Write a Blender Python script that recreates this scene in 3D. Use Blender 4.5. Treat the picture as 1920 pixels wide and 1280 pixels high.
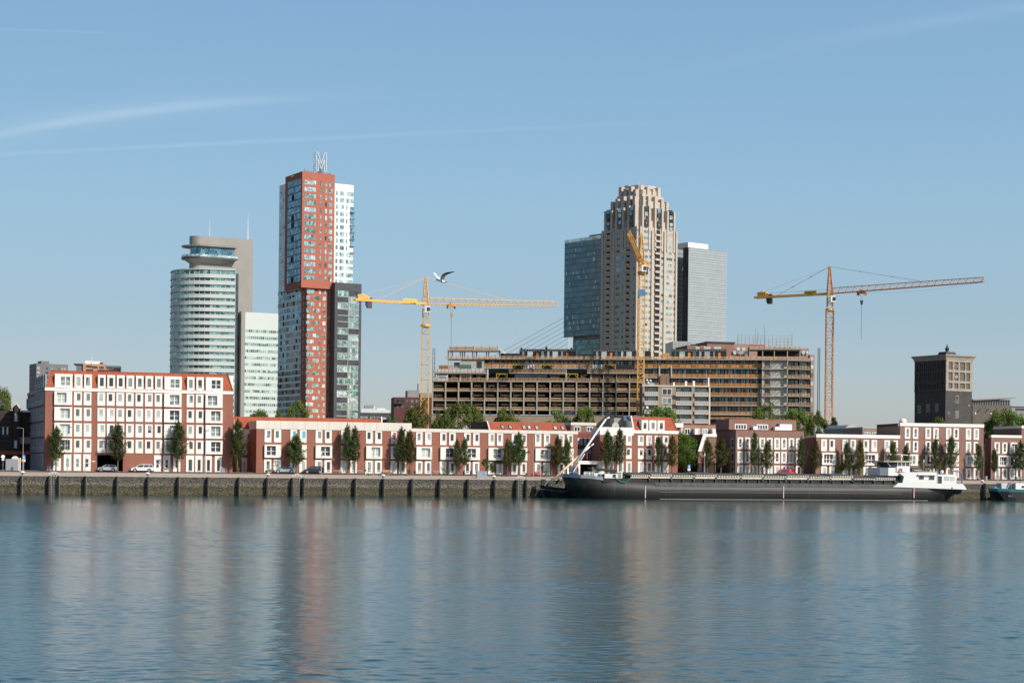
import bpy, math, random, bmesh
from mathutils import Vector, Matrix, noise as mnoise
R = math.radians
rnd = random.Random(7)
SC = bpy.context.scene
COL = SC.collection
for o in list(bpy.data.objects): bpy.data.objects.remove(o)

# ---------------------------------------------------------------- camera
F, H, PX, PY, RO = 3200.0, 6.15, 960.0, 875.0, R(0.6)
cd = bpy.data.cameras.new("camera"); cam = bpy.data.objects.new("camera", cd); COL.objects.link(cam)
cd.lens = 36.0 * F / 1920; cd.sensor_width = 36; cd.clip_start = 0.5; cd.clip_end = 9000
cd.shift_y = (PY - 640) / 1920.0
cam.matrix_world = Matrix.Translation((0, 0, H)) @ Matrix.Rotation(R(90), 4, 'X') @ Matrix.Rotation(RO, 4, 'Z')
SC.camera = cam

# ---------------------------------------------------------------- sky and sun
SUN_AZ, SUN_EL = R(130), R(35)
world = bpy.data.worlds.new("World"); SC.world = world; world.use_nodes = True
wt = world.node_tree; wt.nodes.clear()
def wn(t): return wt.nodes.new(t)
sky = wn('ShaderNodeTexSky'); sky.sky_type = 'NISHITA'; sky.sun_disc = False
sky.sun_elevation = SUN_EL; sky.sun_rotation = SUN_AZ
sky.altitude = 0; sky.air_density = 1.0; sky.dust_density = 0.6; sky.ozone_density = 2.2
bg = wn('ShaderNodeBackground'); bg.inputs['Strength'].default_value = 0.125
wo = wn('ShaderNodeOutputWorld')
# thin high cloud streaks (contrails) as bands across sky directions
geo = wn('ShaderNodeTexCoord'); sep = wn('ShaderNodeSeparateXYZ'); wt.links.new(geo.outputs['Generated'], sep.inputs[0])
def wm(op, a, b=None, c=None):
    n = wn('ShaderNodeMath'); n.operation = op
    for i, v in enumerate((a, b, c)):
        if v is None: continue
        if isinstance(v, (int, float)): n.inputs[i].default_value = v
        else: wt.links.new(v, n.inputs[i])
    return n.outputs[0]
yy = wm('MAXIMUM', sep.outputs['Y'], 0.05)
U = wm('DIVIDE', sep.outputs['X'], yy); V = wm('DIVIDE', sep.outputs['Z'], yy)
def ray(x, y):
    cx, cy = x - PX, PY - y
    return ((cx * math.cos(RO) - cy * math.sin(RO)) / F, (cx * math.sin(RO) + cy * math.cos(RO)) / F)
nz = wn('ShaderNodeTexNoise'); nz.inputs['Scale'].default_value = 9; nz.inputs['Detail'].default_value = 6
mp = wn('ShaderNodeMapping'); mp.inputs['Scale'].default_value = (1, 1, 6); wt.links.new(geo.outputs['Generated'], mp.inputs[0]); wt.links.new(mp.outputs[0], nz.inputs['Vector'])
def band(p0, p1, p2, w, amt, fade0, fade1):
    (u0, v0), (u1, v1), (u2, v2) = ray(*p0), ray(*p1), ray(*p2)
    # quadratic through three sky directions
    d = (u0-u1)*(u0-u2)*(u1-u2)
    a = (u2*(v1-v0)+u1*(v0-v2)+u0*(v2-v1))/d
    b = (u2*u2*(v0-v1)+u1*u1*(v2-v0)+u0*u0*(v1-v2))/d
    c = v0 - a*u0*u0 - b*u0
    pv = wm('ADD', wm('MULTIPLY', wm('ADD', wm('MULTIPLY', U, a), b), U), c)
    e = wm('DIVIDE', wm('SUBTRACT', V, pv), w / F)
    # sharper lower edge, soft upper edge
    e2 = wm('MULTIPLY', e, e)
    g = wm('EXPONENT', wm('MULTIPLY', e2, -1.0))
    f0, f1 = ray(fade0, 200)[0], ray(fade1, 200)[0]
    mr = wn('ShaderNodeMapRange'); mr.interpolation_type = 'SMOOTHSTEP'; wt.links.new(U, mr.inputs['Value'])
    mr.inputs['From Min'].default_value = f0; mr.inputs['From Max'].default_value = f1
    mr.inputs['To Min'].default_value = amt; mr.inputs['To Max'].default_value = 0
    nn = wm('MULTIPLY_ADD', nz.outputs['Fac'], 1.6, -0.2)
    return wm('MULTIPLY', wm('MULTIPLY', g, mr.outputs[0]), nn)
b1 = band((0, 252), (300, 205), (720, 182), 8, 0.15, 100, 900)
b2 = band((0, 290), (700, 255), (1500, 218), 4, 0.10, 200, 1700)
b3 = band((1100, 178), (1400, 108), (1750, 40), 16, 0.08, 1900, 1050)
b4 = band((0, 246), (300, 200), (720, 182), 22, 0.11, 100, 800)
b5 = band((0, 56), (100, 58), (200, 62), 2, 0.08, 150, 260)
tot = wm('MINIMUM', wm('ADD', wm('ADD', wm('ADD', b1, b2), wm('ADD', b3, b4)), b5), 0.6)
mx = wn('ShaderNodeMix'); mx.data_type = 'RGBA'
wt.links.new(tot, mx.inputs['Factor']); wt.links.new(sky.outputs[0], mx.inputs['A']); mx.inputs['B'].default_value = (8.6, 9.0, 9.4, 1)
tint = wn('ShaderNodeMix'); tint.data_type = 'RGBA'; tint.blend_type = 'MULTIPLY'; tint.inputs['Factor'].default_value = 1
wt.links.new(mx.outputs['Result'], tint.inputs['A']); 
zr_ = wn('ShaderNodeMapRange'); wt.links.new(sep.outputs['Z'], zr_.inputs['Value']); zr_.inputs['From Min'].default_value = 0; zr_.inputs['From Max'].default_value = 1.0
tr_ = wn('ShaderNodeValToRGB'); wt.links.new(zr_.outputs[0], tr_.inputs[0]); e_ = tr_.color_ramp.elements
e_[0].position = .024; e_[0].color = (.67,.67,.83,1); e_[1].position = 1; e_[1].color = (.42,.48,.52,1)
for p_, c_ in ((.09,(.70,.725,.79)),(.15,(.85,.90,.885)),(.285,(.98,1.11,1.08)),(.46,(.60,.68,.70))): e1_ = e_.new(p_); e1_.color = (*c_, 1)  # sky above the view darkened to weaken the fill light
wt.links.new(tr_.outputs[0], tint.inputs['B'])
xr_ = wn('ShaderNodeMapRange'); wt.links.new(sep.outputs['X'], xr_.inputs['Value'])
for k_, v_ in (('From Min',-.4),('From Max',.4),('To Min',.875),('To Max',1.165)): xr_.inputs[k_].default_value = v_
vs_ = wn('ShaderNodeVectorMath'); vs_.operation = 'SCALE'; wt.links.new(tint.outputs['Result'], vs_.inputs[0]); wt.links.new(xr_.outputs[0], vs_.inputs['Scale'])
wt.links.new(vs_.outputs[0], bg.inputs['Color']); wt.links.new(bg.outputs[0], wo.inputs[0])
sl = bpy.data.lights.new("sun", 'SUN'); sl.energy = 5.0; sl.angle = R(0.53); sl.color = (1.0, 0.93, 0.82)
so = bpy.data.objects.new("sun", sl); COL.objects.link(so)
sdir = Vector((math.sin(SUN_AZ)*math.cos(SUN_EL), math.cos(SUN_AZ)*math.cos(SUN_EL), math.sin(SUN_EL)))
so.rotation_euler = (-sdir).to_track_quat('-Z', 'Y').to_euler(); so.location = (100, -100, 200)
SC.view_settings.view_transform = 'Standard'; SC.view_settings.look = 'None'
SC.view_settings.exposure = 0.0; SC.view_settings.gamma = 1

# ---------------------------------------------------------------- materials
MATS = {}
def mat(name, col, rough=0.7, var=0.12, nscale=1.5, metal=0.0, bump=0.0, spec=0.5, rand=0.0, detail=4, streak=0.0, col2=None):
    if name in MATS: return MATS[name]
    m = bpy.data.materials.new(name); MATS[name] = m; m.use_nodes = True
    t = m.node_tree; b = t.nodes['Principled BSDF']
    b.inputs['Roughness'].default_value = rough; b.inputs['Metallic'].default_value = metal
    b.inputs['Specular IOR Level'].default_value = spec
    tc = t.nodes.new('ShaderNodeTexCoord')
    n = t.nodes.new('ShaderNodeTexNoise'); n.inputs['Scale'].default_value = nscale; n.inputs['Detail'].default_value = detail
    n.inputs['Roughness'].default_value = 0.65
    if streak:
        mm = t.nodes.new('ShaderNodeMapping'); mm.inputs['Scale'].default_value = (1, 1, streak)
        t.links.new(tc.outputs['Object'], mm.inputs[0]); t.links.new(mm.outputs[0], n.inputs['Vector'])
    else: t.links.new(tc.outputs['Object'], n.inputs['Vector'])
    cr = t.nodes.new('ShaderNodeValToRGB')
    c = Vector(col[:3]); lo = c * (1 - var); hi = c * (1 + var)
    if col2: lo, hi = Vector(col), Vector(col2)
    cr.color_ramp.elements[0].position = 0.3; cr.color_ramp.elements[1].position = 0.7
    cr.color_ramp.elements[0].color = (*lo, 1); cr.color_ramp.elements[1].color = (*hi, 1)
    t.links.new(n.outputs['Fac'], cr.inputs[0]); out = cr.outputs[0]
    if rand:
        oi = t.nodes.new('ShaderNodeObjectInfo'); hv = t.nodes.new('ShaderNodeHueSaturation')
        mr = t.nodes.new('ShaderNodeMapRange'); mr.inputs['To Min'].default_value = 1 - rand; mr.inputs['To Max'].default_value = 1 + rand
        t.links.new(oi.outputs['Random'], mr.inputs['Value']); t.links.new(mr.outputs[0], hv.inputs['Value'])
        t.links.new(out, hv.inputs['Color']); out = hv.outputs[0]
    t.links.new(out, b.inputs['Base Color'])
    if bump:
        n2 = t.nodes.new('ShaderNodeTexNoise'); n2.inputs['Scale'].default_value = nscale * 6; n2.inputs['Detail'].default_value = 3
        t.links.new(tc.outputs['Object'], n2.inputs['Vector'])
        bp = t.nodes.new('ShaderNodeBump'); bp.inputs['Strength'].default_value = bump; bp.inputs['Distance'].default_value = 0.05
        t.links.new(n2.outputs['Fac'], bp.inputs['Height']); t.links.new(bp.outputs[0], b.inputs['Normal'])
    return m
def brickmat(name, c1, c2, mortar, w=0.44, h=0.14, msz=0.012, scale=1.0, big=0.12, off=0.5, rough=0.85):
    """brick / tile courses on vertical faces: coordinate = (x+y, z)"""
    if name in MATS: return MATS[name]
    m = bpy.data.materials.new(name); MATS[name] = m; m.use_nodes = True
    t = m.node_tree; b = t.nodes['Principled BSDF']; b.inputs['Roughness'].default_value = rough
    tc = t.nodes.new('ShaderNodeTexCoord'); sp = t.nodes.new('ShaderNodeSeparateXYZ'); cb = t.nodes.new('ShaderNodeCombineXYZ')
    t.links.new(tc.outputs['Object'], sp.inputs[0])
    ad = t.nodes.new('ShaderNodeMath'); ad.operation = 'ADD'; t.links.new(sp.outputs[0], ad.inputs[0]); t.links.new(sp.outputs[1], ad.inputs[1])
    t.links.new(ad.outputs[0], cb.inputs[0]); t.links.new(sp.outputs[2], cb.inputs[1])
    br = t.nodes.new('ShaderNodeTexBrick'); t.links.new(cb.outputs[0], br.inputs['Vector'])
    br.inputs['Color1'].default_value = (*c1, 1); br.inputs['Color2'].default_value = (*c2, 1); br.inputs['Mortar'].default_value = (*mortar, 1)
    br.inputs['Scale'].default_value = scale; br.inputs['Brick Width'].default_value = w; br.inputs['Row Height'].default_value = h
    br.inputs['Mortar Size'].default_value = msz; br.offset = off
    n = t.nodes.new('ShaderNodeTexNoise'); n.inputs['Scale'].default_value = 0.5; n.inputs['Detail'].default_value = 7; n.inputs['Roughness'].default_value = .75
    t.links.new(tc.outputs['Object'], n.inputs['Vector'])
    mr = t.nodes.new('ShaderNodeMapRange'); mr.inputs['From Min'].default_value = .25; mr.inputs['From Max'].default_value = .75
    mr.inputs['To Min'].default_value = 1 - big; mr.inputs['To Max'].default_value = 1 + big
    t.links.new(n.outputs['Fac'], mr.inputs['Value'])
    hv = t.nodes.new('ShaderNodeHueSaturation'); t.links.new(br.outputs['Color'], hv.inputs['Color']); t.links.new(mr.outputs[0], hv.inputs['Value'])
    t.links.new(hv.outputs[0], b.inputs['Base Color'])
    return m
def glassmat(name, col, metal=0.35, rough=0.06, rand=0.35, col2=None, vs=0.35):
    """window glass: dark pane with reflections, a little different from pane to pane"""
    if name in MATS: return MATS[name]
    m = bpy.data.materials.new(name); MATS[name] = m; m.use_nodes = True
    t = m.node_tree; b = t.nodes['Principled BSDF']; b.inputs['Roughness'].default_value = rough; b.inputs['Metallic'].default_value = metal
    b.inputs['IOR'].default_value = 1.6
    oi = t.nodes.new('ShaderNodeObjectInfo'); tc = t.nodes.new('ShaderNodeTexCoord')
    wn_ = t.nodes.new('ShaderNodeTexVoronoi'); wn_.inputs['Scale'].default_value = vs; t.links.new(tc.outputs['Object'], wn_.inputs['Vector'])
    ad = t.nodes.new('ShaderNodeMath'); ad.operation = 'ADD'; t.links.new(oi.outputs['Random'], ad.inputs[0])
    sx = t.nodes.new('ShaderNodeSeparateColor'); t.links.new(wn_.outputs['Color'], sx.inputs[0]); t.links.new(sx.outputs[0], ad.inputs[1])
    fr = t.nodes.new('ShaderNodeMath'); fr.operation = 'FRACT'; t.links.new(ad.outputs[0], fr.inputs[0])
    cr = t.nodes.new('ShaderNodeValToRGB'); c = Vector(col)
    c2 = Vector(col2) if col2 else c * (1 + rand)
    cr.color_ramp.elements[0].color = (*(c * (1 - rand)), 1); cr.color_ramp.elements[1].color = (*c2, 1)
    t.links.new(fr.outputs[0], cr.inputs[0]); t.links.new(cr.outputs[0], b.inputs['Base Color'])
    return m
M = {}
M['brick'] = brickmat('red_brick', (.31,.105,.068), (.235,.08,.053), (.27,.14,.105), w=.22, h=.065, msz=.008, big=.14)
M['brick_d'] = brickmat('plum_brick', (.27,.135,.105), (.20,.10,.078), (.26,.165,.135), w=.22, h=.065, msz=.008, big=.16)
M['brick_p'] = brickmat('rose_brick', (.31,.195,.155), (.25,.15,.12), (.32,.22,.18), w=.22, h=.065, msz=.008, big=.12)
M['brick_shade'] = brickmat('shade_dark_brick', (.04,.02,.018), (.03,.016,.014), (.05,.03,.027), w=.22, h=.07, msz=.01)  # brick darkened to carry the shade on gap, side and gable walls
M['brick_blk'] = brickmat('charcoal_brick', (.045,.05,.062), (.035,.038,.048), (.07,.07,.08), w=.5, h=.16, msz=.02)
M['brick_tan'] = brickmat('tan_brick', (.33,.25,.17), (.27,.20,.135), (.36,.3,.23), w=.22, h=.07, msz=.01)
M['brick_grey'] = brickmat('grey_brown_brick', (.135,.115,.095), (.10,.085,.07), (.16,.14,.12), w=.5, h=.2, msz=.02, big=.2)
M['brick_dkgrey'] = brickmat('sooty_brick', (.062,.055,.053), (.042,.037,.036), (.09,.082,.078), w=.9, h=.35, msz=.03, big=.35)
M['tile'] = brickmat('orange_roof_tiles', (.46,.115,.052), (.36,.085,.04), (.18,.045,.025), w=.30, h=.36, msz=.035, big=.12, off=0)
M['tile_d'] = brickmat('dark_red_tiles', (.24,.05,.035), (.18,.04,.03), (.09,.03,.02), w=.30, h=.36, msz=.03, big=.12, off=0)
M['white'] = mat('white_concrete', (.80,.765,.71), .75, .07, 1.1, rand=.04, streak=.35)
M['cream'] = mat('cream_concrete', (.66,.61,.55), .8, .08, .8, streak=.3)
M['frame'] = mat('white_window_frame', (.80,.79,.77), .45, .02)
M['sidepanel'] = mat('grey_and_shaded_white_panel', (.26,.275,.31), .7, .06, .6)  # real grey on cabinets; white darkened for shade on side facades
M['pane'] = glassmat('window_glass', (.10,.12,.13), .2, .08, .75, (.30,.36,.36))
M['pane_dark'] = glassmat('dark_window_glass', (.035,.045,.06), .15, .06, .5)
M['pane_curtain'] = glassmat('curtained_window_glass', (.42,.46,.44), .05, .12, .25)
M['pane_blue'] = glassmat('turquoise_curtain_glass', (.08,.42,.52), .05, .15, .1)
M['pane_red'] = glassmat('red_curtain_glass', (.55,.08,.08), .05, .15, .1)
M['glass_teal'] = glassmat('teal_tower_glass', (.11,.22,.215), .55, .05, .5, (.36,.56,.52), vs=.5)
M['glass_blue'] = glassmat('blue_tower_glass', (.09,.22,.30), .6, .05, .6, (.24,.46,.58), vs=.45)
M['glass_navy'] = glassmat('navy_tower_glass', (.10,.20,.24), .5, .06, .25, (.17,.31,.36), vs=.3)
M['glass_light'] = glassmat('pale_tower_glass', (.30,.42,.44), .45, .08, .4, (.62,.72,.70), vs=.5)
M['black'] = mat('black_paint', (.018,.019,.022), .5, .2)
M['void'] = mat('interior_shade_black', (.02,.02,.022), .9, .3)  # near-black colour stands for the shade inside openings and recesses
M['concrete'] = mat('raw_concrete', (.43,.41,.36), .85, .16, .7, detail=6)
M['conc_d'] = mat('mid_grey_concrete', (.27,.26,.25), .85, .15, .5)  # plain mid grey for cores, joints and sheds
M['conc_l'] = mat('pale_concrete', (.37,.345,.30), .85, .12, .6, detail=6)
M['timber'] = mat('formwork_timber', (.54,.32,.17), .8, .25, 2.0, rand=.25)
M['ply'] = mat('orange_plywood', (.58,.27,.08), .7, .25, 1.2, rand=.2)
M['door_o'] = mat('orange_door', (.62,.20,.05), .6, .1, rand=.15)
M['crane'] = mat('crane_yellow', (.68,.38,.09), .5, .1, .6)
M['crane_o'] = mat('crane_orange', (.54,.24,.075), .55, .12, .6)
M['steel'] = mat('galvanised_steel', (.42,.44,.46), .45, .1, 3, metal=.6)
M['dsteel'] = mat('dark_steel', (.06,.065,.07), .5, .15, 3, metal=.4)
M['alu'] = mat('grey_metal_panel', (.25,.235,.215), .5, .07, .12, metal=.1)
M['wht_panel'] = mat('white_facade_panel', (.51,.55,.52), .5, .03, .1)
M['wht_tower'] = mat('white_tower_panel', (.78,.78,.75), .5, .03, .1)
M['redtower'] = brickmat('red_tower_cladding', (.41,.125,.08), (.35,.108,.07), (.40,.14,.10), w=1.5, h=.45, msz=.03, big=.08)
M['darktower'] = brickmat('dark_tower_cladding', (.075,.078,.09), (.055,.058,.066), (.095,.098,.11), w=1.8, h=.5, msz=.04, big=.25)
M['beige'] = brickmat('beige_stone_cladding', (.50,.435,.37), (.44,.38,.32), (.38,.33,.28), w=2.2, h=1.1, msz=.05, big=.06)
M['bark'] = mat('tree_bark', (.12,.10,.06), .9, .3, 4)
M['sand'] = mat('brick_paving', (.44,.34,.285), .9, .12, 3, detail=8)
M['kerb'] = mat('stone_coping', (.36,.33,.28), .9, .15, 1.2)
# ---------------------------------------------------------------- geometry helpers
def P(x, y, Y):
    u, v = ray(x, y); return Vector((u*Y, Y, H + v*Y))
class Fr:
    """a vertical plane: local x along it, local y away from the camera side, z up"""
    def __init__(s, A, ang, z0=0.0):
        s.A = Vector((A[0], A[1])); s.ang = ang; s.z0 = z0
        s.d = Vector((math.cos(ang), math.sin(ang))); s.n = Vector((-math.sin(ang), math.cos(ang)))
        s.M = Matrix.Translation((A[0], A[1], z0)) @ Matrix.Rotation(ang, 4, 'Z')
    def fp(s, x, y, off=0.0):
        u, v = ray(x, y); t = (off + s.A.dot(s.n)) / (u*s.n.x + s.n.y)
        return ((Vector((u*t, t)) - s.A).dot(s.d), H + v*t - s.z0)
    def sx(s, x, y=860, off=0.0): return s.fp(x, y, off)[0]
    def z(s, x, y, off=0.0): return s.fp(x, y, off)[1]
def line_frame(px, Y0, k, z0, y=870):
    """frame with its origin where the pixel column meets the line Y = Y0 + k X"""
    u, v = ray(px, y); Y = Y0 / (1 - k*u)
    return Fr((u*Y, Y), math.atan(k), z0)
class MB:
    def __init__(s, T=None): s.v = []; s.f = []; s.m = []; s.T = T
    def add(s, vs, fs, mi=0):
        b = len(s.v)
        s.v += [(s.T @ Vector(p)) for p in vs] if s.T is not None else [Vector(p) for p in vs]
        s.f += [tuple(b + i for i in f) for f in fs]; s.m += [mi]*len(fs)
    def box(s, x0, x1, y0, y1, z0, z1, mi=0):
        if x0 > x1: x0, x1 = x1, x0
        if y0 > y1: y0, y1 = y1, y0
        if z0 > z1: z0, z1 = z1, z0
        s.add([(x0,y0,z0),(x1,y0,z0),(x1,y1,z0),(x0,y1,z0),(x0,y0,z1),(x1,y0,z1),(x1,y1,z1),(x0,y1,z1)],
              [(0,3,2,1),(4,5,6,7),(0,1,5,4),(1,2,6,5),(2,3,7,6),(3,0,4,7)], mi); return s
    def hexa(s, pts, mi=0):
        s.add(pts, [(0,3,2,1),(4,5,6,7),(0,1,5,4),(1,2,6,5),(2,3,7,6),(3,0,4,7)], mi); return s
    def prism(s, poly, z0, z1, mi=0):
        n = len(poly)
        s.add([(p[0],p[1],z0) for p in poly]+[(p[0],p[1],z1) for p in poly],
              [tuple(reversed(range(n))), tuple(range(n,2*n))]+[(i,(i+1)%n,n+(i+1)%n,n+i) for i in range(n)], mi); return s
    def ext(s, poly, y0, y1, mi=0):
        """polygon in xz, extruded along y"""
        n = len(poly)
        s.add([(p[0],y0,p[1]) for p in poly]+[(p[0],y1,p[1]) for p in poly],
              [tuple(range(n)), tuple(reversed(range(n,2*n)))]+[((i+1)%n,i,n+i,n+(i+1)%n) for i in range(n)], mi); return s
    def extx(s, poly, x0, x1, mi=0):
        """polygon in yz, extruded along x"""
        n = len(poly)
        s.add([(x0,p[0],p[1]) for p in poly]+[(x1,p[0],p[1]) for p in poly],
              [tuple(reversed(range(n))), tuple(range(n,2*n))]+[(i,(i+1)%n,n+(i+1)%n,n+i) for i in range(n)], mi); return s
    def tube(s, p, q, r, r2=None, n=4, mi=0, cap=True):
        p, q = Vector(p), Vector(q); d = q - p
        if d.length < 1e-6: return s
        d.normalize(); a = d.cross(Vector((0,0,1)))
        if a.length < 0.05: a = d.cross(Vector((1,0,0)))
        a.normalize(); b = d.cross(a); r2 = r if r2 is None else r2
        ph = math.pi/n
        vs = []
        for c, rr in ((p, r), (q, r2)):
            for i in range(n):
                t = 2*math.pi*i/n + ph; vs.append(c + a*math.cos(t)*rr + b*math.sin(t)*rr)
        fs = [(i,(i+1)%n,n+(i+1)%n,n+i) for i in range(n)]
        if cap: fs += [tuple(reversed(range(n))), tuple(range(n,2*n))]
        s.add(vs, fs, mi); return s
    def path(s, pts, r, n=6, mi=0):
        for a, b in zip(pts, pts[1:]): s.tube(a, b, r, n=n, mi=mi)
        return s
    def lathe(s, c, prof, n=12, mi=0):
        vs = []; fs = []
        for (r, z) in prof:
            for i in range(n):
                t = 2*math.pi*i/n; vs.append((c[0]+r*math.cos(t), c[1]+r*math.sin(t), c[2]+z))
        for k in range(len(prof)-1):
            for i in range(n): fs.append((k*n+i, k*n+(i+1)%n, (k+1)*n+(i+1)%n, (k+1)*n+i))
        fs += [tuple(reversed(range(n))), tuple(range((len(prof)-1)*n, len(prof)*n))]
        s.add(vs, fs, mi); return s
    def loft(s, rings, mi=0, close=True):
        """rings of equal point counts, each a closed loop"""
        n = len(rings[0]); vs = [p for r in rings for p in r]; fs = []
        for k in range(len(rings)-1):
            for i in range(n): fs.append((k*n+i, k*n+(i+1)%n, (k+1)*n+(i+1)%n, (k+1)*n+i))
        if close: fs += [tuple(reversed(range(n))), tuple(range((len(rings)-1)*n, len(rings)*n))]
        s.add(vs, fs, mi); return s
    def quad(s, a, b, c, d, mi=0): s.add([a,b,c,d], [(0,1,2,3)], mi); return s
    def mesh(s, name, mats, smooth=False, fix=True):
        me = bpy.data.meshes.new(name); me.from_pydata([tuple(p) for p in s.v], [], s.f)
        if not isinstance(mats, (list, tuple)): mats = [mats]
        for m in mats: me.materials.append(m)
        if len(mats) > 1: me.polygons.foreach_set('material_index', s.m)
        if fix and len(s.f) < 60000:
            bm = bmesh.new(); bm.from_mesh(me); bmesh.ops.recalc_face_normals(bm, faces=bm.faces); bm.to_mesh(me); bm.free()
        if smooth: me.polygons.foreach_set('use_smooth', [True]*len(me.polygons))
        me.update(); return me
    def build(s, name, mats, parent=None, smooth=False, fix=True):
        o = bpy.data.objects.new(name, s.mesh(name, mats, smooth, fix)); COL.objects.link(o); o.parent = parent; return o
def thing(name, label, cat, loc=(0,0,0), rz=0.0, group=None):
    o = bpy.data.objects.new(name, None); COL.objects.link(o); o.location = loc; o.rotation_euler = (0,0,rz)
    o.empty_display_size = 1; return tag(o, label, cat, group)
def tag(o, label, cat, group=None):
    o['label'] = label; o['category'] = cat
    if group: o['group'] = group
    return o
def struct(o): o['kind'] = 'structure'; return o
KIDS = {}
def dup(root, loc, rz=0.0, label=None, scale=None, group=None):
    if root not in KIDS: KIDS[root] = [(c, list(c.children)) for c in root.children]
    r = root.copy(); COL.objects.link(r); r.location = loc; r.rotation_euler = (0,0,rz)
    if scale: r.scale = scale
    if label: r['label'] = label
    if group: r['group'] = group
    for ch, gs in KIDS[root]:
        c = ch.copy(); COL.objects.link(c); c.parent = r
        for g in gs:
            d = g.copy(); COL.objects.link(d); d.parent = c
    return r
def frthing(name, label, cat, fr, group=None):
    return thing(name, label, cat, (fr.A.x, fr.A.y, fr.z0), fr.ang, group)
def rel(root_fr, fr): return root_fr.M.inverted() @ fr.M
PANES = ['pane']*5 + ['pane_dark']*3 + ['pane_curtain']*2
def pick(): return M[rnd.choice(PANES)]

# window in a projecting white surround: ring + pane (+ mullions)
def win(parent, x0, x1, z0, z1, px0, px1, pz0, pz1, proud=.14, deep=.02, mull=None, pm=None, name='window', fm=None, T=None, side_dark=False):
    b = MB(T)
    b.box(x0, px0, -proud, deep, z0, z1); b.box(px1, x1, -proud, deep, z0, z1)
    b.box(px0, px1, -proud, deep, pz1, z1)
    if pz0 - z0 > .02: b.box(px0, px1, -proud, deep, z0, pz0)
    w = b.build(name, fm or M['white'], parent)
    f = MB(T); t = .06
    f.box(px0, px0+t, -.09, -.03, pz0, pz1); f.box(px1-t, px1, -.09, -.03, pz0, pz1)
    f.box(px0+t, px1-t, -.09, -.03, pz1-t, pz1); f.box(px0+t, px1-t, -.09, -.03, pz0, pz0+t)
    f.box(px0+.04, px1-.04, -proud-.08, -.092, pz0-.05, pz0+.03)
    if mull:
        nx, zf = mull
        for i in range(1, nx+1):
            c = px0 + (px1-px0)*i/(nx+1); f.box(c-.07, c+.07, -.088, -.032, pz0+t, pz1-t)
        if zf:
            c = pz0 + (pz1-pz0)*zf; f.box(px0+t, px1-t, -.086, -.034, c-.045, c+.045)
    f.build('window_frame', M['frame'], w)
    g = MB(T); g.box(px0+.03, px1-.03, -.06, .0, pz0+.03, pz1-.03)
    g.build('pane', pm or pick(), w)
    return w
def panelwin(parent, x0, x1, z0, z1, style, pm=None, proud=None, T=None, seed=None):
    w, h = x1-x0, z1-z0
    if style == 'w':      # narrow panel, pane to one side, sill height
        o = rnd.choice((.20, .34)); return win(parent, x0,x1,z0,z1, x0+(o-.02)*w, x0+(o+.51)*w, z0+.34*h, z1-.10*h, proud or .14, pm=pm, T=T)
    if style == 'b':      # square bay with a four light window
        o = rnd.choice((.13, .32)); return win(parent, x0,x1,z0,z1, x0+o*w, x0+(o+.56)*w, z0+.18*h, z1-.10*h, proud or .42, mull=(1,.45), pm=pm, T=T)
    if style == 'd':      # ground floor door panel
        return win(parent, x0,x1,z0,z1, x0+.30*w, x0+.80*w, z0+.10*h, z1-.13*h, proud or .14, pm=pm, mull=(0,.16), T=T)
    if style == 'g':      # ground floor window panel
        return win(parent, x0,x1,z0,z1, x0+.27*w, x0+.72*w, z0+.22*h, z1-.27*h, proud or .14, pm=pm, mull=(0,.5), T=T)
    if style == 'e':      # shopfront door
        return win(parent, x0,x1,z0,z1, x0+.28*w, x0+.78*w, z0+.05*h, z1-.24*h, proud or .14, pm=pm or M['pane_dark'], T=T)
    if style == 't':      # tall narrow window with low transom
        return win(parent, x0,x1,z0,z1, x0+.28*w, x0+.76*w, z0+.17*h, z1-.11*h, proud or .14, mull=(0,.36), pm=pm, T=T)
    if style == 't2':
        return win(parent, x0,x1,z0,z1, x0+.28*w, x0+.76*w, z0+.02*h, z1-.11*h, proud or .14, pm=pm, T=T)
    if style == 'm':      # three light window in heavy frame
        return win(parent, x0,x1,z0,z1, x0+.14*w, x0+.80*w, z0+.17*h, z1-.13*h, proud or .40, mull=(2,.42), pm=pm, T=T)
    if style == 'n':      # plain frame, two lights
        return win(parent, x0,x1,z0,z1, x0+.06*w, x1-.06*w, z0+.06*h, z1-.08*h, proud or .08, mull=(1,0), pm=pm, T=T)
def row(parent, fr, xs, ytop, ybot, xref, style, off=0.0, **kw):
    z1 = fr.z(xref, ytop, off); z0 = max(fr.z(xref, ybot, off), .03)
    T = Matrix.Translation((0, off, 0)) if off else None
    for a, b in xs:
        ym = (ytop+ybot)/2
        panelwin(parent, fr.sx(a, ym, off), fr.sx(b, ym, off), z0, z1, style, T=T, **kw)
CAP = 98
def flatwins(parent, T, rects, mats, name='window', depth=.06, split=True):
    """many small tower windows: first CAP as parts of their own, the rest as one part"""
    if isinstance(mats, (str,)): mats = [mats]
    rects = sorted(rects, key=lambda r: -(r[1]-r[0])*(r[3]-r[2]))
    keep = rects[:CAP] if len(rects) > CAP+2 else rects
    for r in keep:
        MB(T).box(r[0], r[1], -depth, .01, r[2], r[3]).build(name, M[r[4] if len(r) > 4 else rnd.choice(mats)], parent, fix=False)
    rest = rects[len(keep):]
    if rest:
        b = MB(T); used = sorted(set([r[4] for r in rest if len(r) > 4] + mats))
        for r in rest: b.box(r[0], r[1], -depth, .01, r[2], r[3], used.index(r[4] if len(r) > 4 else rnd.choice(mats)))
        o = b.build(name, [M[u] for u in used], parent, fix=False); o['kind'] = 'stuff'
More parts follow.
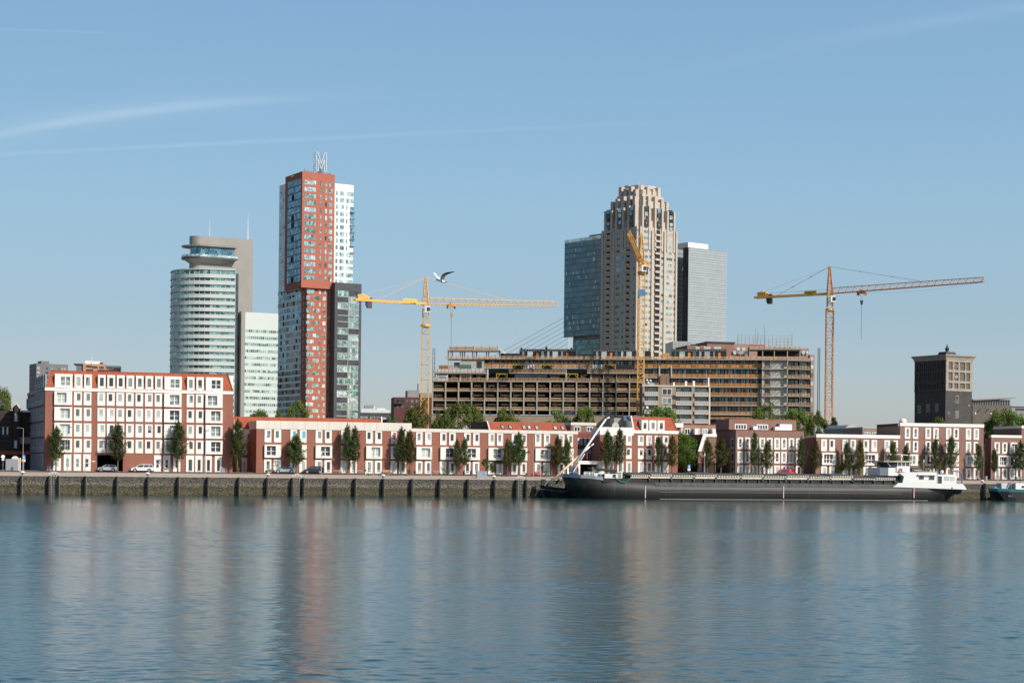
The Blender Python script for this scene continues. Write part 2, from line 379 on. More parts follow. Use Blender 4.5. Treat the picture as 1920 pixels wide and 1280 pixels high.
# ---------------------------------------------------------------- water, quay, street
K = 0.27; YQ = 348.0; YB = 363.0; ZQ = 3.72; ZG = 4.45
ANG = math.atan(K)
m = bpy.data.materials.new('river_water'); m.use_nodes = True; t = m.node_tree; b = t.nodes['Principled BSDF']
b.inputs['Base Color'].default_value = (.020, .062, .066, 1); b.inputs['IOR'].default_value = 1.34
tc = t.nodes.new('ShaderNodeTexCoord')
def wnoise(scale, sx, sy, detail, rough=.55, rot=0.0):
    mp = t.nodes.new('ShaderNodeMapping'); mp.inputs['Scale'].default_value = (sx, sy, 1); mp.inputs['Rotation'].default_value = (0,0,rot)
    t.links.new(tc.outputs['Object'], mp.inputs[0])
    n = t.nodes.new('ShaderNodeTexNoise'); n.inputs['Scale'].default_value = scale; n.inputs['Detail'].default_value = detail
    n.inputs['Roughness'].default_value = rough; t.links.new(mp.outputs[0], n.inputs['Vector']); return n.outputs['Fac']
n1 = wnoise(4.5, .7, 1.3, 3, .6, .25)
bp = t.nodes.new('ShaderNodeBump'); bp.inputs['Distance'].default_value = .012; t.links.new(n1, bp.inputs['Height']); t.links.new(bp.outputs[0], b.inputs['Normal'])
# wind ruffles the open basin, the strip in the lee of the houses stays calmer
wsep = t.nodes.new('ShaderNodeSeparateXYZ'); t.links.new(tc.outputs['Object'], wsep.inputs[0])
rr = t.nodes.new('ShaderNodeMapRange'); t.links.new(wsep.outputs[1], rr.inputs['Value'])
for k_, v_ in (('From Min',45),('From Max',240),('To Min',.10),('To Max',.19)): rr.inputs[k_].default_value = v_
lee = t.nodes.new('ShaderNodeMapRange'); lee.interpolation_type = 'SMOOTHSTEP'; t.links.new(wsep.outputs[1], lee.inputs['Value'])
for k_, v_ in (('From Min',238),('From Max',262),('To Min',1.0),('To Max',.60)): lee.inputs[k_].default_value = v_
mu_ = t.nodes.new('ShaderNodeMath'); mu_.operation = 'MULTIPLY'; t.links.new(lee.outputs[0], mu_.inputs[0]); t.links.new(rr.outputs[0], mu_.inputs[1]); t.links.new(mu_.outputs[0], b.inputs['Roughness'])
M['water'] = m
import numpy as np
rs = np.random.RandomState(4)
WV = []
for lo, hi, n_, slope in ((.32,.6,28,.048),(.6,1.2,28,.036),(1.2,2.6,22,.015),(2.6,7,12,.006)):
    for i in range(n_):
        lam = lo*(hi/lo)**rs.rand(); th = math.pi/2 + rs.normal(0, .95); k_ = 2*math.pi/lam
        WV.append((lam, k_*math.cos(th), k_*math.sin(th), rs.rand()*6.283, slope*math.sqrt(2.0/n_)/k_*(.6+.8*rs.rand())))
def waves(X_, Y_, lmin):
    Z_ = np.zeros_like(X_)
    for lam, kx, ky, ph, a_ in WV:
        if lam > lmin: Z_ += a_*np.sin(kx*X_+ky*Y_+ph)
    mod = .95 + .35*np.sin(X_*.045+Y_*.02+1)*np.sin(Y_*.06+.7*np.sin(X_*.03)) + .15*np.sin(X_*.13-Y_*.21)
    e_ = Y_ - 250 + 8*np.sin(X_*.05) + 5*np.sin(X_*.017+2)
    mod = mod*(1-.55*np.clip(e_/18, 0, 1))
    return Z_*mod
V_, F_, nv = [], [], 0
for y0, y1, hw, dx, dy, lmin in ((30,92,44,.15,.105,.30),(92,172,76,.27,.20,.55),(172,384,150,.5,.42,1.1)):
    xs_ = np.arange(-hw, hw+dx, dx); ys_ = np.arange(y0, y1+dy*.5, dy); X_, Y_ = np.meshgrid(xs_, ys_); Z_ = waves(X_, Y_, lmin)
    nx, ny = len(xs_), len(ys_); V_.append(np.stack([X_, Y_, Z_], -1).reshape(-1, 3)); i0 = (np.arange(ny-1)[:,None]*nx + np.arange(nx-1)[None,:]).reshape(-1) + nv
    F_.append(np.stack([i0, i0+1, i0+nx+1, i0+nx], -1)); nv += nx*ny
V_.append(np.array([(-900,-120,-.09),(900,-120,-.09),(900,YQ+K*900+2,-.09),(-900,YQ-K*900+2,-.09)])); F_.append(np.array([[nv,nv+1,nv+2,nv+3]]))
V_ = np.concatenate(V_).astype(np.float32); F_ = np.concatenate(F_).astype(np.int32)
me = bpy.data.meshes.new('water'); me.vertices.add(len(V_)); me.vertices.foreach_set('co', V_.ravel()); me.loops.add(F_.size); me.loops.foreach_set('vertex_index', F_.ravel())
me.polygons.add(len(F_)); me.polygons.foreach_set('loop_start', np.arange(0, F_.size, 4, dtype=np.int32)); me.polygons.foreach_set('loop_total', np.full(len(F_), 4, dtype=np.int32)); me.polygons.foreach_set('use_smooth', np.ones(len(F_), dtype=bool))
me.update(calc_edges=True); me.materials.append(m); w = bpy.data.objects.new('water', me); COL.objects.link(w); struct(w)

# quay wall stone: setts with tide bands (real dirt and weed at fixed heights)
m = bpy.data.materials.new('quay_stone'); m.use_nodes = True; t = m.node_tree; b = t.nodes['Principled BSDF']; b.inputs['Roughness'].default_value = .9
tc = t.nodes.new('ShaderNodeTexCoord'); vo = t.nodes.new('ShaderNodeTexVoronoi'); vo.inputs['Scale'].default_value = 5.2
mp = t.nodes.new('ShaderNodeMapping'); mp.inputs['Scale'].default_value = (1, 0.2, 1.35); t.links.new(tc.outputs['Object'], mp.inputs[0]); t.links.new(mp.outputs[0], vo.inputs['Vector'])
sp = t.nodes.new('ShaderNodeSeparateXYZ'); t.links.new(tc.outputs['Object'], sp.inputs[0])
nn = t.nodes.new('ShaderNodeTexNoise'); nn.inputs['Scale'].default_value = .35; nn.inputs['Detail'].default_value = 6; t.links.new(tc.outputs['Object'], nn.inputs['Vector'])
ma = t.nodes.new('ShaderNodeMath'); ma.operation = 'MULTIPLY_ADD'; t.links.new(nn.outputs['Fac'], ma.inputs[0]); ma.inputs[1].default_value = .9; t.links.new(sp.outputs[2], ma.inputs[2])
mr = t.nodes.new('ShaderNodeMapRange'); t.links.new(ma.outputs[0], mr.inputs['Value']); mr.inputs['From Min'].default_value = .45; mr.inputs['From Max'].default_value = 4.2
cr = t.nodes.new('ShaderNodeValToRGB'); t.links.new(mr.outputs[0], cr.inputs[0])
els = cr.color_ramp.elements; els[0].position = 0; els[0].color = (.09,.075,.045,1); els[1].position = 1; els[1].color = (.16,.14,.125,1)
for p, c in ((.12,(.15,.125,.08)),(.28,(.13,.118,.075)),(.40,(.092,.09,.05)),(.48,(.19,.165,.115)),(.56,(.26,.225,.175)),(.63,(.18,.155,.13)),(.72,(.14,.125,.11))):
    e = els.new(p); e.color = (*c, 1)
sv = t.nodes.new('ShaderNodeSeparateColor'); t.links.new(vo.outputs['Color'], sv.inputs[0])
mv = t.nodes.new('ShaderNodeMapRange'); t.links.new(sv.outputs[0], mv.inputs['Value']); mv.inputs['To Min'].default_value = .62; mv.inputs['To Max'].default_value = 1.4
dk = t.nodes.new('ShaderNodeMapRange'); t.links.new(vo.outputs['Distance'], dk.inputs['Value']); dk.inputs['From Min'].default_value = .38; dk.inputs['From Max'].default_value = .62; dk.inputs['To Min'].default_value = 1; dk.inputs['To Max'].default_value = .3
mm = t.nodes.new('ShaderNodeMath'); mm.operation = 'MULTIPLY'; t.links.new(mv.outputs[0], mm.inputs[0]); t.links.new(dk.outputs[0], mm.inputs[1])
hv = t.nodes.new('ShaderNodeHueSaturation'); t.links.new(cr.outputs[0], hv.inputs['Color']); t.links.new(mm.outputs[0], hv.inputs['Value'])
t.links.new(hv.outputs[0], b.inputs['Base Color'])
bpn = t.nodes.new('ShaderNodeBump'); bpn.inputs['Strength'].default_value = .9; bpn.inputs['Distance'].default_value = .12; bpn.invert = True
t.links.new(vo.outputs['Distance'], bpn.inputs['Height']); t.links.new(bpn.outputs[0], b.inputs['Normal']); M['quay'] = m

Q = line_frame(0, YQ, K, 0); Q = Fr((0, YQ), ANG, 0)
def qx(px, y=890): return Q.sx(px, y)
qw = thing('quay_wall', 'long rough stone quay wall with weedy green tide band above the water', 'quay wall', (Q.A.x, Q.A.y, 0), ANG)
MB().box(-420, 420, 0, 2.0, -3, ZQ-.25).build('wall', M['quay'], qw)
MB().box(-420, 420, -.12, 1.3, ZQ-.25, ZQ+.02).build('coping', M['kerb'], qw)
# street: sloping paved strip, then level ground out to the horizon
st = MB(Q.M); st.hexa([(-420,1.3,-1),(420,1.3,-1),(420,15.5,-1),(-420,15.5,-1),(-420,1.3,ZQ+.01),(420,1.3,ZQ+.01),(420,15.5,ZG),(-420,15.5,ZG)])
struct(st.build('pavement', M['sand']))
M['asphalt'] = mat('asphalt', (.06,.06,.062), .9, .15, 2)
rd = MB(Q.M)
def gz(off): return ZQ + .01 + (ZG-ZQ-.01)*max(0, min(1, (off-1.3)/14.2))
rd.hexa([(-420,10.2,gz(10.2)-.3),(420,10.2,gz(10.2)-.3),(420,14.2,gz(14.2)-.3),(-420,14.2,gz(14.2)-.3),(-420,10.2,gz(10.2)+.006),(420,10.2,gz(10.2)+.006),(420,14.2,gz(14.2)+.006),(-420,14.2,gz(14.2)+.006)])
struct(rd.build('road', M['asphalt']))
M['earth'] = mat('city_ground', (.16,.15,.12), .95, .3, .05)
gd = MB(Q.M); gd.box(-3500, 3500, 15.5, 6500, -2, ZG-.004)
gd.box(-3500,-420,0,15.5,-2,ZG-.004); gd.box(420,3500,0,15.5,-2,ZG-.004)
struct(gd.build('ground', M['earth']))
def qpt(px, off, y=885):
    """world point on the street: pixel column, distance behind the quay edge"""
    s = Q.sx(px, y, off*math.cos(0)); p = Q.M @ Vector((s, off, gz(off))); return p
# fender piles
M['pile_l'] = mat('weathered_pile_timber', (.27,.22,.16), .9, .25, 2.5)
def make_pile():
    t0 = thing('fender_pile', '', 'fender pile')
    p = MB(); p.box(-.06, .20, -.80, -.13, -3, ZQ-.08); p.build('post', M['pile_l'], t0)
    p = MB(); p.ext([(-.17,-3),(.14,-3),(.14,ZQ-.10),(.08,ZQ-.12),(-.17,ZQ-.62)], -.95, -.801); p.build('tarred_fender', mat('tar', (.007,.007,.007), .7, .3), t0); return t0
pile0 = make_pile(); first = True
PX_PILES = [(40,'under the leftmost white bollard'),(92,'left of the ladder below the tall apartment block'),(110,'right of the ladder below the tall apartment block'),
 (160,'below the ground floor windows of the tall apartment block'),(219,'below the silver hatchback'),(277,'below the white estate car'),(334,'below the third street tree from the left'),(389,'below the shopfront doors of the tall apartment block'),
 (447,'below the gap beside the tall apartment block'),(500,'below the bollard left of the silver coupe'),(547,'left of the ladder near the black hatchback'),(568,'right of the ladder near the black hatchback'),(612,'just right of the black hatchback'),
 (665,'below the pair of trees beside the wooden benches'),(718,'below the bollard left of the red curtained window'),(771,'below the densest pair of trees'),(823,'below the pale planter by the low brick row'),(876,'left of the grey utility box with blue sign'),
 (926,'below the bollard right of the grey utility box'),(967,'left of the ladder beside the moored old ship'),(985,'right of the ladder beside the moored old ship'),(1844,'between the white barge stern and the teal boat')]
for px, d in PX_PILES:
    s = qx(px, 910); p = Q.M @ Vector((s, 0, 0)); lab = 'quay fender pile ' + d
    if first: pile0.location = p; pile0.rotation_euler = (0,0,ANG); pile0['label'] = lab; pile0['group'] = 'fender piles along the quay wall'; first = False
    else: dup(pile0, p, ANG, lab)
# ladders with white hoops
lad0 = None
for px, d in ((101,'below the tall apartment block'),(557,'near the black hatchback'),(976,'beside the moored old ship')):
    p = Q.M @ Vector((qx(px, 910), 0, 0)); lab = 'ladder with white hoop ' + d
    if lad0 is None:
        lad0 = thing('quay_ladder', lab, 'ladder', p, ANG, 'ladders on the quay wall')
        r = MB()
        for sx in (-.27, .27): r.box(sx-.05, sx+.05, -.22, -.14, -1, ZQ)
        r.build('rail', M['dsteel'], lad0)
        for i in range(13): MB().box(-.22, .22, -.21, -.15, .1+i*.3, .16+i*.3).build('rung', M['steel'], lad0)
        bk = MB(); bk.box(-.5, -.33, -.13, 0, -1, ZQ-.26); bk.box(.33,.5,-.13,0,-1,ZQ-.26); bk.build('back_timber', M['pile_l'], lad0)
        h = MB(); pts = [(-.95*math.cos(math.pi*i/12), .5, ZQ-.05+.62*math.sin(math.pi*i/12)) for i in range(13)]
        h.path(pts, .045); h.tube((-.3,.5,ZQ),(-.3,.5,ZQ+.58),.04); h.tube((.3,.5,ZQ),(.3,.5,ZQ+.58),.04); h.build('hoop', M['frame'], lad0)
    else: dup(lad0, p, ANG, lab)
# bollards
bol0 = None
for px, d in ((42,'near the grey container'),(277,'in front of the white estate car'),(503,'left of the silver coupe'),(719,'below the red curtained window'),(927,'right of the grey utility box'),(1844,'between the white barge stern and the teal boat')):
    p = Q.M @ Vector((qx(px), .55, ZQ)); lab = 'white capped bollard ' + d
    if bol0 is None:
        bol0 = thing('bollard', lab, 'bollard', p, ANG, 'mooring bollards on the quay edge')
        MB().lathe((0,0,0), [(.30,0),(.30,.06),(.17,.1),(.16,.32)], 10).build('post', M['dsteel'], bol0, True)
        MB().lathe((0,0,0), [(.16,.32),(.38,.36),(.44,.46),(.40,.58),(.22,.66),(.05,.68)], 12).build('cap', M['frame'], bol0, True)
    else: dup(bol0, p, ANG, lab)
# ---------------------------------------------------------------- waterfront buildings
def hframe(px, off=0.0, z0=ZG): return line_frame(px, YB + off/math.cos(ANG), K, z0)
# ---- tall apartment block with mansard roof
fa = hframe(83.3)
A = frthing('apartment_block', 'six storey red brick apartment block with orange mansard and white window panels', 'apartment block', fa)
xL = 0.0; xR = fa.sx(436.8, 800); zt = fa.z(150, 733); zb = fa.z(150, 727.3)
side = Vector((-104.6, 368)); sl_ = fa.M.inverted() @ Vector((side.x, side.y, ZG)); bk = (sl_.x, sl_.y)
ox0, ox1 = fa.sx(181.9, 870), fa.sx(230.6, 870); oz = fa.z(200, 852.7)
b = MB(); dw = .5   # wall with a passage opening cut in the front
b.box(xL, ox0, 0, dw, -.3, zt); b.box(ox1, xR, 0, dw, -.3, zt); b.box(ox0, ox1, 0, dw, oz, zt)
b.prism([(xL+.05,dw),(xR-.02,dw),(xR-.02,bk[1]),(bk[0],bk[1]),(xL-.1,dw+.2)], oz, zt-.01)
b.box(xL+.05, ox0, dw, 14, -.3, oz); b.box(ox1, xR-.02, dw, 14, -.3, oz)
b.prism([(xL+.05,dw),(ox0-.1,14),(ox0-.1,bk[1]),(bk[0],bk[1])], -.3, oz)
b.build('wall', M['brick'], A)
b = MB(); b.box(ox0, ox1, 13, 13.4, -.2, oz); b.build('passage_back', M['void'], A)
b = MB(); b.box(xL-.06, xR+.06, -.12, .3, zt, zb); b.build('cornice', M['white'], A)
# mansard
zr0 = fa.z(96, 694.5); zr1 = fa.z(426, 702.3); rx0 = fa.sx(94.5, 695, 1.2); rx1 = fa.sx(427, 702, 1.2); zr = (zr0+zr1)/2
b = MB(); b.hexa([(xL+.1,.02,zb),(xR-.05,.02,zb),(xR-.05,14,zb),(xL+.1,14,zb),(rx0,1.2,zr),(rx1,1.2,zr),(rx1-.3,12,zr),(rx0+.6,12,zr)]); b.build('mansard_roof', M['tile'], A)
b = MB(); b.tube((xR-.05,-.02,zb),(rx1,1.18,zr+.05),.16,n=6); b.tube((rx0,1.2,zr+.04),(rx1,1.2,zr+.04),.10,n=6); b.build('ridge_tiles', M['tile'], A)
b = MB(); b.hexa([(xR-.04,.05,zb),(xR+.05,.05,zb),(xR+.05,13,zb),(xR-.04,13,zb),(rx1+.1,1.3,zr-.2),(xR+.05,1.3,zr-.2),(xR+.05,12,zr-.2),(rx1+.1,12,zr-.2)]); b.build('gable_cheek', M['white'], A)
cols = [(138.7,153.5),(156.9,171.2),(182.7,197.2),(200.2,215),(218.1,232.7),(236.2,250.6),(254,268.1),(271.9,286.2),(290,303.7),(350,363.7),(367.2,381.2)]
bays = [(101.9,135),(307.5,340),(385,416.9)]
for yt, yb in ((734.6,759.4),(763.9,788.7),(793.1,818.3),(822.5,848)):
    row(A, fa, cols, yt, yb, 150, 'w'); row(A, fa, bays, yt-.6, yb+.2, 150, 'b', proud=.55)
row(A, fa, [(100,114),(119.4,133.7),(138,152),(156,170)], 851, 882.6, 150, 'g')
row(A, fa, [(288.7,301.9),(305.9,319.4),(324.7,338.7)], 853, 884, 300, 'g', pm=M['pane_dark'])
row(A, fa, [(348.7,363.7),(366,379.4),(383.7,396.9),(402.5,415.6)], 853.5, 885, 360, 'e')
# dormers
zd1, zd0 = fa.z(150, 701.5), fa.z(150, 728)
for i, (a, c) in enumerate(cols + bays):
    x0, x1 = fa.sx(a+1, 715), fa.sx(c+1, 715); big = i >= len(cols)
    b = MB(); b.hexa([(x0,.0,zd0-.2),(x1,.0,zd0-.2),(x1,1.6,zd0-.2),(x0,1.6,zd0-.2),(x0,.2,zd1),(x1,.2,zd1),(x1,1.6,zd1),(x0,1.6,zd1)])
    d = b.build('dormer', M['white'], A)
    w = x1-x0; s = (.34,.86) if big else (.24,.74); q0, q1 = x0+s[0]*w, x0+s[1]*w; h = zd1-zd0; z0, z1 = zd0+.2*h, zd0+.80*h
    b = MB(); yf = -.12
    b.box(x0,q0,yf,.3,zd0-.1,zd1-.05); b.box(q1,x1,yf,.3,zd0-.1,zd1-.05); b.box(q0,q1,yf,.3,z1,zd1-.05); b.box(q0,q1,yf,.3,zd0-.1,z0)
    if big:
        c_=(q0+q1)/2; b.box(c_-.09,c_+.09,-.03,.05,z0,z1); b.box(q0,q1,-.03,.04,z0+.42*(z1-z0),z0+.48*(z1-z0))
    f = b.build('window', M['white'], A)
    b = MB(); b.box(q0+.01,q1-.01,-.01,.03,z0,z1); b.build('pane', pick(), f)
# side facade: white panels with the shade darkened into their colour
sd = Vector((bk[0], bk[1], 0)); L = sd.length; sa = math.atan2(sd.y, sd.x)
Ts = Matrix.Translation((0,0,0)) @ Matrix.Rotation(sa+math.pi, 4, 'Z')   # local x runs from the back towards the corner (negative), facing outward
NS = 6
for lv in range(6):
    z0 = .1 + lv*3.0; z1 = z0 + 2.55
    if lv == 0: z0, z1 = .05, fa.z(150, 851)
    else: z0, z1 = [None,(fa.z(150,848),fa.z(150,822.5)),(fa.z(150,818.3),fa.z(150,793.1)),(fa.z(150,788.7),fa.z(150,763.9)),(fa.z(150,759.4),fa.z(150,734.6)),(fa.z(150,727),fa.z(150,703))][lv]
    n = NS if lv < 5 else 3
    for i in range(n):
        a = -(i+1)*L/NS + .25; c = -i*L/NS - .25
        if i == 0: c -= .5
        w = c-a; zz = z1 if not (lv == 4 and i > 2) else z1-.5
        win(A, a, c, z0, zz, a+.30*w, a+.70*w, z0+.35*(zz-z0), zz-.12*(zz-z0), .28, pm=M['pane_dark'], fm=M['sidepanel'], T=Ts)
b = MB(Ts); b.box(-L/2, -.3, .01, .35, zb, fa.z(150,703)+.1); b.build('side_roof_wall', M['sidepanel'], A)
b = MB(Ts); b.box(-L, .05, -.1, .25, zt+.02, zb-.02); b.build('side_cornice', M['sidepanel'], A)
MB().box(fa.sx(172,868), fa.sx(178.5,868), -.06, -.01, fa.z(175,865.2), fa.z(175,863.8)).build('name_plate', M['frame'], A)

# ---- building behind with long orange roof
fl = hframe(437.3, 9)
B = frthing('rear_row_house', 'long orange tiled roof row standing behind the low white parapet house', 'house', fl)
x1 = fl.sx(718, 790); z1 = fl.z(437.5, 806); z2 = fl.z(437.5, 780); zk = fl.z(500, 781)
b = MB(); b.box(.05, x1, 0, 9, -.3, z1-.8); b.build('wall', M['brick'], B)
b = MB(); b.box(.05, x1, -.1, 9, z1-.8, z1+.25); b.build('band', M['white'], B)
b = MB(); b.hexa([(.05,0,z1+.25),(x1,0,z1+.25),(x1,9,z1+.25),(.05,9,z1+.25),(.05,2.6,zk),(x1,2.6,zk),(x1,9,zk),(.05,9,zk)]); b.build('roof', M['tile'], B)
b = MB(); b.box(x1,x1+.25,2,9,z1,zk+.5); b.build('gable_edge', M['white'], B)
MB().box(fl.sx(438,800), fl.sx(440.6,800), -.05, 2, fl.z(440,798), fl.z(440,787.5)).build('skylight', M['pane_curtain'], B)
row(B, fl, [(451,459),(459.5,464.5)], 813, 831, 455, 'n'); row(B, fl, [(451,463)], 840, 852, 455, 'n', pm=M['pane_dark'])
row(B, fl, [(453,463)], 858, 884, 455, 'e')

# ---- low row, two parts with one facade line
fb = hframe(480.3)
Lo = frthing('row_house', 'three storey brick row house with deep white concrete parapet and square white bays', 'house', fb, 'three storey brick row houses')
xr = fb.sx(771.2, 850); zp0, zp1 = fb.z(500, 804), fb.z(500, 788.4); xs = fb.sx(464.5, 840, 11)-.8
b = MB(); b.prism([(0,0),(xr,0),(xr,11),(xs+.8,11)], -.3, zp0); b.build('wall', M['brick'], Lo)
b = MB(); b.prism([(-.04,-.12),(xr,-.12),(xr,11.1),(xs+.76,11.1)], zp0, zp1); b.build('parapet', M['cream'], Lo)
b = MB()
for i in range(1, 13):
    c = xr*i/13; b.box(c-.02, c+.02, -.128, -.12, zp0+.05, zp1)
b.build('panel_joint', M['conc_d'], Lo)
topA = [(496,508.7),(513.7,526.9),(544.4,556.5),(561.9,574.6),(591.6,604.1),(609,621.9),(639.4,651),(657,669),(686,698.5),(703.5,715.9),(733,744),(749.5,761.5)]
pmA = [None,None,M['pane_blue'],M['pane_blue'],None,None,None,None,M['pane_dark'],M['pane_dark'],M['pane_red'],M['pane_red']]
for r, pm in zip(topA, pmA): row(Lo, fb, [r], 804.6, 828.7, 500, 'w', pm=pm)
for i, r in enumerate([(495.5,526.3),(544.3,574.4),(591.3,621.9),(639,669),(686,715.9),(732.5,762)]): row(Lo, fb, [r], 833, 857.5, 500, 'b', proud=.55, pm=M['pane_dark'] if i in (0,2) else None)
row(Lo, fb, [(a-.9, c-.2) for a, c in topA], 860.8, 885, 500, 'd')
f2 = hframe(771.3)
L2 = frthing('row_house', 'three storey brick row house with thin white parapet and one double width bay', 'house', f2, 'three storey brick row houses')
xr2 = f2.sx(1082.8, 850); q0, q1 = f2.z(780, 809.2), f2.z(780, 803)
b = MB(); b.box(0.01, xr2, 0, 11, -.3, q0); b.build('wall', M['brick'], L2)
b = MB(); b.box(0.01, xr2+.05, -.12, 11, q0, q1); b.build('parapet', M['cream'], L2)
topB = [(780,791.9),(796.9,808.7),(825,836.9),(842,854),(870,882),(886.9,898.7),(915.6,927),(931.5,943),(959,970.5),(976.3,987.3),(1003,1014.6),(1019.4,1031),(1047,1058),(1063,1074)]
row(L2, f2, topB, 810, 833.5, 790, 'w')
for i, r in enumerate([(780,809),(915,943.3),(959,987.5),(1003,1031.5),(1047,1074.3)]): row(L2, f2, [r], 837.2, 861, 790, 'b', proud=.55)
# double bay
for a, c, o in ((825,861.8,.58),(861.9,898.7,.30)):
    X0, X1 = f2.sx(a,850), f2.sx(c,850); z0, z1 = f2.z(790,861), f2.z(790,837.2); w = X1-X0; h = z1-z0
    c0 = X0+(.27 if a < 850 else .38)*w; win(L2, X0, X1, z0, z1, c0, c0+.42*w, z0+.2*h, z1-.1*h, .55, mull=(1,.45), pm=M['pane_dark'] if a < 850 else None)
row(L2, f2, [(a-.8, c-.2) for a, c in topB], 864.2, 887.6, 790, 'd')

# ---- orange roof and penthouse behind the second low house
f3 = hframe(917.5, 3.0)
B3 = frthing('attic_house', 'set back attic with orange tiled roof and seven skylights behind the thin parapet', 'attic house', f3)
x1 = f3.sx(1063.5, 800); z0 = f3.z(930, 806); z1 = f3.z(930, 789.6); xd = f3.sx(899.5,800)
b = MB(); b.box(0, x1, 0, 7, 3, z0); b.build('wall', M['brick'], B3)
b = MB(); b.hexa([(0,0,z0),(x1,0,z0),(x1,7,z0),(0,7,z0),(0,2.2,z1),(x1-.1,2.2,z1),(x1-.1,6,z1),(0,6,z1)]); b.build('roof', M['tile'], B3)
b = MB(); b.hexa([(xd,5,3),(-.05,.3,3),(-.05,7,3),(xd,9,3),(xd+.3,5,z1-.1),(-.05,2.2,z1),(-.05,7,z1),(xd+.3,9,z1-.1)]); b.build('gable_wall', M['brick_shade'], B3)
b = MB(); b.tube((-.02,-.05,z0),(-.02,2.15,z1+.05),.14); b.build('verge', M['white'], B3)
for a, c in ((941,947.5),(955.5,962),(980.8,987.5),(990.5,997.3),(1005,1011.5),(1039.5,1046.3),(1053.5,1060.3)):
    h0, h1 = .12, .58; zz = lambda q: z0+(z1-z0)*q
    X0, X1 = f3.sx(a,800), f3.sx(c,800); dn = Vector((0,-1,.9)).normalized()*.12
    pts = [(X0,2.2*h0,zz(h0)),(X1,2.2*h0,zz(h0)),(X1,2.2*h1,zz(h1)),(X0,2.2*h1,zz(h1))]
    b = MB(); b.add([tuple(Vector(p)) for p in pts]+[tuple(Vector(p)+dn) for p in pts], [(0,1,2,3),(4,5,6,7),(0,1,5,4),(1,2,6,5),(2,3,7,6),(3,0,4,7)])
    s_ = b.build('skylight', M['dsteel'], B3)
    g = MB(); i_ = .12; g.add([tuple(Vector(p)+dn*1.1) for p in [(X0+i_,2.2*(h0+.04),zz(h0+.04)),(X1-i_,2.2*(h0+.04),zz(h0+.04)),(X1-i_,2.2*(h1-.05),zz(h1-.05)),(X0+i_,2.2*(h1-.05),zz(h1-.05))]], [(0,1,2,3)]); g.build('pane', M['pane_curtain'], s_)
f4 = hframe(1069.5, 30.0)
B4 = frthing('roof_penthouse', 'brick roof penthouse with white top band beside the orange skylight roof', 'penthouse', f4)
x1 = f4.sx(1117, 800); xl = f4.sx(1063.6, 800); z0 = f4.z(1090, 797); z1 = f4.z(1090, 791.8)
b = MB(); b.prism([(0,0),(x1,0),(x1,7),(xl,7),(xl,4)], 0, z0); b.build('wall', M['brick_d'], B4)
b = MB(); b.prism([(-.02,-.1),(x1+.1,-.1),(x1+.1,7.05),(xl-.02,7.05),(xl-.02,4)], z0, z1); b.build('band', M['cream'], B4)
row(B4, f4, [(1076,1088),(1100,1111)], 799, 809, 1090, 'n')

# ---- recessed court between the low row and the dormer house
f5 = hframe(1083.3, 20)
B5 = frthing('court_house', 'shaded dark red house recessed in the gap behind the white garage portal', 'house', f5)
x1 = f5.sx(1125, 840); z1 = f5.z(1100, 842); z2 = f5.z(1100, 811)
b = MB(); b.box(-.5, x1+3, 0, 8, -.3, z1-1.0); b.build('wall', M['brick'], B5)
b = MB(); b.box(-.5, x1+3, -.15, 8, z1-1.0, z1); b.build('band', M['cream'], B5)
b = MB(); b.hexa([(-.5,0,z1),(x1+3,0,z1),(x1+3,8,z1),(-.5,8,z1),(-.5,2.4,z2),(x1+3,2.4,z2),(x1+3,6,z2),(-.5,6,z2)]); b.build('roof', M['tile_d'], B5)
for px in (1083.5, 1089.5, 1096.5, 1104.5):
    X0 = f5.sx(px,830); b = MB(); b.hexa([(X0,.35,z1+.5),(X0+.5,.35,z1+.5),(X0+.5,.6,z1+.5),(X0,.6,z1+.5),(X0+.35,1.55,z1+2.6),(X0+.85,1.55,z1+2.6),(X0+.85,1.9,z1+2.6),(X0+.35,1.9,z1+2.6)]); b.build('skylight', M['pane_curtain'], B5)
row(B5, f5, [(1084,1090),(1091,1099),(1100.5,1108.5)], 845, 859, 1100, 'n', pm=M['pane_dark'])
f6 = hframe(1083.0)
G = frthing('garage_portal', 'white concrete portal frame over a dark garage opening beside the leaning mast', 'portal', f6)
x1 = f6.sx(1132.7, 880); o0, o1 = f6.sx(1087.2, 880), f6.sx(1122, 880); zt_ = f6.z(1100, 863.6); zo = f6.z(1100, 869.8)
b = MB(); b.box(.06, o0, -.2, 1.2, -.3, zt_); b.box(o1, x1, -.2, 1.2, -.3, zt_); b.box(o0, o1, -.2, 1.2, zo, zt_); b.build('portal_frame', M['white'], G)
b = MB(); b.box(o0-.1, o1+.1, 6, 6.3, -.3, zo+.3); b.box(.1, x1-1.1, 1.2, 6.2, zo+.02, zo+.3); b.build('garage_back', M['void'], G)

# ---- dormer house with orange mansard
f7 = hframe(1124.2)
C_ = frthing('dormer_house', 'brick house with white parapet terrace and three white dormers in an orange mansard', 'house', f7)
xr = f7.sx(1270.9, 850); xm = f7.sx(1188, 812); za = f7.z(1150, 815.2); zb_ = f7.z(1150, 800.7); zc = f7.z(1200, 812.2); zd = f7.z(1200, 806.4)
bk7 = 19.0; xs7 = f7.sx(1109, 810, bk7)
b = MB(); b.prism([(0,0),(xr,0),(xr,bk7),(xs7,bk7)], -.3, za-.0); b.build('wall', M['brick'], C_)
b = MB(); b.prism([(-.03,-.12),(xm,-.12),(xm,bk7+.1),(xs7-.05,bk7+.1)], za, zb_); b.build('parapet', M['white'], C_)
b = MB(); b.box(xm, xr, 0, bk7, za, zc); b.build('wall', M['brick'], C_)
b = MB(); b.box(xm-.02, xr+.05, -.14, bk7, zc, zd); b.build('cornice', M['white'], C_)
zt7 = f7.z(1200, 781.3, 2.4); xe = f7.sx(1259.5, 783, 2.4)
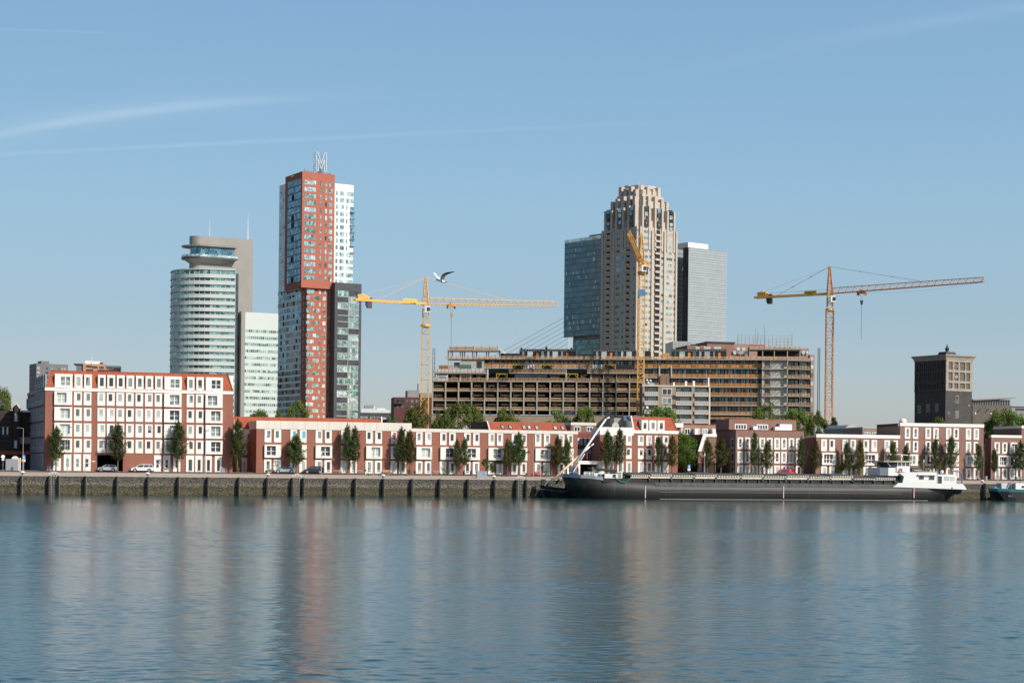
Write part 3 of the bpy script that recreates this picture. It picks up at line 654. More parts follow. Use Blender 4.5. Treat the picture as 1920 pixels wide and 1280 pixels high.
b = MB(); b.hexa([(xm+.2,0,zd),(xr-.2,0,zd),(xr-.2,bk7,zd),(xm+.2,bk7,zd),(xm+.2,2.4,zt7),(xe,2.4,zt7),(xe,9,zt7),(xm+.2,9,zt7)]); b.build('mansard_roof', M['tile'], C_)
b = MB(); b.tube((xr-.2,-.05,zd),(xe,2.4,zt7+.03),.15); b.build('ridge_tiles', M['tile'], C_)
b = MB(); b.hexa([(xm-.05,.0,zd),(xm+.19,.0,zd),(xm+.19,6,zd),(xm-.05,6,zd),(xm-.05,1.9,zt7+.2),(xm+.19,1.9,zt7+.2),(xm+.19,6,zt7+.2),(xm-.05,6,zt7+.2)]); b.build('verge', M['white'], C_)
zd1, zd0 = f7.z(1220, 787.5), f7.z(1220, 808.8)
for a, c in ((1202.5,1214.3),(1217.2,1230),(1232.6,1245.5)):
    x0, x1 = f7.sx(a,800), f7.sx(c,800); w = x1-x0; h = zd1-zd0
    b = MB(); b.hexa([(x0-.1,0,zd0),(x1,0,zd0),(x1,2.7,zd0),(x0-.1,2.7,zd0),(x0-.1,.45,zd1),(x1,.45,zd1),(x1,2.7,zd1),(x0-.1,2.7,zd1)]); b.build('dormer', M['white'], C_)
    win(C_, x0, x1, zd0-.25, zd1, x0+.28*w, x0+.76*w, zd0+.22*h, zd0+.78*h, .2, deep=.4, pm=M['pane'])
cs = [(1140,1150.6),(1157,1168.6),(1173.2,1183.9),(1195.5,1206.4),(1211.1,1222),(1227,1238.7),(1242.2,1253)]
row(C_, f7, cs, 816.2, 835.5, 1215, 'w'); row(C_, f7, cs, 840.2, 860.6, 1215, 'w'); row(C_, f7, cs, 864.8, 888.5, 1215, 'd')
# terrace clutter
b = MB(); X = f7.sx(1164, 793, 4); b.box(X-1.2, X+6.2, 5, 8, zb_-.4, zb_+2.2); b.build('terrace_shed', M['conc_d'], C_)
b = MB(); X = f7.sx(1166, 793, 3); b.hexa([(X,1.6,zb_+1.5),(X+4.6,1.6,zb_+1.8),(X+4.6,1.7,zb_+1.7),(X,1.7,zb_+1.4),(X+1,5,zb_+2.7),(X+5,5,zb_+2.8),(X+5,5.1,zb_+2.7),(X+1,5.1,zb_+2.6)]); b.build('awning', mat('blue_grey_canvas',(.10,.13,.17),.8), C_)
b = MB(); X = f7.sx(1154, 797, 2)
for r_ in (.75, .45): b.path([(X+r_*math.cos(math.pi*i/10), 2, zb_-.1+r_*1.5*math.sin(math.pi*i/10)) for i in range(11)], .09)
for i in range(5): b.box(X-.7, X+.7, 1.95, 2.05, zb_+.02+i*.18, zb_+.08+i*.18)
b.build('arched_trellis', M['cream'], C_)
# ---- low brick terrace behind
f8 = hframe(1263, 26)
E8 = frthing('rear_terrace', 'rose brick upper storey with white doors seen over the shaded gable house', 'house', f8)
x1 = f8.sx(1345, 800); z1 = f8.z(1300, 796.2); z0 = f8.z(1300, 814)
b = MB(); b.box(-1, x1, 0, 9, -.3, z1); b.build('wall', M['brick_p'], E8); 
b = MB(); b.box(-1, x1, -.05, 9.05, z1, z1+.12); b.build('capping', M['tile'], E8)
b = MB(); b.box(-1, f8.sx(1277,800), -1.5, -.1, z1-.7, z1+.3); b.build('white_canopy', M['white'], E8)
row(E8, f8, [(1266,1271.4),(1276.5,1279.5),(1283.5,1293.8),(1301.5,1312),(1316.3,1327),(1334,1342)], 803, 814.5, 1300, 'n')
for a in (1298.5, 1331.5): 
    X = f8.sx(a, 810); MB().box(X, X+.9, -1.5, -.1, z0-.3, z0+1.3).build('terrace_screen', M['frame'], E8)
# ---- shaded gable house in the gap
f9 = hframe(1308.2, 4)
E9 = frthing('gable_house', 'brick house in the gap with a sloping white gable edge and shaded base', 'house', f9)
x1 = f9.sx(1343, 850); z1 = f9.z(1320, 819); z2 = f9.z(1325, 813.8); xk = f9.sx(1317.5, 815); zk = f9.z(1309, 846)
b = MB(); b.ext([(0,f9.z(1320,867.6)),(x1,f9.z(1320,867.6)),(x1,z1),(xk+.35,z1),(0.35,zk)], 0, 9); b.build('wall', M['brick_d'], E9)
b = MB(); b.box(1.5, x1, .6, 9, -.3, f9.z(1320,867.6)-.01); b.build('base_wall', M['brick_shade'], E9)
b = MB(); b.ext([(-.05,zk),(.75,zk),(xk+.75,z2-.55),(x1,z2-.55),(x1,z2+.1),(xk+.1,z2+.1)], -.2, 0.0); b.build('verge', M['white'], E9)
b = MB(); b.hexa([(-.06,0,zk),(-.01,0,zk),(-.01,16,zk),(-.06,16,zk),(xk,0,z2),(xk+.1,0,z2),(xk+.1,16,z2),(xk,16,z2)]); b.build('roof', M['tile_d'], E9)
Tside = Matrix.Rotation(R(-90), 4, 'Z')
b = MB(); b.prism([(0,.02),(1,.02),(1,18),(-2.2,18)], -.3, zk); b.build('side_wall', M['brick_shade'], E9)
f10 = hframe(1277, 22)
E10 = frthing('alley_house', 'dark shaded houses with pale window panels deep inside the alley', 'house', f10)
xx = f10.sx(1309, 850); b = MB(); b.box(-3, xx+1, 0, 6, -.3, f10.z(1290,815)); b.build('wall', M['brick_shade'], E10)  # alley shade is put into the dark brick colour
row(E10, f10, [(1277,1282),(1283,1288),(1294.5,1299.5),(1301,1305.5)], 868, 886, 1290, 't2', pm=M['pane_dark'])
row(E10, f10, [(1294.5,1299.5),(1301,1305.5)], 843, 864, 1290, 'n', pm=M['pane_dark']); row(E10, f10, [(1293,1301),(1301.5,1306.5)], 820, 841, 1290, 'n')

# ---- plum brick house with penthouse
f11 = hframe(1379.2)
D = frthing('penthouse_block', 'plum brick block with a grid of tall white windows and a set back penthouse', 'house', f11)
xr = f11.sx(1507, 850); zt11 = f11.z(1440, 807); xs11 = f11.sx(1342.3, 820, 14)
b = MB(); b.prism([(0,0),(xr,0),(xr,14),(xs11,14)], -.3, zt11); b.build('wall', M['brick_d'], D)
b = MB(); b.prism([(-.04,-.05),(xr+.04,-.05),(xr+.04,14.04),(xs11-.04,14.04)], zt11, zt11+.14); b.build('capping', M['tile_d'], D)
pa, pb = f11.sx(1367, 795, 2.5), f11.sx(1493, 795, 2.5); zp = f11.z(1430, 786.5, 2.5)
b = MB(); b.prism([(pa,2.5),(pb,2.5),(pb,12),(f11.sx(1342,795,13),13)], zt11+.14, zp); b.build('penthouse', M['brick_d'], D)
b = MB(); b.prism([(pa-.04,2.45),(pb+.04,2.45),(pb+.04,12.04),(f11.sx(1342,795,13)-.04,13.04)], zp, zp+.12); b.build('penthouse_capping', M['tile'], D)
for rr, ns in (((1377.5,1400),2),((1418.5,1440),2)):
    T_ = Matrix.Translation((0,2.5,0)); X0, X1 = f11.sx(rr[0],800,2.5), f11.sx(rr[1],800,2.5); z0, z1 = zt11+.2, f11.z(1430,795.3,2.5)
    win(D, X0, X1, z0, z1, X0+.15, X1-.15, z0+.1, z1-.15, .1, mull=(3,0), pm=M['pane_dark'], T=T_)
X0, X1 = f11.sx(1459.3,800,2.5), f11.sx(1481.8,800,2.5); MB().box(X0, X1, 1.6, 2.52, zt11+.14, f11.z(1470,794.7,2.5)).build('white_screen', M['frame'], D)
MB().box(X0-.3, X1+.1, 1.55, 2.5, f11.z(1470,794.7,2.5), f11.z(1470,794,2.5)).build('screen_capping', M['tile'], D)
for a in (1450.5, 1410): MB().box(f11.sx(a,800,2), f11.sx(a+8.5,800,2), 1.2, 2.4, zt11+.1, zt11+.95).build('terrace_planter', M['frame'], D)
cs = [(1382.2,1392.6),(1396,1406.3),(1410,1420.6),(1423.2,1434),(1437,1448),(1451.2,1461.9),(1464.4,1474.8),(1478.1,1488.4),(1491.7,1502.4)]
for yt, yb, s_ in ((820.3,842.2,'t'),(846.2,868.2,'t'),(872.1,893.5,'t2')): row(D, f11, cs, yt, yb, 1430, s_)
TsD = Matrix.Rotation(math.atan2(14, xs11)+math.pi, 4, 'Z')
for z0, z1 in ((f11.z(1380,842),f11.z(1380,820)),(f11.z(1380,868),f11.z(1380,846)),(.05,f11.z(1380,872))):
    win(D, -3.4, -.9, z0, z1, -2.9, -1.3, z0+.4, z1-.3, .12, pm=M['pane_dark'], fm=M['sidepanel'], T=TsD)

# ---- three storey house with white band, tall neighbour, end house
f12 = hframe(1530)
E = frthing('bay_house', 'three storey plum brick house with white top band behind the barge covers', 'house', f12)
xr = f12.sx(1686.8, 860); z0 = f12.z(1600, 820.6); z1 = f12.z(1600, 814.4); xs = f12.sx(1507.2, 820, 13)
b = MB(); b.prism([(0,0),(xr,0),(xr,13),(xs,13)], -.3, z0); b.build('wall', M['brick_d'], E)
b = MB(); b.prism([(-.03,-.12),(xr,-.12),(xr,1.2),(-.03,1.2)], z0, z1); b.prism([(-.03,1.2),(xr,1.2),(xr,13),(xs,13)], z0, z1-.25); b.build('parapet', M['white'], E)
c12 = [(1539.3,1549.7),(1554.6,1564.9),(1579,1589.3),(1594.1,1604.4),(1618.4,1628.8),(1633.5,1643.9),(1657.6,1667.9),(1672.6,1683)]
row(E, f12, c12, 823.2, 845.2, 1550, 'w'); row(E, f12, [(1539.7,1566),(1579,1604.8),(1618.4,1644.3),(1657.5,1683)], 848.4, 871.2, 1550, 'm', proud=.5, pm=M['pane_dark'])
row(E, f12, c12, 873.6, 894.5, 1550, 'd')
f13 = hframe(1687)
Fh = frthing('tall_row_house', 'four storey plum brick house with white band and tall paired windows behind the white wheelhouse', 'house', f13)
xr = f13.sx(1844, 850); z0 = f13.z(1760, 799.6); z1 = f13.z(1760, 793.6); xs = f13.sx(1643.8, 800, 14)
b = MB(); b.prism([(0,0),(xr,0),(xr,14),(xs,14)], -.3, z0); b.build('wall', M['brick_d'], Fh)
b = MB(); b.prism([(-.03,-.12),(xr+.03,-.12),(xr+.03,1),(-.03,1)], z0, z1); b.build('parapet', M['white'], Fh)
b = MB(); b.prism([(0,1),(xr,1),(xr,14),(xs,14)], z0, z1-.1); b.build('side_wall', M['brick_shade'], Fh)  # side face darker than the front: shade put into the brick
MB().lathe((f13.sx(1693,790,2),2,z1-.1), [(.05,0),(.75,.05),(.85,.5),(.7,.9),(.3,1.15)], 10).build('dish', M['frame'], Fh, True)
c13 = [(1696,1706.2),(1711,1721.1),(1734.6,1744.8),(1749.3,1759.5),(1773,1783),(1787.3,1797.2),(1810.3,1820.3),(1825,1835)]
row(Fh, f13, c13, 802, 823.2, 1760, 't'); row(Fh, f13, c13, 827, 848.2, 1760, 't')
row(Fh, f13, [(1696,1721),(1734.6,1759.5),(1773,1797.2),(1810,1835)], 852.2, 873.3, 1760, 'm', proud=.16)
row(Fh, f13, c13, 877, 897.5, 1760, 'd')
f14 = hframe(1858)
Gh = frthing('corner_house', 'brick house cut by the right edge with white band and shaded roof storey', 'house', f14)
xr = f14.sx(1975, 860); z0 = f14.z(1880, 820.2); z1 = f14.z(1880, 815.3); xs = f14.sx(1846, 820, 13)
b = MB(); b.prism([(0,0),(xr,0),(xr,13),(xs,13)], -.3, z0); b.build('wall', M['brick_d'], Gh)
xm = f14.sx(1915.5, 815); b = MB(); b.box(-.03, xm, -.12, 1, z0, z1); b.build('parapet', M['white'], Gh)
zt14 = f14.z(1915, 797.5); b = MB(); b.prism([(xm,0),(xr,0),(xr,13),(f14.sx(1880,805,9),13),(f14.sx(1880,805,9),9)], z0+.01, zt14-.6); b.build('roof_storey', M['brick_d'], Gh)
b = MB(); b.prism([(xm-.05,-.12),(xr,-.12),(xr,13.1),(f14.sx(1880,805,9)-.05,13.1),(f14.sx(1880,805,9)-.05,9)], zt14-.6, zt14); b.build('roof_band', M['white'], Gh)
c14 = [(1864,1874),(1878.6,1888)]
row(Gh, f14, c14, 829, 850, 1880, 't'); row(Gh, f14, [(1892.6,1908)], 829, 850.5, 1880, 'm', proud=.5); row(Gh, f14, [(1911.5,1922),(1926,1936)], 829, 850, 1880, 't')
row(Gh, f14, [(1870,1889.8)], 853.6, 874.5, 1880, 'm', proud=.5, pm=M['pane_dark']); row(Gh, f14, [(1891.8,1902),(1906,1916.5)], 853.6, 874.3, 1880, 't')
row(Gh, f14, [(1864,1874),(1878.4,1888.2),(1892,1902.2),(1904.7,1914.6)], 877.5, 898.6, 1880, 'd'); 
# small house behind
f15 = hframe(1616.5, 30)
H5 = frthing('rear_roof_house', 'small rose brick roof storey with paired windows peeking over the white band', 'house', f15)
x1 = f15.sx(1660, 810); z1 = f15.z(1620, 802.3); xl = f15.sx(1594, 805, 8)
b = MB(); b.prism([(0,0),(x1,0),(x1,12),(xl,12),(xl,8)], -.3, z1); b.build('wall', M['brick_p'], H5)
b = MB(); b.prism([(0.02,-.05),(x1,-.05),(x1,12),(xl-.1,12),(xl-.1,8)], z1, z1+.3); b.build('capping', M['steel'], H5)
row(H5, f15, [(1621,1631.6),(1635.5,1645)], 810, 816.5, 1630, 'n')
f16 = hframe(1582, 60)
H6 = frthing('vaulted_shed', 'grey low vaulted roof far behind the dark pine', 'shed', f16)
x1 = f16.sx(1612, 805); z1 = f16.z(1590,803); b = MB(); b.box(0, x1, 0, 12, -.3, z1); b.build('wall', M['conc_d'], H6)
b = MB(); b.ext([(x1*(.02+.9*i/10), z1+.02+1.0*math.sin(math.pi*i/10)) for i in range(11)], 0, 12); b.build('roof', M['steel'], H6)
# old brick house far left, its shade put into the brick colour
f17 = hframe(12, 24)
O = frthing('old_gabled_house', 'shade-darkened old brick house with small white pointed gable beside the tall apartment block', 'house', f17)
xr = f17.sx(50.5, 850); xw = f17.sx(36, 800); z1 = f17.z(40, 770.3)
b = MB(); b.box(-14, xr+2.5, 0, 12, -.3, z1); b.build('wall', M['brick_shade'], O)
g0, g1 = f17.sx(23.5, 790), f17.sx(37.5, 790); gm = (g0+g1)/2; zg = f17.z(30, 756)
b = MB(); b.ext([(g0,-.3),(g1,-.3),(g1,z1+.4),(gm,zg),(g0,z1+.4)], -1.2, 0); b.build('gable_front', M['brick_shade'], O)
b = MB(); b.tube((gm-.05,-1.2,zg+.1),(g1+.15,-1.2,z1+.3),.16); b.tube((gm+.05,-1.2,zg+.1),(g0-.15,-1.2,z1+.3),.10); b.box(g1,xr+2.5,-.35,0,z1-.25,z1+.15); b.build('gable_trim', M['cream'], O)
b = MB(); b.box(g1, xr+2.4, -1.0, -.01, 5.5, z1-5.5); b.build('terracotta_bay', M['brick_p'], O)
b = MB(); b.box(-14, xr+2.4, -1.25, -1.2, 3.2, 3.9); b.build('string_course', M['tile'], O)
for a, c, y0, y1 in ((26.5,33,775,790),(26.5,33,825,840),(26.5,32,858,874),(4,8,800,815),(12,16,800,815)):
    X0, X1 = f17.sx(a, 800, -1.2), f17.sx(c, 800, -1.2); z0_, z1_ = f17.z(30, y1, -1.2), f17.z(30, y0, -1.2)
    win(O, X0, X1, z0_, z1_, X0+.15, X1-.15, z0_+.15, z1_-.15, .08, mull=(1,.5), pm=M['pane_dark'], fm=M['sidepanel'], T=Matrix.Translation((0,-1.2,0)))
b = MB()
for i in range(14): b.box(-14, g0-.2, -.03, -.0, 1+i*1.0, 1.12+i*1.0)
b.build('louvre', M['dsteel'], O)
# ---------------------------------------------------------------- building under construction
pa_, pb_ = P(810, 860, 548), P(1207, 860, 540)
fs = Fr((pa_.x, pa_.y), math.atan2(pb_.y-pa_.y, pb_.x-pa_.x), ZG)
S = frthing('unfinished_building', 'large concrete apartment building under construction wrapped in timber guard rails', 'building', fs)
def Z(y, x=1000, off=0): return fs.z(x, y, off)
def X(x, off=0, y=740): return fs.sx(x, y, off)
def pbox(b, x0, x1, y0, y1, o0, o1, mi=0): b.box(X(x0,o0,(y0+y1)/2), X(x1,o0,(y0+y1)/2), o0, o1, Z(y1,(x0+x1)/2,o0), Z(y0,(x0+x1)/2,o0), mi)
def part(name, mt, *boxes, parent=None):
    b = MB()
    for q in boxes: pbox(b, *q)
    return b.build(name, M[mt], parent or S)
cx = [810.6 + 24.35*i + .018*i*i for i in range(17)]
lv = [715.2, 733.3, 751.4, 768.6, 778.5]
n_rail = 0
for i, y in enumerate(lv): part('floor_slab', 'conc_l', (809.5, 1206.5, y-.7, y+.6, -.15, 11))
for k, x in enumerate(cx):
    w = 1.1; part('column', 'conc_l', (x-w, x+w, 716, 795, -.25, .3))
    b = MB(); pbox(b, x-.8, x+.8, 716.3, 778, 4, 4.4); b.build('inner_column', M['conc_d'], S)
def rails(x0, x1, yb, h, off, mt='timber', posts=0, n=3, name='guard_rail', thick=.05):
    b = MB()
    for j in range(n):
        yy_ = yb - h*(j+.5)/n; pbox(b, x0, x1, yy_-.27*h/n*rnd.uniform(.7,1.2), yy_+.27*h/n*rnd.uniform(.7,1.2), off, off+thick)
    for j in range(posts+1):
        xx = x0 + (x1-x0)*j/max(posts,1); pbox(b, xx-.2, xx+.2, yb-h-.6, yb, off-.06, off-.01, 1)
    return b.build(name, [M[mt], M['dsteel']], S)
for r in range(1, 4):
    for k in range(16):
        x0, x1 = cx[k]+1.1, cx[k+1]-1.1
        rails(x0, x1, lv[r]-1.0, 5.4, .1, 'timber', 1, 2)
for r in range(0, 4):      # second line of rails and partitions deep inside each bay
    for k in range(16):
        x0, x1 = cx[k]+1.1, cx[k+1]-1.1; yb = lv[r+1]-1.0; off = 2.0 + (k % 3)*.25
        if k < 4 and r < 2 and k in (1,2): continue
        b = MB(); a = x0 + rnd.uniform(0, 6)
        pbox(b, a, min(a+rnd.uniform(12, 18), x1), yb-11.3, yb-10.2, off, off+.1); pbox(b, a, min(a+rnd.uniform(12, 18), x1), yb-9.6, yb-7.6, off+.1, off+.2, 1)
        b.build('inner_rail', [M['timber'], M['conc_l']], S)
        if rnd.random() < .5:
            b = MB(); pbox(b, x0+rnd.uniform(1,15), x1-1, yb-12, yb, 3.2, 3.25+.1); 
            q = x0+rnd.uniform(3,15); b = MB(); pbox(b, q, q+rnd.uniform(2,5), yb-rnd.uniform(3,9), yb, 3.2, 3.6)
            b.build('stacked_material', M[rnd.choice(['conc_l','timber','steel','ply'])], S)
        if rnd.random() < .35:
            q = x0+rnd.uniform(1,8); part('timber_prop', 'timber', (q, q+1.0, yb-15.5, yb, 2.2, 2.3))
part('shade_backing', 'void', (811, 1205, 716, 777, 10.2, 10.6))  # near-black sheet stands for the shade deep inside the floors
part('side_wall', 'conc_l', (1205.2, 1207.6, 700, 722, -.2, 9))
part('podium', 'brick_tan', (809, 1330, 779.5, 797, -6, -.6)); part('podium_coping', 'conc_d', (809, 1330, 778.6, 779.5, -6.1, -.5))
part('shopfront', 'pane_dark', (1034, 1080, 770, 778, .2, .3)); part('shopfront', 'pane_dark', (1131, 1152, 770, 778, .2, .3)); 
for i in range(8): 
    b = MB(); x0 = 1034+i*14.5; b.tube((X(x0),-.05,Z(778)),(X(x0+12),-.05,Z(769.5)),.06); b.build('brace', M['steel'], S)
rails(811, 1205, 714.3, 6.0, -.1, 'timber', 48, 3)
# fourth storey
for x0, x1 in ((813, 913), (954, 1061), (1101, 1206)):
    part('floor_slab', 'conc_l', (x0, x1, 697.6, 700, 1.5, 9)); rails(x0, x1, 697.6, 5.6, 1.4, 'timber', 14, 3)
for x in (816, 820.5, 863, 882, 911, 1108, 1132, 1156, 1180.5): part('column', 'conc_l', (x-.9, x+.9, 700, 714.3, 2.2, 2.6))
part('column', 'wht_panel', (913, 915.5, 692, 713, 1.4, 1.8)); part('column', 'wht_panel', (1060.5, 1062, 692, 713, 1.4, 1.8))
part('shade_backing', 'void', (840, 908, 700.5, 714.3, 9.2, 9.6), (908.1, 1206, 676, 714.3, 9.2, 9.6)); part('inner_panel', 'conc_l', (864, 886, 701.5, 707, 5, 5.2)); 
for x0, x1 in ((822,838),(845,858),(893,904),(1003,1022),(1030,1050),(1109,1129),(1134,1153),(1158,1178),(1184,1204),(1088,1100)):
    part('inner_rail', 'timber', (x0, x1, 701.8, 703.6, 7, 7.1), (x0+1, x1-3, 705.2, 706.4, 3.4, 3.5)); part('inner_parapet', 'conc_l', (x0+1, x1-1, 706.8, 708.4, 3.3, 3.4))
part('glass_balustrade', 'pane_dark', (965, 1026, 701, 709, 1.8, 1.9))
for x0, x1 in ((930.3,951.3),(1062.2,1083.8)):
    yb0, yb1 = 700, 708.8; b = MB(); pbox(b, x0, x1, yb0, yb0+1.4, .4, .5); pbox(b, x0, x0+1.3, yb0+1.4, yb1, .4, .5); pbox(b, x1-1.3, x1, yb0+1.4, yb1, .4, .5)
    b.tube((X(x0+1), .45, Z(yb1)), (X(x0+7), .45, Z(yb0+1)), .09); b.tube((X(x1-1), .45, Z(yb1)), (X(x1-7), .45, Z(yb0+1)), .09); b.build('yellow_platform', mat('formwork_yellow', (.42,.30,.03), .6, .2), S)
for x0, x1 in ((959.6,982.5),(1014.4,1037),(1132,1154.6)):
    yb0, yb1 = 683, 691.7; b = MB(); pbox(b, x0, x1, yb0, yb0+1.2, 1.6, 1.7); pbox(b, x0, x0+1.2, yb0+1.2, yb1, 1.6, 1.7); pbox(b, x1-1.2, x1, yb0+1.2, yb1, 1.6, 1.7)
    b.tube((X(x0+1,1.6), 1.65, Z(yb1,x0,1.6)), (X(x0+8,1.6), 1.65, Z(yb0+1,x0,1.6)), .08); b.tube((X(x1-1,1.6), 1.65, Z(yb1,x1,1.6)), (X(x1-8,1.6), 1.65, Z(yb0+1,x1,1.6)), .08); b.build('yellow_platform', M['formwork_yellow'] if 'formwork_yellow' in M else MATS['formwork_yellow'], S)
    part('platform_back', 'void', (x0+1, x1-1, yb0+1, yb1, 2.2, 2.3))
part('dark_screen', 'black', (1155, 1190, 684, 691.6, 1.7, 1.9))
for x0, x1 in ((983.5,1004),(1110.5,1131)):
    b = MB(); n = 8
    for i in range(n):
        a0 = x0+(x1-x0)*i/n; a1 = x0+(x1-x0)*(i+1)/n; o = 1.7+.25*(i%2); o2 = 1.7+.25*((i+1)%2)
        b.quad((X(a0,o),o,Z(691.5,a0,o)),(X(a1,o2),o2,Z(691.5-(i%3),a1,o2)),(X(a1,o2),o2,Z(683.4,a1,o2)),(X(a0,o),o,Z(683.2,a0,o)))
    b.build('tarpaulin', mat('grey_tarpaulin', (.42,.42,.40), .7, .2, 1), S)
# fifth storey facade with galleries
part('gallery_wall', 'black', (908, 1430, 673.5, 690, 6, 6.5)); part('gallery_wall', 'black', (915, 955, 691, 699, 6, 6.5)); part('gallery_wall', 'black', (1061, 1101, 691, 699, 6, 6.5))
part('gallery_slab', 'wht_panel', (908, 1110, 689.6, 690.8, 4.4, 6)); part('gallery_slab', 'conc_l', (1190, 1428, 689.6, 690.8, 4.4, 6))
def galwin(x0, x1, y0, y1, off, seed, dens=24.3, door=True):
    x = x0; r_ = random.Random(seed); k = 0
    while x < x1-8:
        for a, w, mt in ((1.5, 5.5, 'pane'), (9.0, 3.6, 'door_o' if (door and r_.random() < .45) else 'pane_dark'), (15, 4.2, 'pane'), (20.2, 2.2, 'pane_curtain' if r_.random() < .4 else 'pane')):
            if x+a+w < x1: 
                o = part('door' if mt == 'door_o' else 'window', mt, (x+a, x+a+w, y0+(1.2 if mt != 'door_o' else 1.8), y1-(1.5 if mt != 'door_o' else .2), off-.05, off+.02))
        x += dens; k += 1
galwin(920, 1207, 675.5, 689.6, 6, 3); 
for x in (918.5, 1041, 1054, 1101, 1134.5, 1148, 1182.5): part('orange_door', 'door_o', (x-2.0, x+2.0, 677.3, 689.5, 4.9, 5.0)); 
rails(908, 1110, 689.4, 9.4, 4.4, 'timber', 14, 4); rails(1190, 1428, 689.4, 9.0, 4.4, 'ply', 20, 4)
for x0, x1 in ((922,938),(945,957),(1060,1069),(1077,1083),(1085,1090.5),(1214,1225),(1240,1262),(1275,1296),(1306,1330),(1345,1362),(1372,1386),(1396,1412),(1419,1427)):
    part('plywood_sheet', 'ply', (x0, x1, 683.2, 689, 4.46, 4.5))
part('floor_slab', 'conc_l', (838, 1456, 672.6, 674.2, 3.4, 10)); rails(836, 1460, 672.6, 5.2, 3.3, 'timber', 60, 2)
for x0, x1 in ((893,935),(1080,1110),(1255,1290)): part('plywood_sheet', 'ply', (x0, x1, 670.4, 672.4, 3.36, 3.4))
# left end, fifth and sixth storey
for x in (840.3, 846, 863.5): part('column', 'conc_l', (x-.9, x+.9, 674.5, 692, 3.6, 4))
part('concrete_wall', 'concrete', (863.8, 907.5, 675, 690.6, 3.9, 4.2)); part('window', 'pane_dark', (894, 903.3, 677, 689.5, 3.8, 3.88)); part('window', 'pane', (851, 862, 679, 689, 5, 5.1))
part('safety_net', 'formwork_green', (860, 883, 683.2, 691.3, 2.2, 2.3)) if 'formwork_green' in M else MB().box(X(860,2.2), X(883,2.2), 2.2, 2.3, Z(691.3,870,2.2), Z(683.4,870,2.2)).build('safety_net', mat('green_net', (.07,.16,.12), .8, .35, 4), S)
rails(823, 863, 692, 7.5, 2.4, 'timber', 8, 3); part('timber_hoarding', 'timber', (823, 840, 684, 691.5, 2.6, 2.7))
part('roof_slab', 'conc_l', (838.5, 937, 655.3, 657.6, 3.4, 9.5)); part('roof_parapet', 'wht_panel', (843, 889, 650, 655.2, 3.6, 3.8), (891, 934, 652, 655.2, 3.6, 3.8)); rails(842, 933, 655, 6.6, 3.4, 'timber', 6, 2)
for x in (840.3, 844.3, 848, 863, 867, 871, 886, 890, 893.5, 912, 916.2, 936): part('roof_column', 'conc_l', (x-.85, x+.85, 657.6, 672.6, 3.7+(x*7%5), 4.1+(x*7%5)))
b = MB(); b.hexa([(X(934),3.4,Z(657)),(X(941),3.4,Z(661)),(X(941),9,Z(661)),(X(934),9,Z(657)),(X(933),3.4,Z(651)),(X(940),3.4,Z(657.5)),(X(940),9,Z(657.5)),(X(933),9,Z(651))]); b.build('roof_edge', M['wht_panel'], S)
# black roof boxes
for i, (x0, x1, y0) in enumerate(((938,974,661),(974,1079.5,655),(1112.5,1191.5,655),(1207,1219,656),(1259,1362,655))):
    b = MB(); pbox(b, x0, x1, y0+1.5, 672.6, 7, 15); o = b.build('roof_box', M['black'], S)
    if i not in (0, 3):
        b = MB(); pbox(b, x0, x1, y0-.6, y0+1.5, 6.8, 15.2); b.build('roof_edge', M['dsteel'], S)
        b = MB(); x = x0+1
        while x < x1: pbox(b, x, x+1, y0+1.6, y0+2.8, 6.75, 6.95); x += 3
        b.build('edge_clip', M['wht_panel'], S)
        x = x0+5; kk = 0
        while x < x1-9:
            w = (4, 10, 3.5, 5.5)[kk % 4]; dr = kk % 5 == 2
            part('orange_door' if dr else 'window', 'door_o' if dr else ('pane_curtain' if kk%3 else 'pane'), (x, x+(4.5 if dr else w), y0+(6 if dr else 4), 671.5, 6.9, 7.0)); x += w+6; kk += 1
part('roof_stack', 'black', (976,979,651.5,655,8,9), (1022.5,1026,650,655,8,9), (1069.5,1072.5,651.5,655,8,9)); part('orange_crate', 'ply', (1242.5,1255,662,671,5.5,8))
for x0, x1 in ((1304,1312),(1320,1332),(1339,1352)): part('roof_packs', 'wht_panel', (x0, x1, 649.5, 654.4, 8, 11))
# rear wing with galleries
gl = [690.6, 708.2, 725.2, 742.3, 759.6, 777]
part('gallery_wall', 'black', (1207, 1429, 691, 795, 6, 6.6))
for j, y in enumerate(gl[1:], 1):
    part('gallery_slab', 'conc_l', (1207, 1428, y-.9, y+.8, 4.2, 6)); rails(1207, 1428, y-.9, 6.4 if j < 5 else 5.5, 4.2, 'ply' if j < 4 else 'timber', 22, 3)
for j, y in enumerate(gl[:-1]):
    x0 = 1209 if j < 1 else 1209; galwin(x0 if j < 2 else 1334, 1428, y+1.5, gl[j+1]-1, 6, 20+j, 23.6)
galwin(1209, 1428, 675.5, 689.6, 6, 9, 23.6)
rails(1330, 1428, 786, 4.5, 4.2, 'timber', 10, 2)
for x in (1236.5, 1259): part('mast_pipe', 'wht_panel', (x-.9, x+.9, 686, 706, 3.8, 4.1))
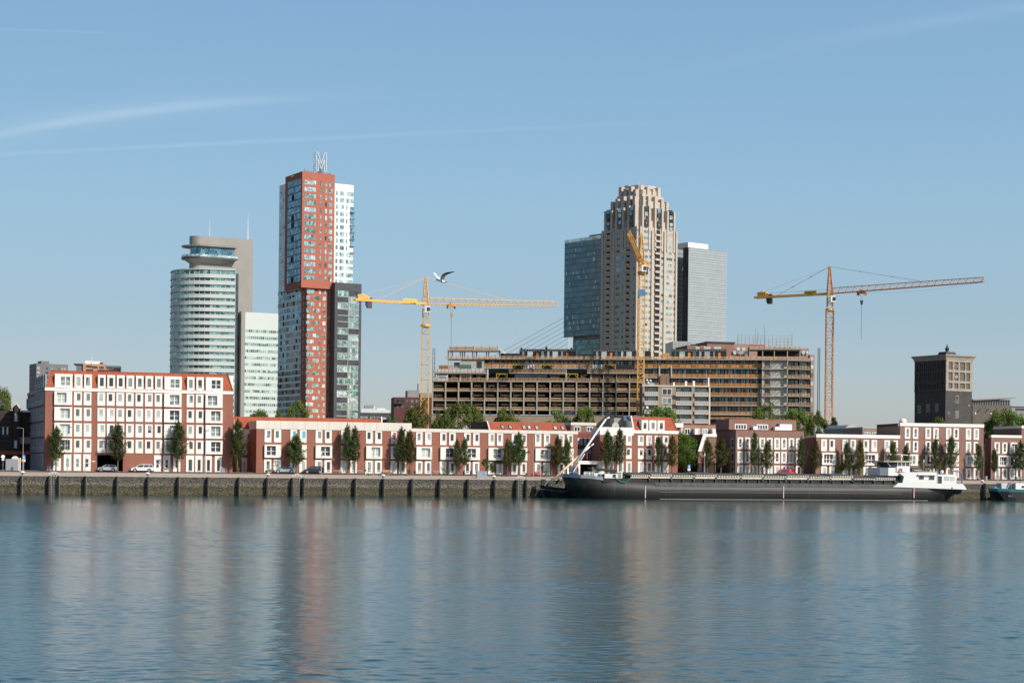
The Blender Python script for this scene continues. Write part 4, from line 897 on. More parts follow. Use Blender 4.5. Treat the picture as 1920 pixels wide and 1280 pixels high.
# blind end wall and balconies
part('concrete_wall', 'concrete', (1428.3, 1475.4, 675.3, 800, 3.6, 5)); part('end_pier', 'conc_l', (1428.3, 1431, 675.3, 800, 3.3, 3.59))
ly = [675.3, 691.7, 708.4, 725.8, 742.6, 760.2, 777]
for j, y in enumerate(ly):
    part('floor_slab', 'conc_l', (1428, 1476, y-.7, y+.7, 2.9, 3.6))
    for x in (1455, 1461, 1470): part('bracket', 'dsteel', (x-.5, x+.5, y+.7, y+1.7, 1.9, 3.6))
    part('balcony_slab', 'conc_l', (1476, 1503, y-.7, y+.8, 2.2, 9)); part('balcony_slab', 'conc_l', (1503, 1520, y-.2, y+1.3, 1.2, 9))
    if j:
        part('window', 'pane_dark', (1434, 1443.8, y-14.5, y-1.6, 3.5, 3.58)); rails(1434, 1444, y-1.2, 5, 3.3, 'timber', 1, 3)
        rails(1477, 1499, y-.7, 5.2, 2.2, 'timber', 3, 2); rails(1503.5, 1519, y-.2, 5.6, 1.2, 'ply' if j % 2 else 'timber', 3, 2)
        part('window', 'pane', (1479, 1488, y-13, y-1, 6.9, 7)); part('window', 'pane_curtain', (1490, 1496, y-13, y-1, 6.9, 7)); part('window', 'pane', (1504, 1512, y-13, y-1, 6.9, 7))
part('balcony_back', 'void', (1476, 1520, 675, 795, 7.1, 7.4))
for x in (1476.3, 1499.8, 1503): part('column', 'conc_l', (x-.9, x+.9, 676, 800, 2.3, 2.8))
part('roof_slab', 'conc_l', (1405, 1503, 653, 655.2, 3, 12)); part('roof_slab', 'wht_panel', (1452, 1487, 649.6, 652.8, 3.4, 9), (1405, 1437, 651, 653, 3.4, 9)); rails(1405, 1500, 652.8, 4, 3, 'timber', 10, 2)
for x in (1405.5, 1430, 1452, 1476.5, 1500): part('roof_column', 'conc_l', (x-.8, x+.8, 655.2, 672.6, 3.4, 3.8))
part('roof_back', 'void', (1420, 1500, 658, 668, 8, 8.3))
rails(1428, 1505, 674.8, 5, 2.6, 'timber', 10, 2)

# ---------------------------------------------------------------- buildings around the site
f20 = Fr((P(1405,860,585).x, 585), R(12), ZG)
Bb = frthing('brick_flats', 'tall rose brick flats with rows of white windows rising behind the building site', 'building', f20)
def fx(px, py=700, fr=f20, off=0): return fr.sx(px, py, off)
ya, yb_ = f20.z(1500, 652.5), f20.z(1515, 664.5)
b = MB(); b.box(fx(1336), fx(1518), 0, 20, 0, f20.z(1400,668)); b.box(fx(1405)+.1, fx(1518)-.1, .6, 19, f20.z(1400,668), ya); b.box(fx(1518), fx(1527), 0, 20, 0, yb_); b.build('wall', M['brick_p'], Bb)
b = MB(); b.box(fx(1372,650), fx(1405,650), 1, 16, f20.z(1400,668), f20.z(1380,644.5)); b.build('upper_block', M['brick_p'], Bb)
b = MB(); b.box(fx(1327,650), fx(1378,650), .5, 18, f20.z(1340,668), f20.z(1340,642.5)); b.box(fx(1290,650), fx(1330,650), .8, 14, f20.z(1340,668), f20.z(1340,648)); b.build('dark_attic', M['brick_d'], Bb)
b = MB(); b.box(fx(1327,650)-.2, fx(1378,650)+.2, .1, 18, f20.z(1340,642.5), f20.z(1340,640)); b.build('attic_roof', M['dsteel'], Bb)
b = MB(); b.box(fx(1406,650), fx(1439,650), 2, 10, ya-.2, f20.z(1420,645)); b.build('orange_hut', M['brick'], Bb)
rc = []
for y in range(8):
    yy_ = 669+y*15.3
    if yy_ < 800:
        rc.append((fx(1519.5), fx(1524.8), f20.z(1520,yy_+7), f20.z(1520,yy_)))
rc += [(fx(a), fx(a+w), f20.z(1390,664), f20.z(1390,657.5)) for a, w in ((1374,6),(1384,9),(1395,7))] + [(fx(a), fx(a+6), f20.z(1390,657), f20.z(1390,651)) for a in (1381,1391)] + [(fx(a), fx(a+w), f20.z(1510,664), f20.z(1510,658)) for a, w in ((1503,6),(1511,4))]
flatwins(Bb, None, rc, ['pane_curtain','pane'])
f21 = Fr((P(1204,860,520).x, 520), R(2), ZG)
T1 = frthing('balcony_flats', 'tan brick flats with grey railed balconies in front of the building site', 'apartment block', f21)
xa, xb = f21.sx(1204.5,760), f21.sx(1330,760); zt1 = f21.z(1270,724.5)
g = lambda p, q=760, o=0: f21.sx(p, q, o)
cols21 = [(1208.5,1233.5),(1267,1296.5),(1302.5,1328.5)]; sol = [(1204.5,1208.5),(1233.5,1267),(1296.5,1302.5),(1328.5,1330)]
b = MB()
for a, c in sol: b.box(g(a), g(c), 0, 8, 0, zt1)
b.box(xa, xb, 1.6, 8, 0, zt1); b.build('wall', M['brick_tan'], T1)
b = MB(); b.prism([(xb,0),(xb+.02,0),(g(1336.3),5),(g(1336.3),9),(xb,9)], 0, zt1); b.build('side_wall', M['cream'], T1)
b = MB(); b.box(xa-.1, xb+.1, -.15, 8, zt1, zt1+.35); b.build('roof_edge', M['cream'], T1)
ry = [742, 758.8, 775.5, 792.3]
for a, c in cols21:
    for y in ry:
        z0 = f21.z(1270,y); wx0, wx1 = g(a), g(c); pr = 1.0 if a == 1267 else .5
        sb = MB(); sb.box(wx0-.1, wx1+.1, -pr, 1.6, z0-.1, z0+.12); sb.build('balcony_slab', M['cream'], T1)
        rb = MB(); rb.box(wx0, wx1, -pr, -pr+.05, z0+.15, z0+1.05); rb.build('balcony_front', mat('translucent_railing', (.36,.36,.34), .5, .12, 3), T1)
        rr = MB(); rr.box(wx0, wx1, -pr-.04, -pr+.06, z0+1.08, z0+1.16); 
        n = 7
        for i in range(n+1): q = wx0+(wx1-wx0)*i/n; rr.box(q-.03, q+.03, -pr-.05, -pr-.01, z0, z0+1.1)
        rr.build('railing', M['frame'], T1)
        w = wx1-wx0
        for s0, s1, mt in ((.12,.32,'pane'),(.36,.92,rnd.choice(['pane','pane_dark','pane_curtain']))):
            fo = MB(); fo.box(wx0+s0*w-.07, wx0+s1*w+.07, 1.5, 1.59, z0+.15, z0+2.45); f_ = fo.build('window', M['frame'], T1)
            MB().box(wx0+s0*w, wx0+s1*w, 1.46, 1.51, z0+.25, z0+2.35).build('pane', M[mt], f_)
for y in ry:
    z0 = f21.z(1240,y+2.5); win(T1, g(1241), g(1259.5), z0+.7, z0+2.7, g(1241.8), g(1259), z0+.8, z0+2.6, .05, mull=(1,0), pm=M['pane'], fm=M['frame'])
b = MB(); b.box(g(1239,710), g(1250,710), 1, 5, zt1+.3, f21.z(1245,703.5)); b.box(g(1251,710), g(1256,710), 1.5, 5, zt1+.3, f21.z(1245,703.5)); b.build('lift_housing', mat('brown_sheet', (.20,.12,.08), .6, .15), T1)
for x, w, y in ((1263,3,716),(1285.5,3.6,714),(1300,4,713.5),(1328.5,2.6,707)): MB().box(g(x,715), g(x+w,715), 1, 1.8, zt1+.3, f21.z(x,y)).build('chimney', M['frame'], T1)
for x, y in ((1216,716),(1220,712),(1213.5,711)): MB().lathe((g(x,715), 1.5, f21.z(x,y)-.6), [(.1,0),(.55,.1),(.62,.4),(.4,.75),(.1,.9)], 8).build('dish', M['steel'], T1, True)
MB().box(g(1210,715), g(1228,715), 1.5, 1.7, zt1+.3, zt1+1.2).build('roof_rail', M['steel'], T1)
MB().lathe((g(1212.5,764),-.4,f21.z(1212,766.5)), [(.1,0),(.45,.12),(.5,.45),(.3,.8)], 9).build('satellite_dish', M['frame'], T1, True)
# billboard frame
fbb = Fr((P(1381.5,860,600).x, 600), R(3), ZG)
Bf = frthing('billboard_frame', 'open steel lattice billboard frame on the roof of the rose brick flats', 'billboard frame', fbb)
b = MB(); x0, x1 = 0, fbb.sx(1486,640); z0, z1 = fbb.z(1430,656), fbb.z(1430,628.5)
for i in range(15):
    q = x0+(x1-x0)*i/14
    for yy_ in (0, 1.3): b.tube((q,yy_,z0-(8 if i%2==0 else 0)*0),(q,yy_,z1),.07)
    b.tube((q,0,z0+1),(q,1.3,z0+3.5),.045)
b.build('upright', M['steel'], Bf); b = MB()
for j in range(6):
    z = z0+(z1-z0)*j/5
    for yy_ in (0, 1.3): b.tube((x0,yy_,z),(x1,yy_,z),.07)
for q in (x0+.1, x1-.1): b.tube((q,-.2,z0-5),(q,-.2,z1+.5),.2)
b.build('cross_rail', M['steel'], Bf)
b = MB(); c = (x0+x1)/2-2.5
for dx in (-1, 0, 2.2): b.tube((c+dx,.5,z1-3),(c+dx,.5,z1+1.5+abs(dx)),.06)
b.build('antenna', M['dsteel'], Bf)
# hoist towers
def hoist(px, y0, y1, D, wpx, label):
    p = P(px, 860, D); t0 = thing('hoist_mast', label, 'hoist mast', (p.x, p.y, ZG), 0); w = wpx*D/F/2
    zt_ = P(px, y0, D).z-ZG; r = MB()
    for sx in (-w, w):
        for sy in (-w, w): r.tube((sx,sy,0),(sx,sy,zt_),.10)
    r.build('upright', M['dsteel'], t0); r = MB(); z = .5
    while z < zt_: 
        r.box(-w,w,-w-.05,-w+.05,z,z+.14); r.box(-w,w,w-.05,w+.05,z,z+.14); r.box(-w-.05,-w+.05,-w,w,z,z+.14); r.box(w-.05,w+.05,-w,w,z,z+.14); z += 1.5
    r.build('rung_frame', M['steel'], t0)
hoist(811.5, 653.5, 720, 552, 3.6, 'slim grey hoist mast between the left crane and the building site')
hoist(1533.5, 652, 770, 548, 3.2, 'slim grey hoist mast just left of the right crane mast')

# ---------------------------------------------------------------- tower cranes
def lattice(b, p, q, w0, w1, n, up=Vector((0,0,1)), r=.08, rd=.05, tri=False):
    p, q = Vector(p), Vector(q); d = (q-p).normalized(); a = d.cross(up)
    if a.length < .1: a = Vector((1,0,0))
    a.normalize(); c = a.cross(d).normalized()
    def ring(t):
        w = (w0+(w1-w0)*t)/2; o = p+(q-p)*t
        return [o-a*w-c*w*(0 if tri else 1), o+a*w-c*w*(0 if tri else 1)] + ([o+c*w*2] if tri else [o+a*w+c*w, o-a*w+c*w])
    m_ = 3 if tri else 4; prev = ring(0); first_ = prev
    last = ring(1)
    for i in range(m_): b.tube(first_[i], last[i], r)
    for k in range(1, n+1):
        cur = ring(k/n)
        for i in range(m_):
            j = (i+1) % m_
            if k % 2: b.tube(prev[i], cur[j], rd)
            else: b.tube(prev[j], cur[i], rd)
            if tri is False or k == n or i == 0: b.tube(cur[i], cur[j], rd)
        prev = cur
def lin(p, q, t): return Vector(p)+(Vector(q)-Vector(p))*t
def crane(label, px, D, ytop, mw, cm, pivot, apex, tip, tipD, cend, cendD, jh, fracs, hook_t, hook_len, cabdir=1, cw=True, hoist_seg=True, panel=None):
    base = P(px, 860, D); o = Vector((base.x, base.y, ZG)); t0 = thing('tower_crane', label, 'tower crane', o)
    L = lambda v: v - o
    w = mw*D/F; zt_ = P(px, ytop, D).z - ZG
    nseg = int(zt_/ (w*1.0)); b = MB(); lattice(b, (0,0,0), (0,0,zt_), w, w, nseg, Vector((0,1,0)), .17, .075); b.build('mast', M[cm], t0)
    b = MB(); b.lathe((0,0,zt_), [(w*.52,-.4),(w*.66,-.1),(w*.66,.5),(w*.5,.8)], 12); b.build('slewing_ring', M['crane'], t0)
    pv = L(P(*pivot, D)); ap = L(P(*apex, D)); tp = L(P(*tip, tipD)); ce = L(P(*cend, cendD))
    b = MB(); lattice(b, (0,0,zt_+1.2), (pv.x*0,0,pv.z), w*.8, w*.7, 3, Vector((0,1,0)), .16, .08); b.build('turntable', M['crane'], t0)
    b = MB(); lattice(b, (0,0,pv.z-.3), (ap.x*.3,0,ap.z), w*.8, w*.16, 7, Vector((0,1,0)), .18, .09); b.box(ap.x*.3-.3, ap.x*.3+.3, -.3, .3, ap.z-.4, ap.z+.2); b.build('tower_head', M[cm], t0)
    jd = (tp - Vector((0,0,pv.z))).normalized(); hd = Vector((jd.x, jd.y, 0)).normalized(); sd_ = Vector((hd.y,-hd.x,0))
    s0 = Vector((0,0,pv.z)) + hd*w*.5
    b = MB(); n = int((tp-s0).length/1.25); lattice(b, s0, tp, jh, jh*.8, n, Vector((0,0,1)), .14, .075, tri=True); b.build('jib', M[cm], t0)
    cj0 = Vector((0,0,pv.z)); b = MB()
    dr = (ce-cj0).normalized(); bw = .55
    for s in (-.7, .7):
        q0, q1 = cj0+sd_*s, ce+sd_*s; b.add([q0+Vector((0,0,-.35))-sd_*.15, q1+Vector((0,0,-.35))-sd_*.15, q1+Vector((0,0,-.35))+sd_*.15, q0+Vector((0,0,-.35))+sd_*.15, q0+Vector((0,0,.35))-sd_*.15, q1+Vector((0,0,.35))-sd_*.15, q1+Vector((0,0,.35))+sd_*.15, q0+Vector((0,0,.35))+sd_*.15], [(0,3,2,1),(4,5,6,7),(0,1,5,4),(1,2,6,5),(2,3,7,6),(3,0,4,7)])
    for i in range(8): q = lin(cj0, ce, i/7); b.tube(q-sd_*.8, q+sd_*.8, .2)
    b.build('counter_jib', M['crane'], t0)
    b = MB()
    for s in (-.8, .8):
        b.tube(cj0+sd_*s+Vector((0,0,1.4)), ce+sd_*s+Vector((0,0,1.3)), .025)
        for i in range(9): q = lin(cj0, ce, i/8)+sd_*s; b.tube(q, q+Vector((0,0,1.35)), .03)
    b.build('handrail', M['steel'], t0)
    if cw:
        q = lin(cj0, ce, .80); b = MB(); T_ = Matrix.Translation(q) @ Matrix.Rotation(math.atan2(hd.y, hd.x), 4, 'Z')
        b.T = T_; b.box(-.75,.75,-.6,.6,-2.3,.9); b.box(-1.1,-.76,-.5,.5,-1.6,.7); b.build('counterweight', M['dsteel'], t0)
        q = lin(cj0, ce, .9); b = MB(Matrix.Translation(q) @ Matrix.Rotation(math.atan2(hd.y, hd.x), 4, 'Z')); b.box(-1.6,1.6,-.7,.7,.4,1.7); b.box(1.7,2.4,-.5,.5,.4,1.2); b.lathe((0,0,1.7),[(.7,0),(.5,.3)],8); b.build('winch_house', M['crane'], t0)
    if panel:
        q = lin(cj0, ce, .24); b = MB(Matrix.Translation(q) @ Matrix.Rotation(math.atan2(hd.y, hd.x), 4, 'Z')); b.box(-2.3,2.3,-.95,-.85,.0,1.2); b.build('name_board', mat('yellow_sign', (.80,.50,.04), .5, .05), t0)
        b = MB(Matrix.Translation(q) @ Matrix.Rotation(math.atan2(hd.y, hd.x), 4, 'Z'))
        for i in range(8): b.box(-1.8+i*.45, -1.5+i*.45, -.98, -.951, .45, .75)
        b.build('lettering', M['black' if panel == 2 else 'conc_d'], t0)
    b = MB(); cx0 = cabdir*w*.28; b.box(cx0-.75, cx0+.9, -w*.5-1.2, -w*.5+.3, pv.z-2.9, pv.z-.9); cb = b.build('cab', M['frame'], t0)
    b = MB(); b.box(cx0-.2, cx0+.8, -w*.5-1.25, -w*.5-1.18, pv.z-2.5, pv.z-1.3); b.box(cx0+.88, cx0+.94, -w*.5-1.1, -w*.5-.1, pv.z-2.6, pv.z-1.3); b.build('window', M['pane_dark'], cb)
    b = MB(); j1 = lin(s0, tp, fracs[0])+Vector((0,0,jh)); c1 = lin(cj0, ce, fracs[1])+Vector((0,0,.35)); a_ = Vector((ap.x*.3,0,ap.z))
    b.tube(a_, j1, .07); b.tube(a_, c1, .07); b.tube(a_+Vector((0,0,-.2)), lin(cj0, ce, .93)+Vector((0,0,1.4)), .03)
    for t_ in (.35,.7): q = lin(a_, j1, t_); b.tube(lin(a_, j1, t_-.01), lin(a_, j1, t_+.01), .16); b.tube(lin(a_, c1, t_-.02), lin(a_, c1, t_+.02), .16)
    b.build('pendant_tie', M[cm], t0)
    q = lin(s0, tp, hook_t); b = MB(Matrix.Translation(q) @ Matrix.Rotation(math.atan2(hd.y, hd.x), 4, 'Z'))
    b.box(-1.2,1.2,-.8,.8,-.7,-.2); b.box(-1.4,-1.1,-.7,.7,-1.3,-.3); b.box(1.1,1.4,-.7,.7,-1.3,-.3); b.box(-.5,.5,-.5,.5,-.2,.5); b.build('trolley', M['crane_o'], t0)
    b = MB(); hb = q+Vector((0,0,-3.4)); 
    for s in (-.5,.5): b.tube(q+hd*s+Vector((0,0,-.7)), hb+hd*s*.3+Vector((0,0,.4)), .03)
    b.tube(hb+Vector((0,0,-.8)), hb+Vector((0,0,-hook_len)), .06); b.build('hoist_rope', M['dsteel'], t0)
    b = MB(Matrix.Translation(hb)); b.hexa([(-.25,-.2,-.9),(.25,-.2,-.9),(.25,.2,-.9),(-.25,.2,-.9),(-.45,-.3,.5),(.45,-.3,.5),(.45,.3,.5),(-.45,.3,.5)]); b.build('hook_block', M['crane_o'] if not panel == 2 else M['dsteel'], t0)
    b = MB(); mid = lin(q, tp, .5)+Vector((0,0,-1.3)); pts = [q+Vector((1,0,-.6)), lin(q, mid, .5)+Vector((0,0,-.5)), mid, lin(mid, tp, .5)+Vector((0,0,-.3)), tp]; b.path(pts, .02, n=4); b.build('trolley_rope', M['dsteel'], t0)
    return t0
crane('yellow tower crane at left with level jib, gull flying past its top', 795.3, 540, 612, 14, 'crane', (797,569.5), (797,519.5), (1043.5,574), 560, (665,562), 524, 1.9, (.585,.69), .17, 12, panel=1)
crane('orange tower crane at right with jib rising to the right over the open sky', 1553, 552, 582, 12.5, 'crane_o', (1552.5,550.5), (1552.5,500), (1844,528.5), 520, (1416,558), 567, 1.8, (.59,.70), .20, 12, panel=2)
c3 = crane('yellow tower crane in the middle seen nearly end on before the beige tower', 1199.5, 533, 513, 12, 'crane', (1200.5,493), (1202.5,438), (1180.5,441), 473, (1213.5,502), 552, 1.6, (.6,.7), .22, 2)
b = MB(); b.box(-1.1, 1.1, -1.8, -1.5, P(1199,556,533).z-ZG, P(1199,543.5,533).z-ZG); b.build('climbing_panel', mat('blue_panel', (.10,.20,.38), .5, .1), c3)
# ---------------------------------------------------------------- skyline towers
def corner(x, y, D, ang): p = P(x, y, D); return Fr((p.x, p.y), R(ang), ZG)
def leftof(fr): return Fr((fr.A.x, fr.A.y), fr.ang - math.pi/2, fr.z0)
# ---- red, white and dark residential tower
RT = corner(567, 321, 965, 31); RL = leftof(RT); TL = rel(RT, RL)
Mv = frthing('red_tower', 'tall red tower with a big roof letter, joined to a white and a dark tower', 'tower', RT)
xr = RT.sx(628, 330); yl = -RL.sx(535.2, 335); ztop = RT.z(567, 321); zm = RT.z(566, 538.5)
b = MB(); b.box(0, xr, 0, yl, zm, ztop); b.build('upper_block', M['redtower'], Mv)
xi = RT.sx(574.4, 545, 3.5); yi = yl*.95
b = MB(); b.box(xi, xr+2, 3.5 if False else 2.0, yi, 0, zm-.02)
b.build('lower_block', M['redtower'], Mv)
wx0, wy0, wy1 = 1.2, 9.0, -RL.sx(524, 350, 1.2); wx1 = RT.sx(663, 350, 9.0); zw = RT.z(645, 345.7, 9.0)
b = MB(); b.box(wx0, wx1, wy0, wy1, zm-.02, zw); b.box(wx0, wx1, yl*.15, wy0, 0, zm-.5) if False else None
WLo = Fr((RT.M @ Vector((xi-.25,0,0)))[:2], RL.ang, ZG); yw = -WLo.sx(563.3, 650); yw1 = -WLo.sx(520.8, 660)
b.box(xi-.25, wx1, yw, yw1, 0, zm-.03); b.build('white_block', M['wht_tower'], Mv)
# windows upper right face
rc = []
for i in range(15):
    yt = 338.3+12.75*i; z1 = RT.z(582, yt); z0 = RT.z(582, yt+8.2)
    for j in range(5):
        a, c = 570.7, 592.4; xa = RT.sx(a, 400)+(RT.sx(c,400)-RT.sx(a,400))*j/5; rc.append((xa, xa+(RT.sx(c,400)-RT.sx(a,400))/5-.15, z0, z1, 'glass_light' if i in (0,1,4,11,12) else 'glass_teal'))
    for a, c in ((599.8,602.8),(609.6,612.8)): rc.append((RT.sx(a,400), RT.sx(c,400), z0, z1, rnd.choice(['glass_teal','glass_light','glass_teal','pane_dark'])))
    rc.append((RT.sx(616.9,400), RT.sx(619.6,400), z0, z1, 'glass_teal')); rc.append((RT.sx(620,400), RT.sx(622.7,400), z0, z1, 'glass_light' if i%3 else 'glass_teal'))
flatwins(Mv, None, rc, ['glass_teal'])
# left glazed face
gx0, gx1 = RL.sx(539, 430), RL.sx(564.2, 430); ztg, zbg = RL.z(552, 338.5), RL.z(552, 531)
for i in range(15):
    z1 = ztg+(zbg-ztg)*i/15; z0 = ztg+(zbg-ztg)*(i+1)/15
    b = MB(TL); b.box(gx0, gx1, -.12, .01, z0+.55, z1)
    o = b.build('window_band', M['glass_blue'], Mv)
    f = MB(TL); f.box(gx0, gx1, -.2, .0, z0+.3, z0+.54)
    for j in range(11): q = gx0+(gx1-gx0)*j/10; f.box(q-.06, q+.06, -.18, -.121, z0+.55, z1)
    f.build('mullion', M['dsteel'], o)
    if i % 3 == 2 or i == 6: MB(TL).box(gx0+.3*(gx1-gx0), gx0+.5*(gx1-gx0), -.16, -.1, z0+.6, z1-.2).build('open_panel', M['void'], o)
MB(TL).box(RL.sx(546,330), RL.sx(551,330), -.2, .01, RL.z(548,331.5), RL.z(548,329.8)).build('sign_light', M['frame'], Mv)
# lower red faces
rc = []; zt_, pit = 547, 11.72
T2 = Matrix.Translation((0, 2.0, 0)); s2 = lambda x, y=660: RT.sx(x, y, 2.0)
for i in range(21):
    y = zt_+pit*i; z1 = RT.z(595, y-3.4, 2.0); z0 = RT.z(595, y+3.6, 2.0)
    if i % 2: spans = [(573.5,579.5),(586,591.8),(592.2,597.8),(604,609.6),(617,620)]
    else: spans = [(574.4,580.8),(581.2,588),(597,600.3),(606.5,609.8),(613.5,617),(617.3,620)]
    for a, c in spans: rc.append((s2(a), s2(c), z0, z1, rnd.choice(['glass_teal','glass_teal','glass_light'])))
flatwins(Mv, T2, rc, ['glass_teal'])
TLi = rel(RT, Fr((RT.M @ Vector((xi,0,0)))[:2], RL.ang, ZG)); RLi = Fr((RT.M @ Vector((xi,0,0)))[:2], RL.ang, ZG)
flatwins(Mv, TLi, [(RLi.sx(567.5,650), RLi.sx(569.3,650), RLi.z(568,546+pit*i+3), RLi.z(568,546+pit*i-3)) for i in range(19)], ['pane_dark'])
# white block faces
rc = []; T9 = Matrix.Translation((0, 9.0, 0)); s9 = lambda x: RT.sx(x, 440, 9.0)
for i in range(14):
    y = 362.8+12.72*i; z1 = RT.z(640, y-4, 9.0); z0 = RT.z(640, y+4, 9.0)
    sp = [(629.3,631.2),(631.4,633.4),(637,641),(641.2,645)] + ([(648.8,652.5),(652.8,657),(657.3,661.9)] if (i < 2 or i > 8) else [(648.6,651)])
    for a, c in sp: rc.append((s9(a), s9(c), z0, z1, rnd.choice(['glass_teal','glass_light','glass_teal'])))
flatwins(Mv, T9, rc, ['glass_teal'])
b = MB(); q0 = s9(656.5); b.box(q0, wx1+.35, 8.6, 13, RT.z(660,464,9.0), RT.z(660,388,9.0)); b.build('corner_glazing', M['glass_blue'], Mv)
for i in range(7):
    z = RT.z(660, 398+12.7*i, 9.0); MB().box(q0-.3, wx1+1.1, 7.6, 13, z-.12, z+.12).build('balcony_slab', M['conc_l'], Mv)
Tw = rel(RT, Fr((RT.M @ Vector((1.2,0,0)))[:2], RL.ang, ZG)); WL = Fr((RT.M @ Vector((1.2,0,0)))[:2], RL.ang, ZG)
rc = []
for i in range(16):
    y = 363+12.7*i; z1 = WL.z(530,y-3.2); z0 = WL.z(530,y+3.2)
    rc += [(WL.sx(524.6,430), WL.sx(528,430), z0, z1, 'glass_light' if i%2 else 'glass_teal'), (WL.sx(529.8,430), WL.sx(534.4,430), z0, z1, 'glass_blue')]
flatwins(Mv, Tw, rc, ['glass_teal'])
Tw = rel(RT, WLo); WL = WLo; ra = -yw1; rb = -yw-.3; m1, m2 = ra+(rb-ra)*.38, ra+(rb-ra)*.56
zz0 = WL.z(540, 785)
for i in range(21):
    y = 547+pit*i; z1 = WL.z(541, y-3.6); z0 = WL.z(541, y+4.2); zl = WL.z(541, y+pit-3.6); bays_ = [(ra, m1, 0), (m2, rb, 0)] if i%2 else [(ra, m1+1.0, .25), (m2-1.0, rb, .25)]
    for a, c, pr in bays_:
        b = MB(Tw); b.box(a+.1, c, -.1-pr, .0, z0, z1); g_ = b.build('window_band', M['glass_blue' if rnd.random() < .6 else 'pane'], Mv)
        b = MB(Tw); n = 4
        for j in range(1, n): q = a+(c-a)*j/n; b.box(q-.1, q+.1, -.14-pr, -.1-pr, z0, z1)
        if rnd.random() < .6: q = a+(c-a)*rnd.choice((.5,.75)); b.box(q-2, q, -.16-pr, -.1-pr, z0, z1, 1)
        b.build('mullion', [M['conc_d'], M['void']], g_)
    b = MB(Tw); b.box(m1, m2, -.04, .0, z0, z1); b.build('recess_glass', M['pane_dark'], Mv)
# roof letter M: lattice box letter
lx = RT.sx(592.5, 300); zl0, zl1 = RT.z(600, 320.5), RT.z(600, 286.5)
Tm = Matrix.Translation((lx, -.2, 0)); wL = RT.sx(612, 300)-RT.sx(592.8,300); hL = zl1-zl0; s_ = wL*.2
b = MB(Tm); outl = [(0,0),(s_,0),(s_,hL*.62),(wL/2,hL*.12),(wL-s_,hL*.62),(wL-s_,0),(wL,0),(wL,hL),(wL-s_*.95,hL),(wL/2,hL*.40),(s_*.95,hL),(0,hL)]
n = len(outl)
for i in range(n):
    p_, q_ = outl[i], outl[(i+1)%n]; b.tube((p_[0],0,zl0+p_[1]),(q_[0],0,zl0+q_[1]),.17, n=5)
b.build('letter_outline', M['frame'], Mv)
b = MB(Tm)
for i in range(n):
    p_, q_ = outl[i], outl[(i+1)%n]; b.tube((p_[0],3.4,zl0+p_[1]),(q_[0],3.4,zl0+q_[1]),.12); L_ = math.dist(p_, q_); k_ = max(1, int(L_/1.2))
    for j in range(k_): t_ = j/k_; c_ = (p_[0]+(q_[0]-p_[0])*t_, p_[1]+(q_[1]-p_[1])*t_); b.tube((c_[0],0,zl0+c_[1]),(c_[0],3.4,zl0+c_[1]),.07); t2 = (j+1)/k_; b.tube((c_[0],0,zl0+c_[1]),(p_[0]+(q_[0]-p_[0])*t2,3.4,zl0+p_[1]+(q_[1]-p_[1])*t2),.06)
b.build('letter_lattice', M['steel'], Mv)
b = MB(Tm)
for q in (wL*.38, wL*.62): b.tube((q,1.2,ztop-.1),(wL/2,1.2,zl0+hL*.13),.25)
b.box(wL*.3,wL*.7,.6,2.4,ztop,ztop+.8); b.build('letter_support', M['dsteel'], Mv)
b = MB(); b.box(RT.sx(616,322), RT.sx(623,322), 2, 5, ztop, ztop+.6); b.tube((RT.sx(574,320),1,ztop),(RT.sx(572,320),1,ztop+1.6),.12); b.tube((RT.sx(577,320),1,ztop),(RT.sx(580,320),1,ztop+1.2),.12); b.box(RT.sx(570,320),RT.sx(590,320),1,1.1,ztop+.4,ztop+.5); b.build('roof_equipment', M['dsteel'], Mv)
# dark tower in front
od = -4.2; dx0 = RT.sx(628.2, 535, od); dx1 = RT.sx(678, 540, od); zd = RT.z(628, 529, od)
b = MB(); b.box(dx0, dx1, od, 16, 0, zd); b.build('dark_block', M['darktower'], Mv)
Td = Matrix.Translation((0, od, 0)); s3 = lambda x, y=660: RT.sx(x, y, od)
gA, gB, gC, gD = s3(632.3), s3(651.2), s3(653, 660), s3(671.6)
for i in range(21):
    y = 550.5+11.75*i; z1 = RT.z(650, y-5.2, od); z0 = RT.z(650, y+5.2, od)
    for a, c in ((gA,gB),(gC,gD)):
        dark = (i%2 and a == gA) or rnd.random() < .15
        f = MB(Td); f.box(a-.2, c+.2, -.30, .01, z0-.45, z0); nn_ = 6
        fr_ = f.build('window_band', M['conc_l'], Mv)
        g_ = MB(Td); g_.box(a, c, -.08, .0, z0+.01, z1); g_.build('pane', M['pane_dark' if dark else rnd.choice(['glass_teal','glass_light','glass_teal'])], fr_)
        k_ = MB(Td)
        for j in range(1, nn_): q = a+(c-a)*j/nn_; k_.box(q-.08, q+.08, -.12, -.081, z0+.02, z1)
        if not dark and rnd.random() < .7: q = a+(c-a)*rnd.random()*.6; k_.box(q, q+(c-a)*rnd.uniform(.1,.3), -.1, -.082, z0+.05, z1-.05, 1)
        k_.build('mullion', [M['dsteel'], M['glass_light']], fr_)
MB(Td).box(gB+.05, gC-.25, -.28, .01, RT.z(650,790,od), RT.z(650,545,od)).build('pier', M['conc_l'], Mv)

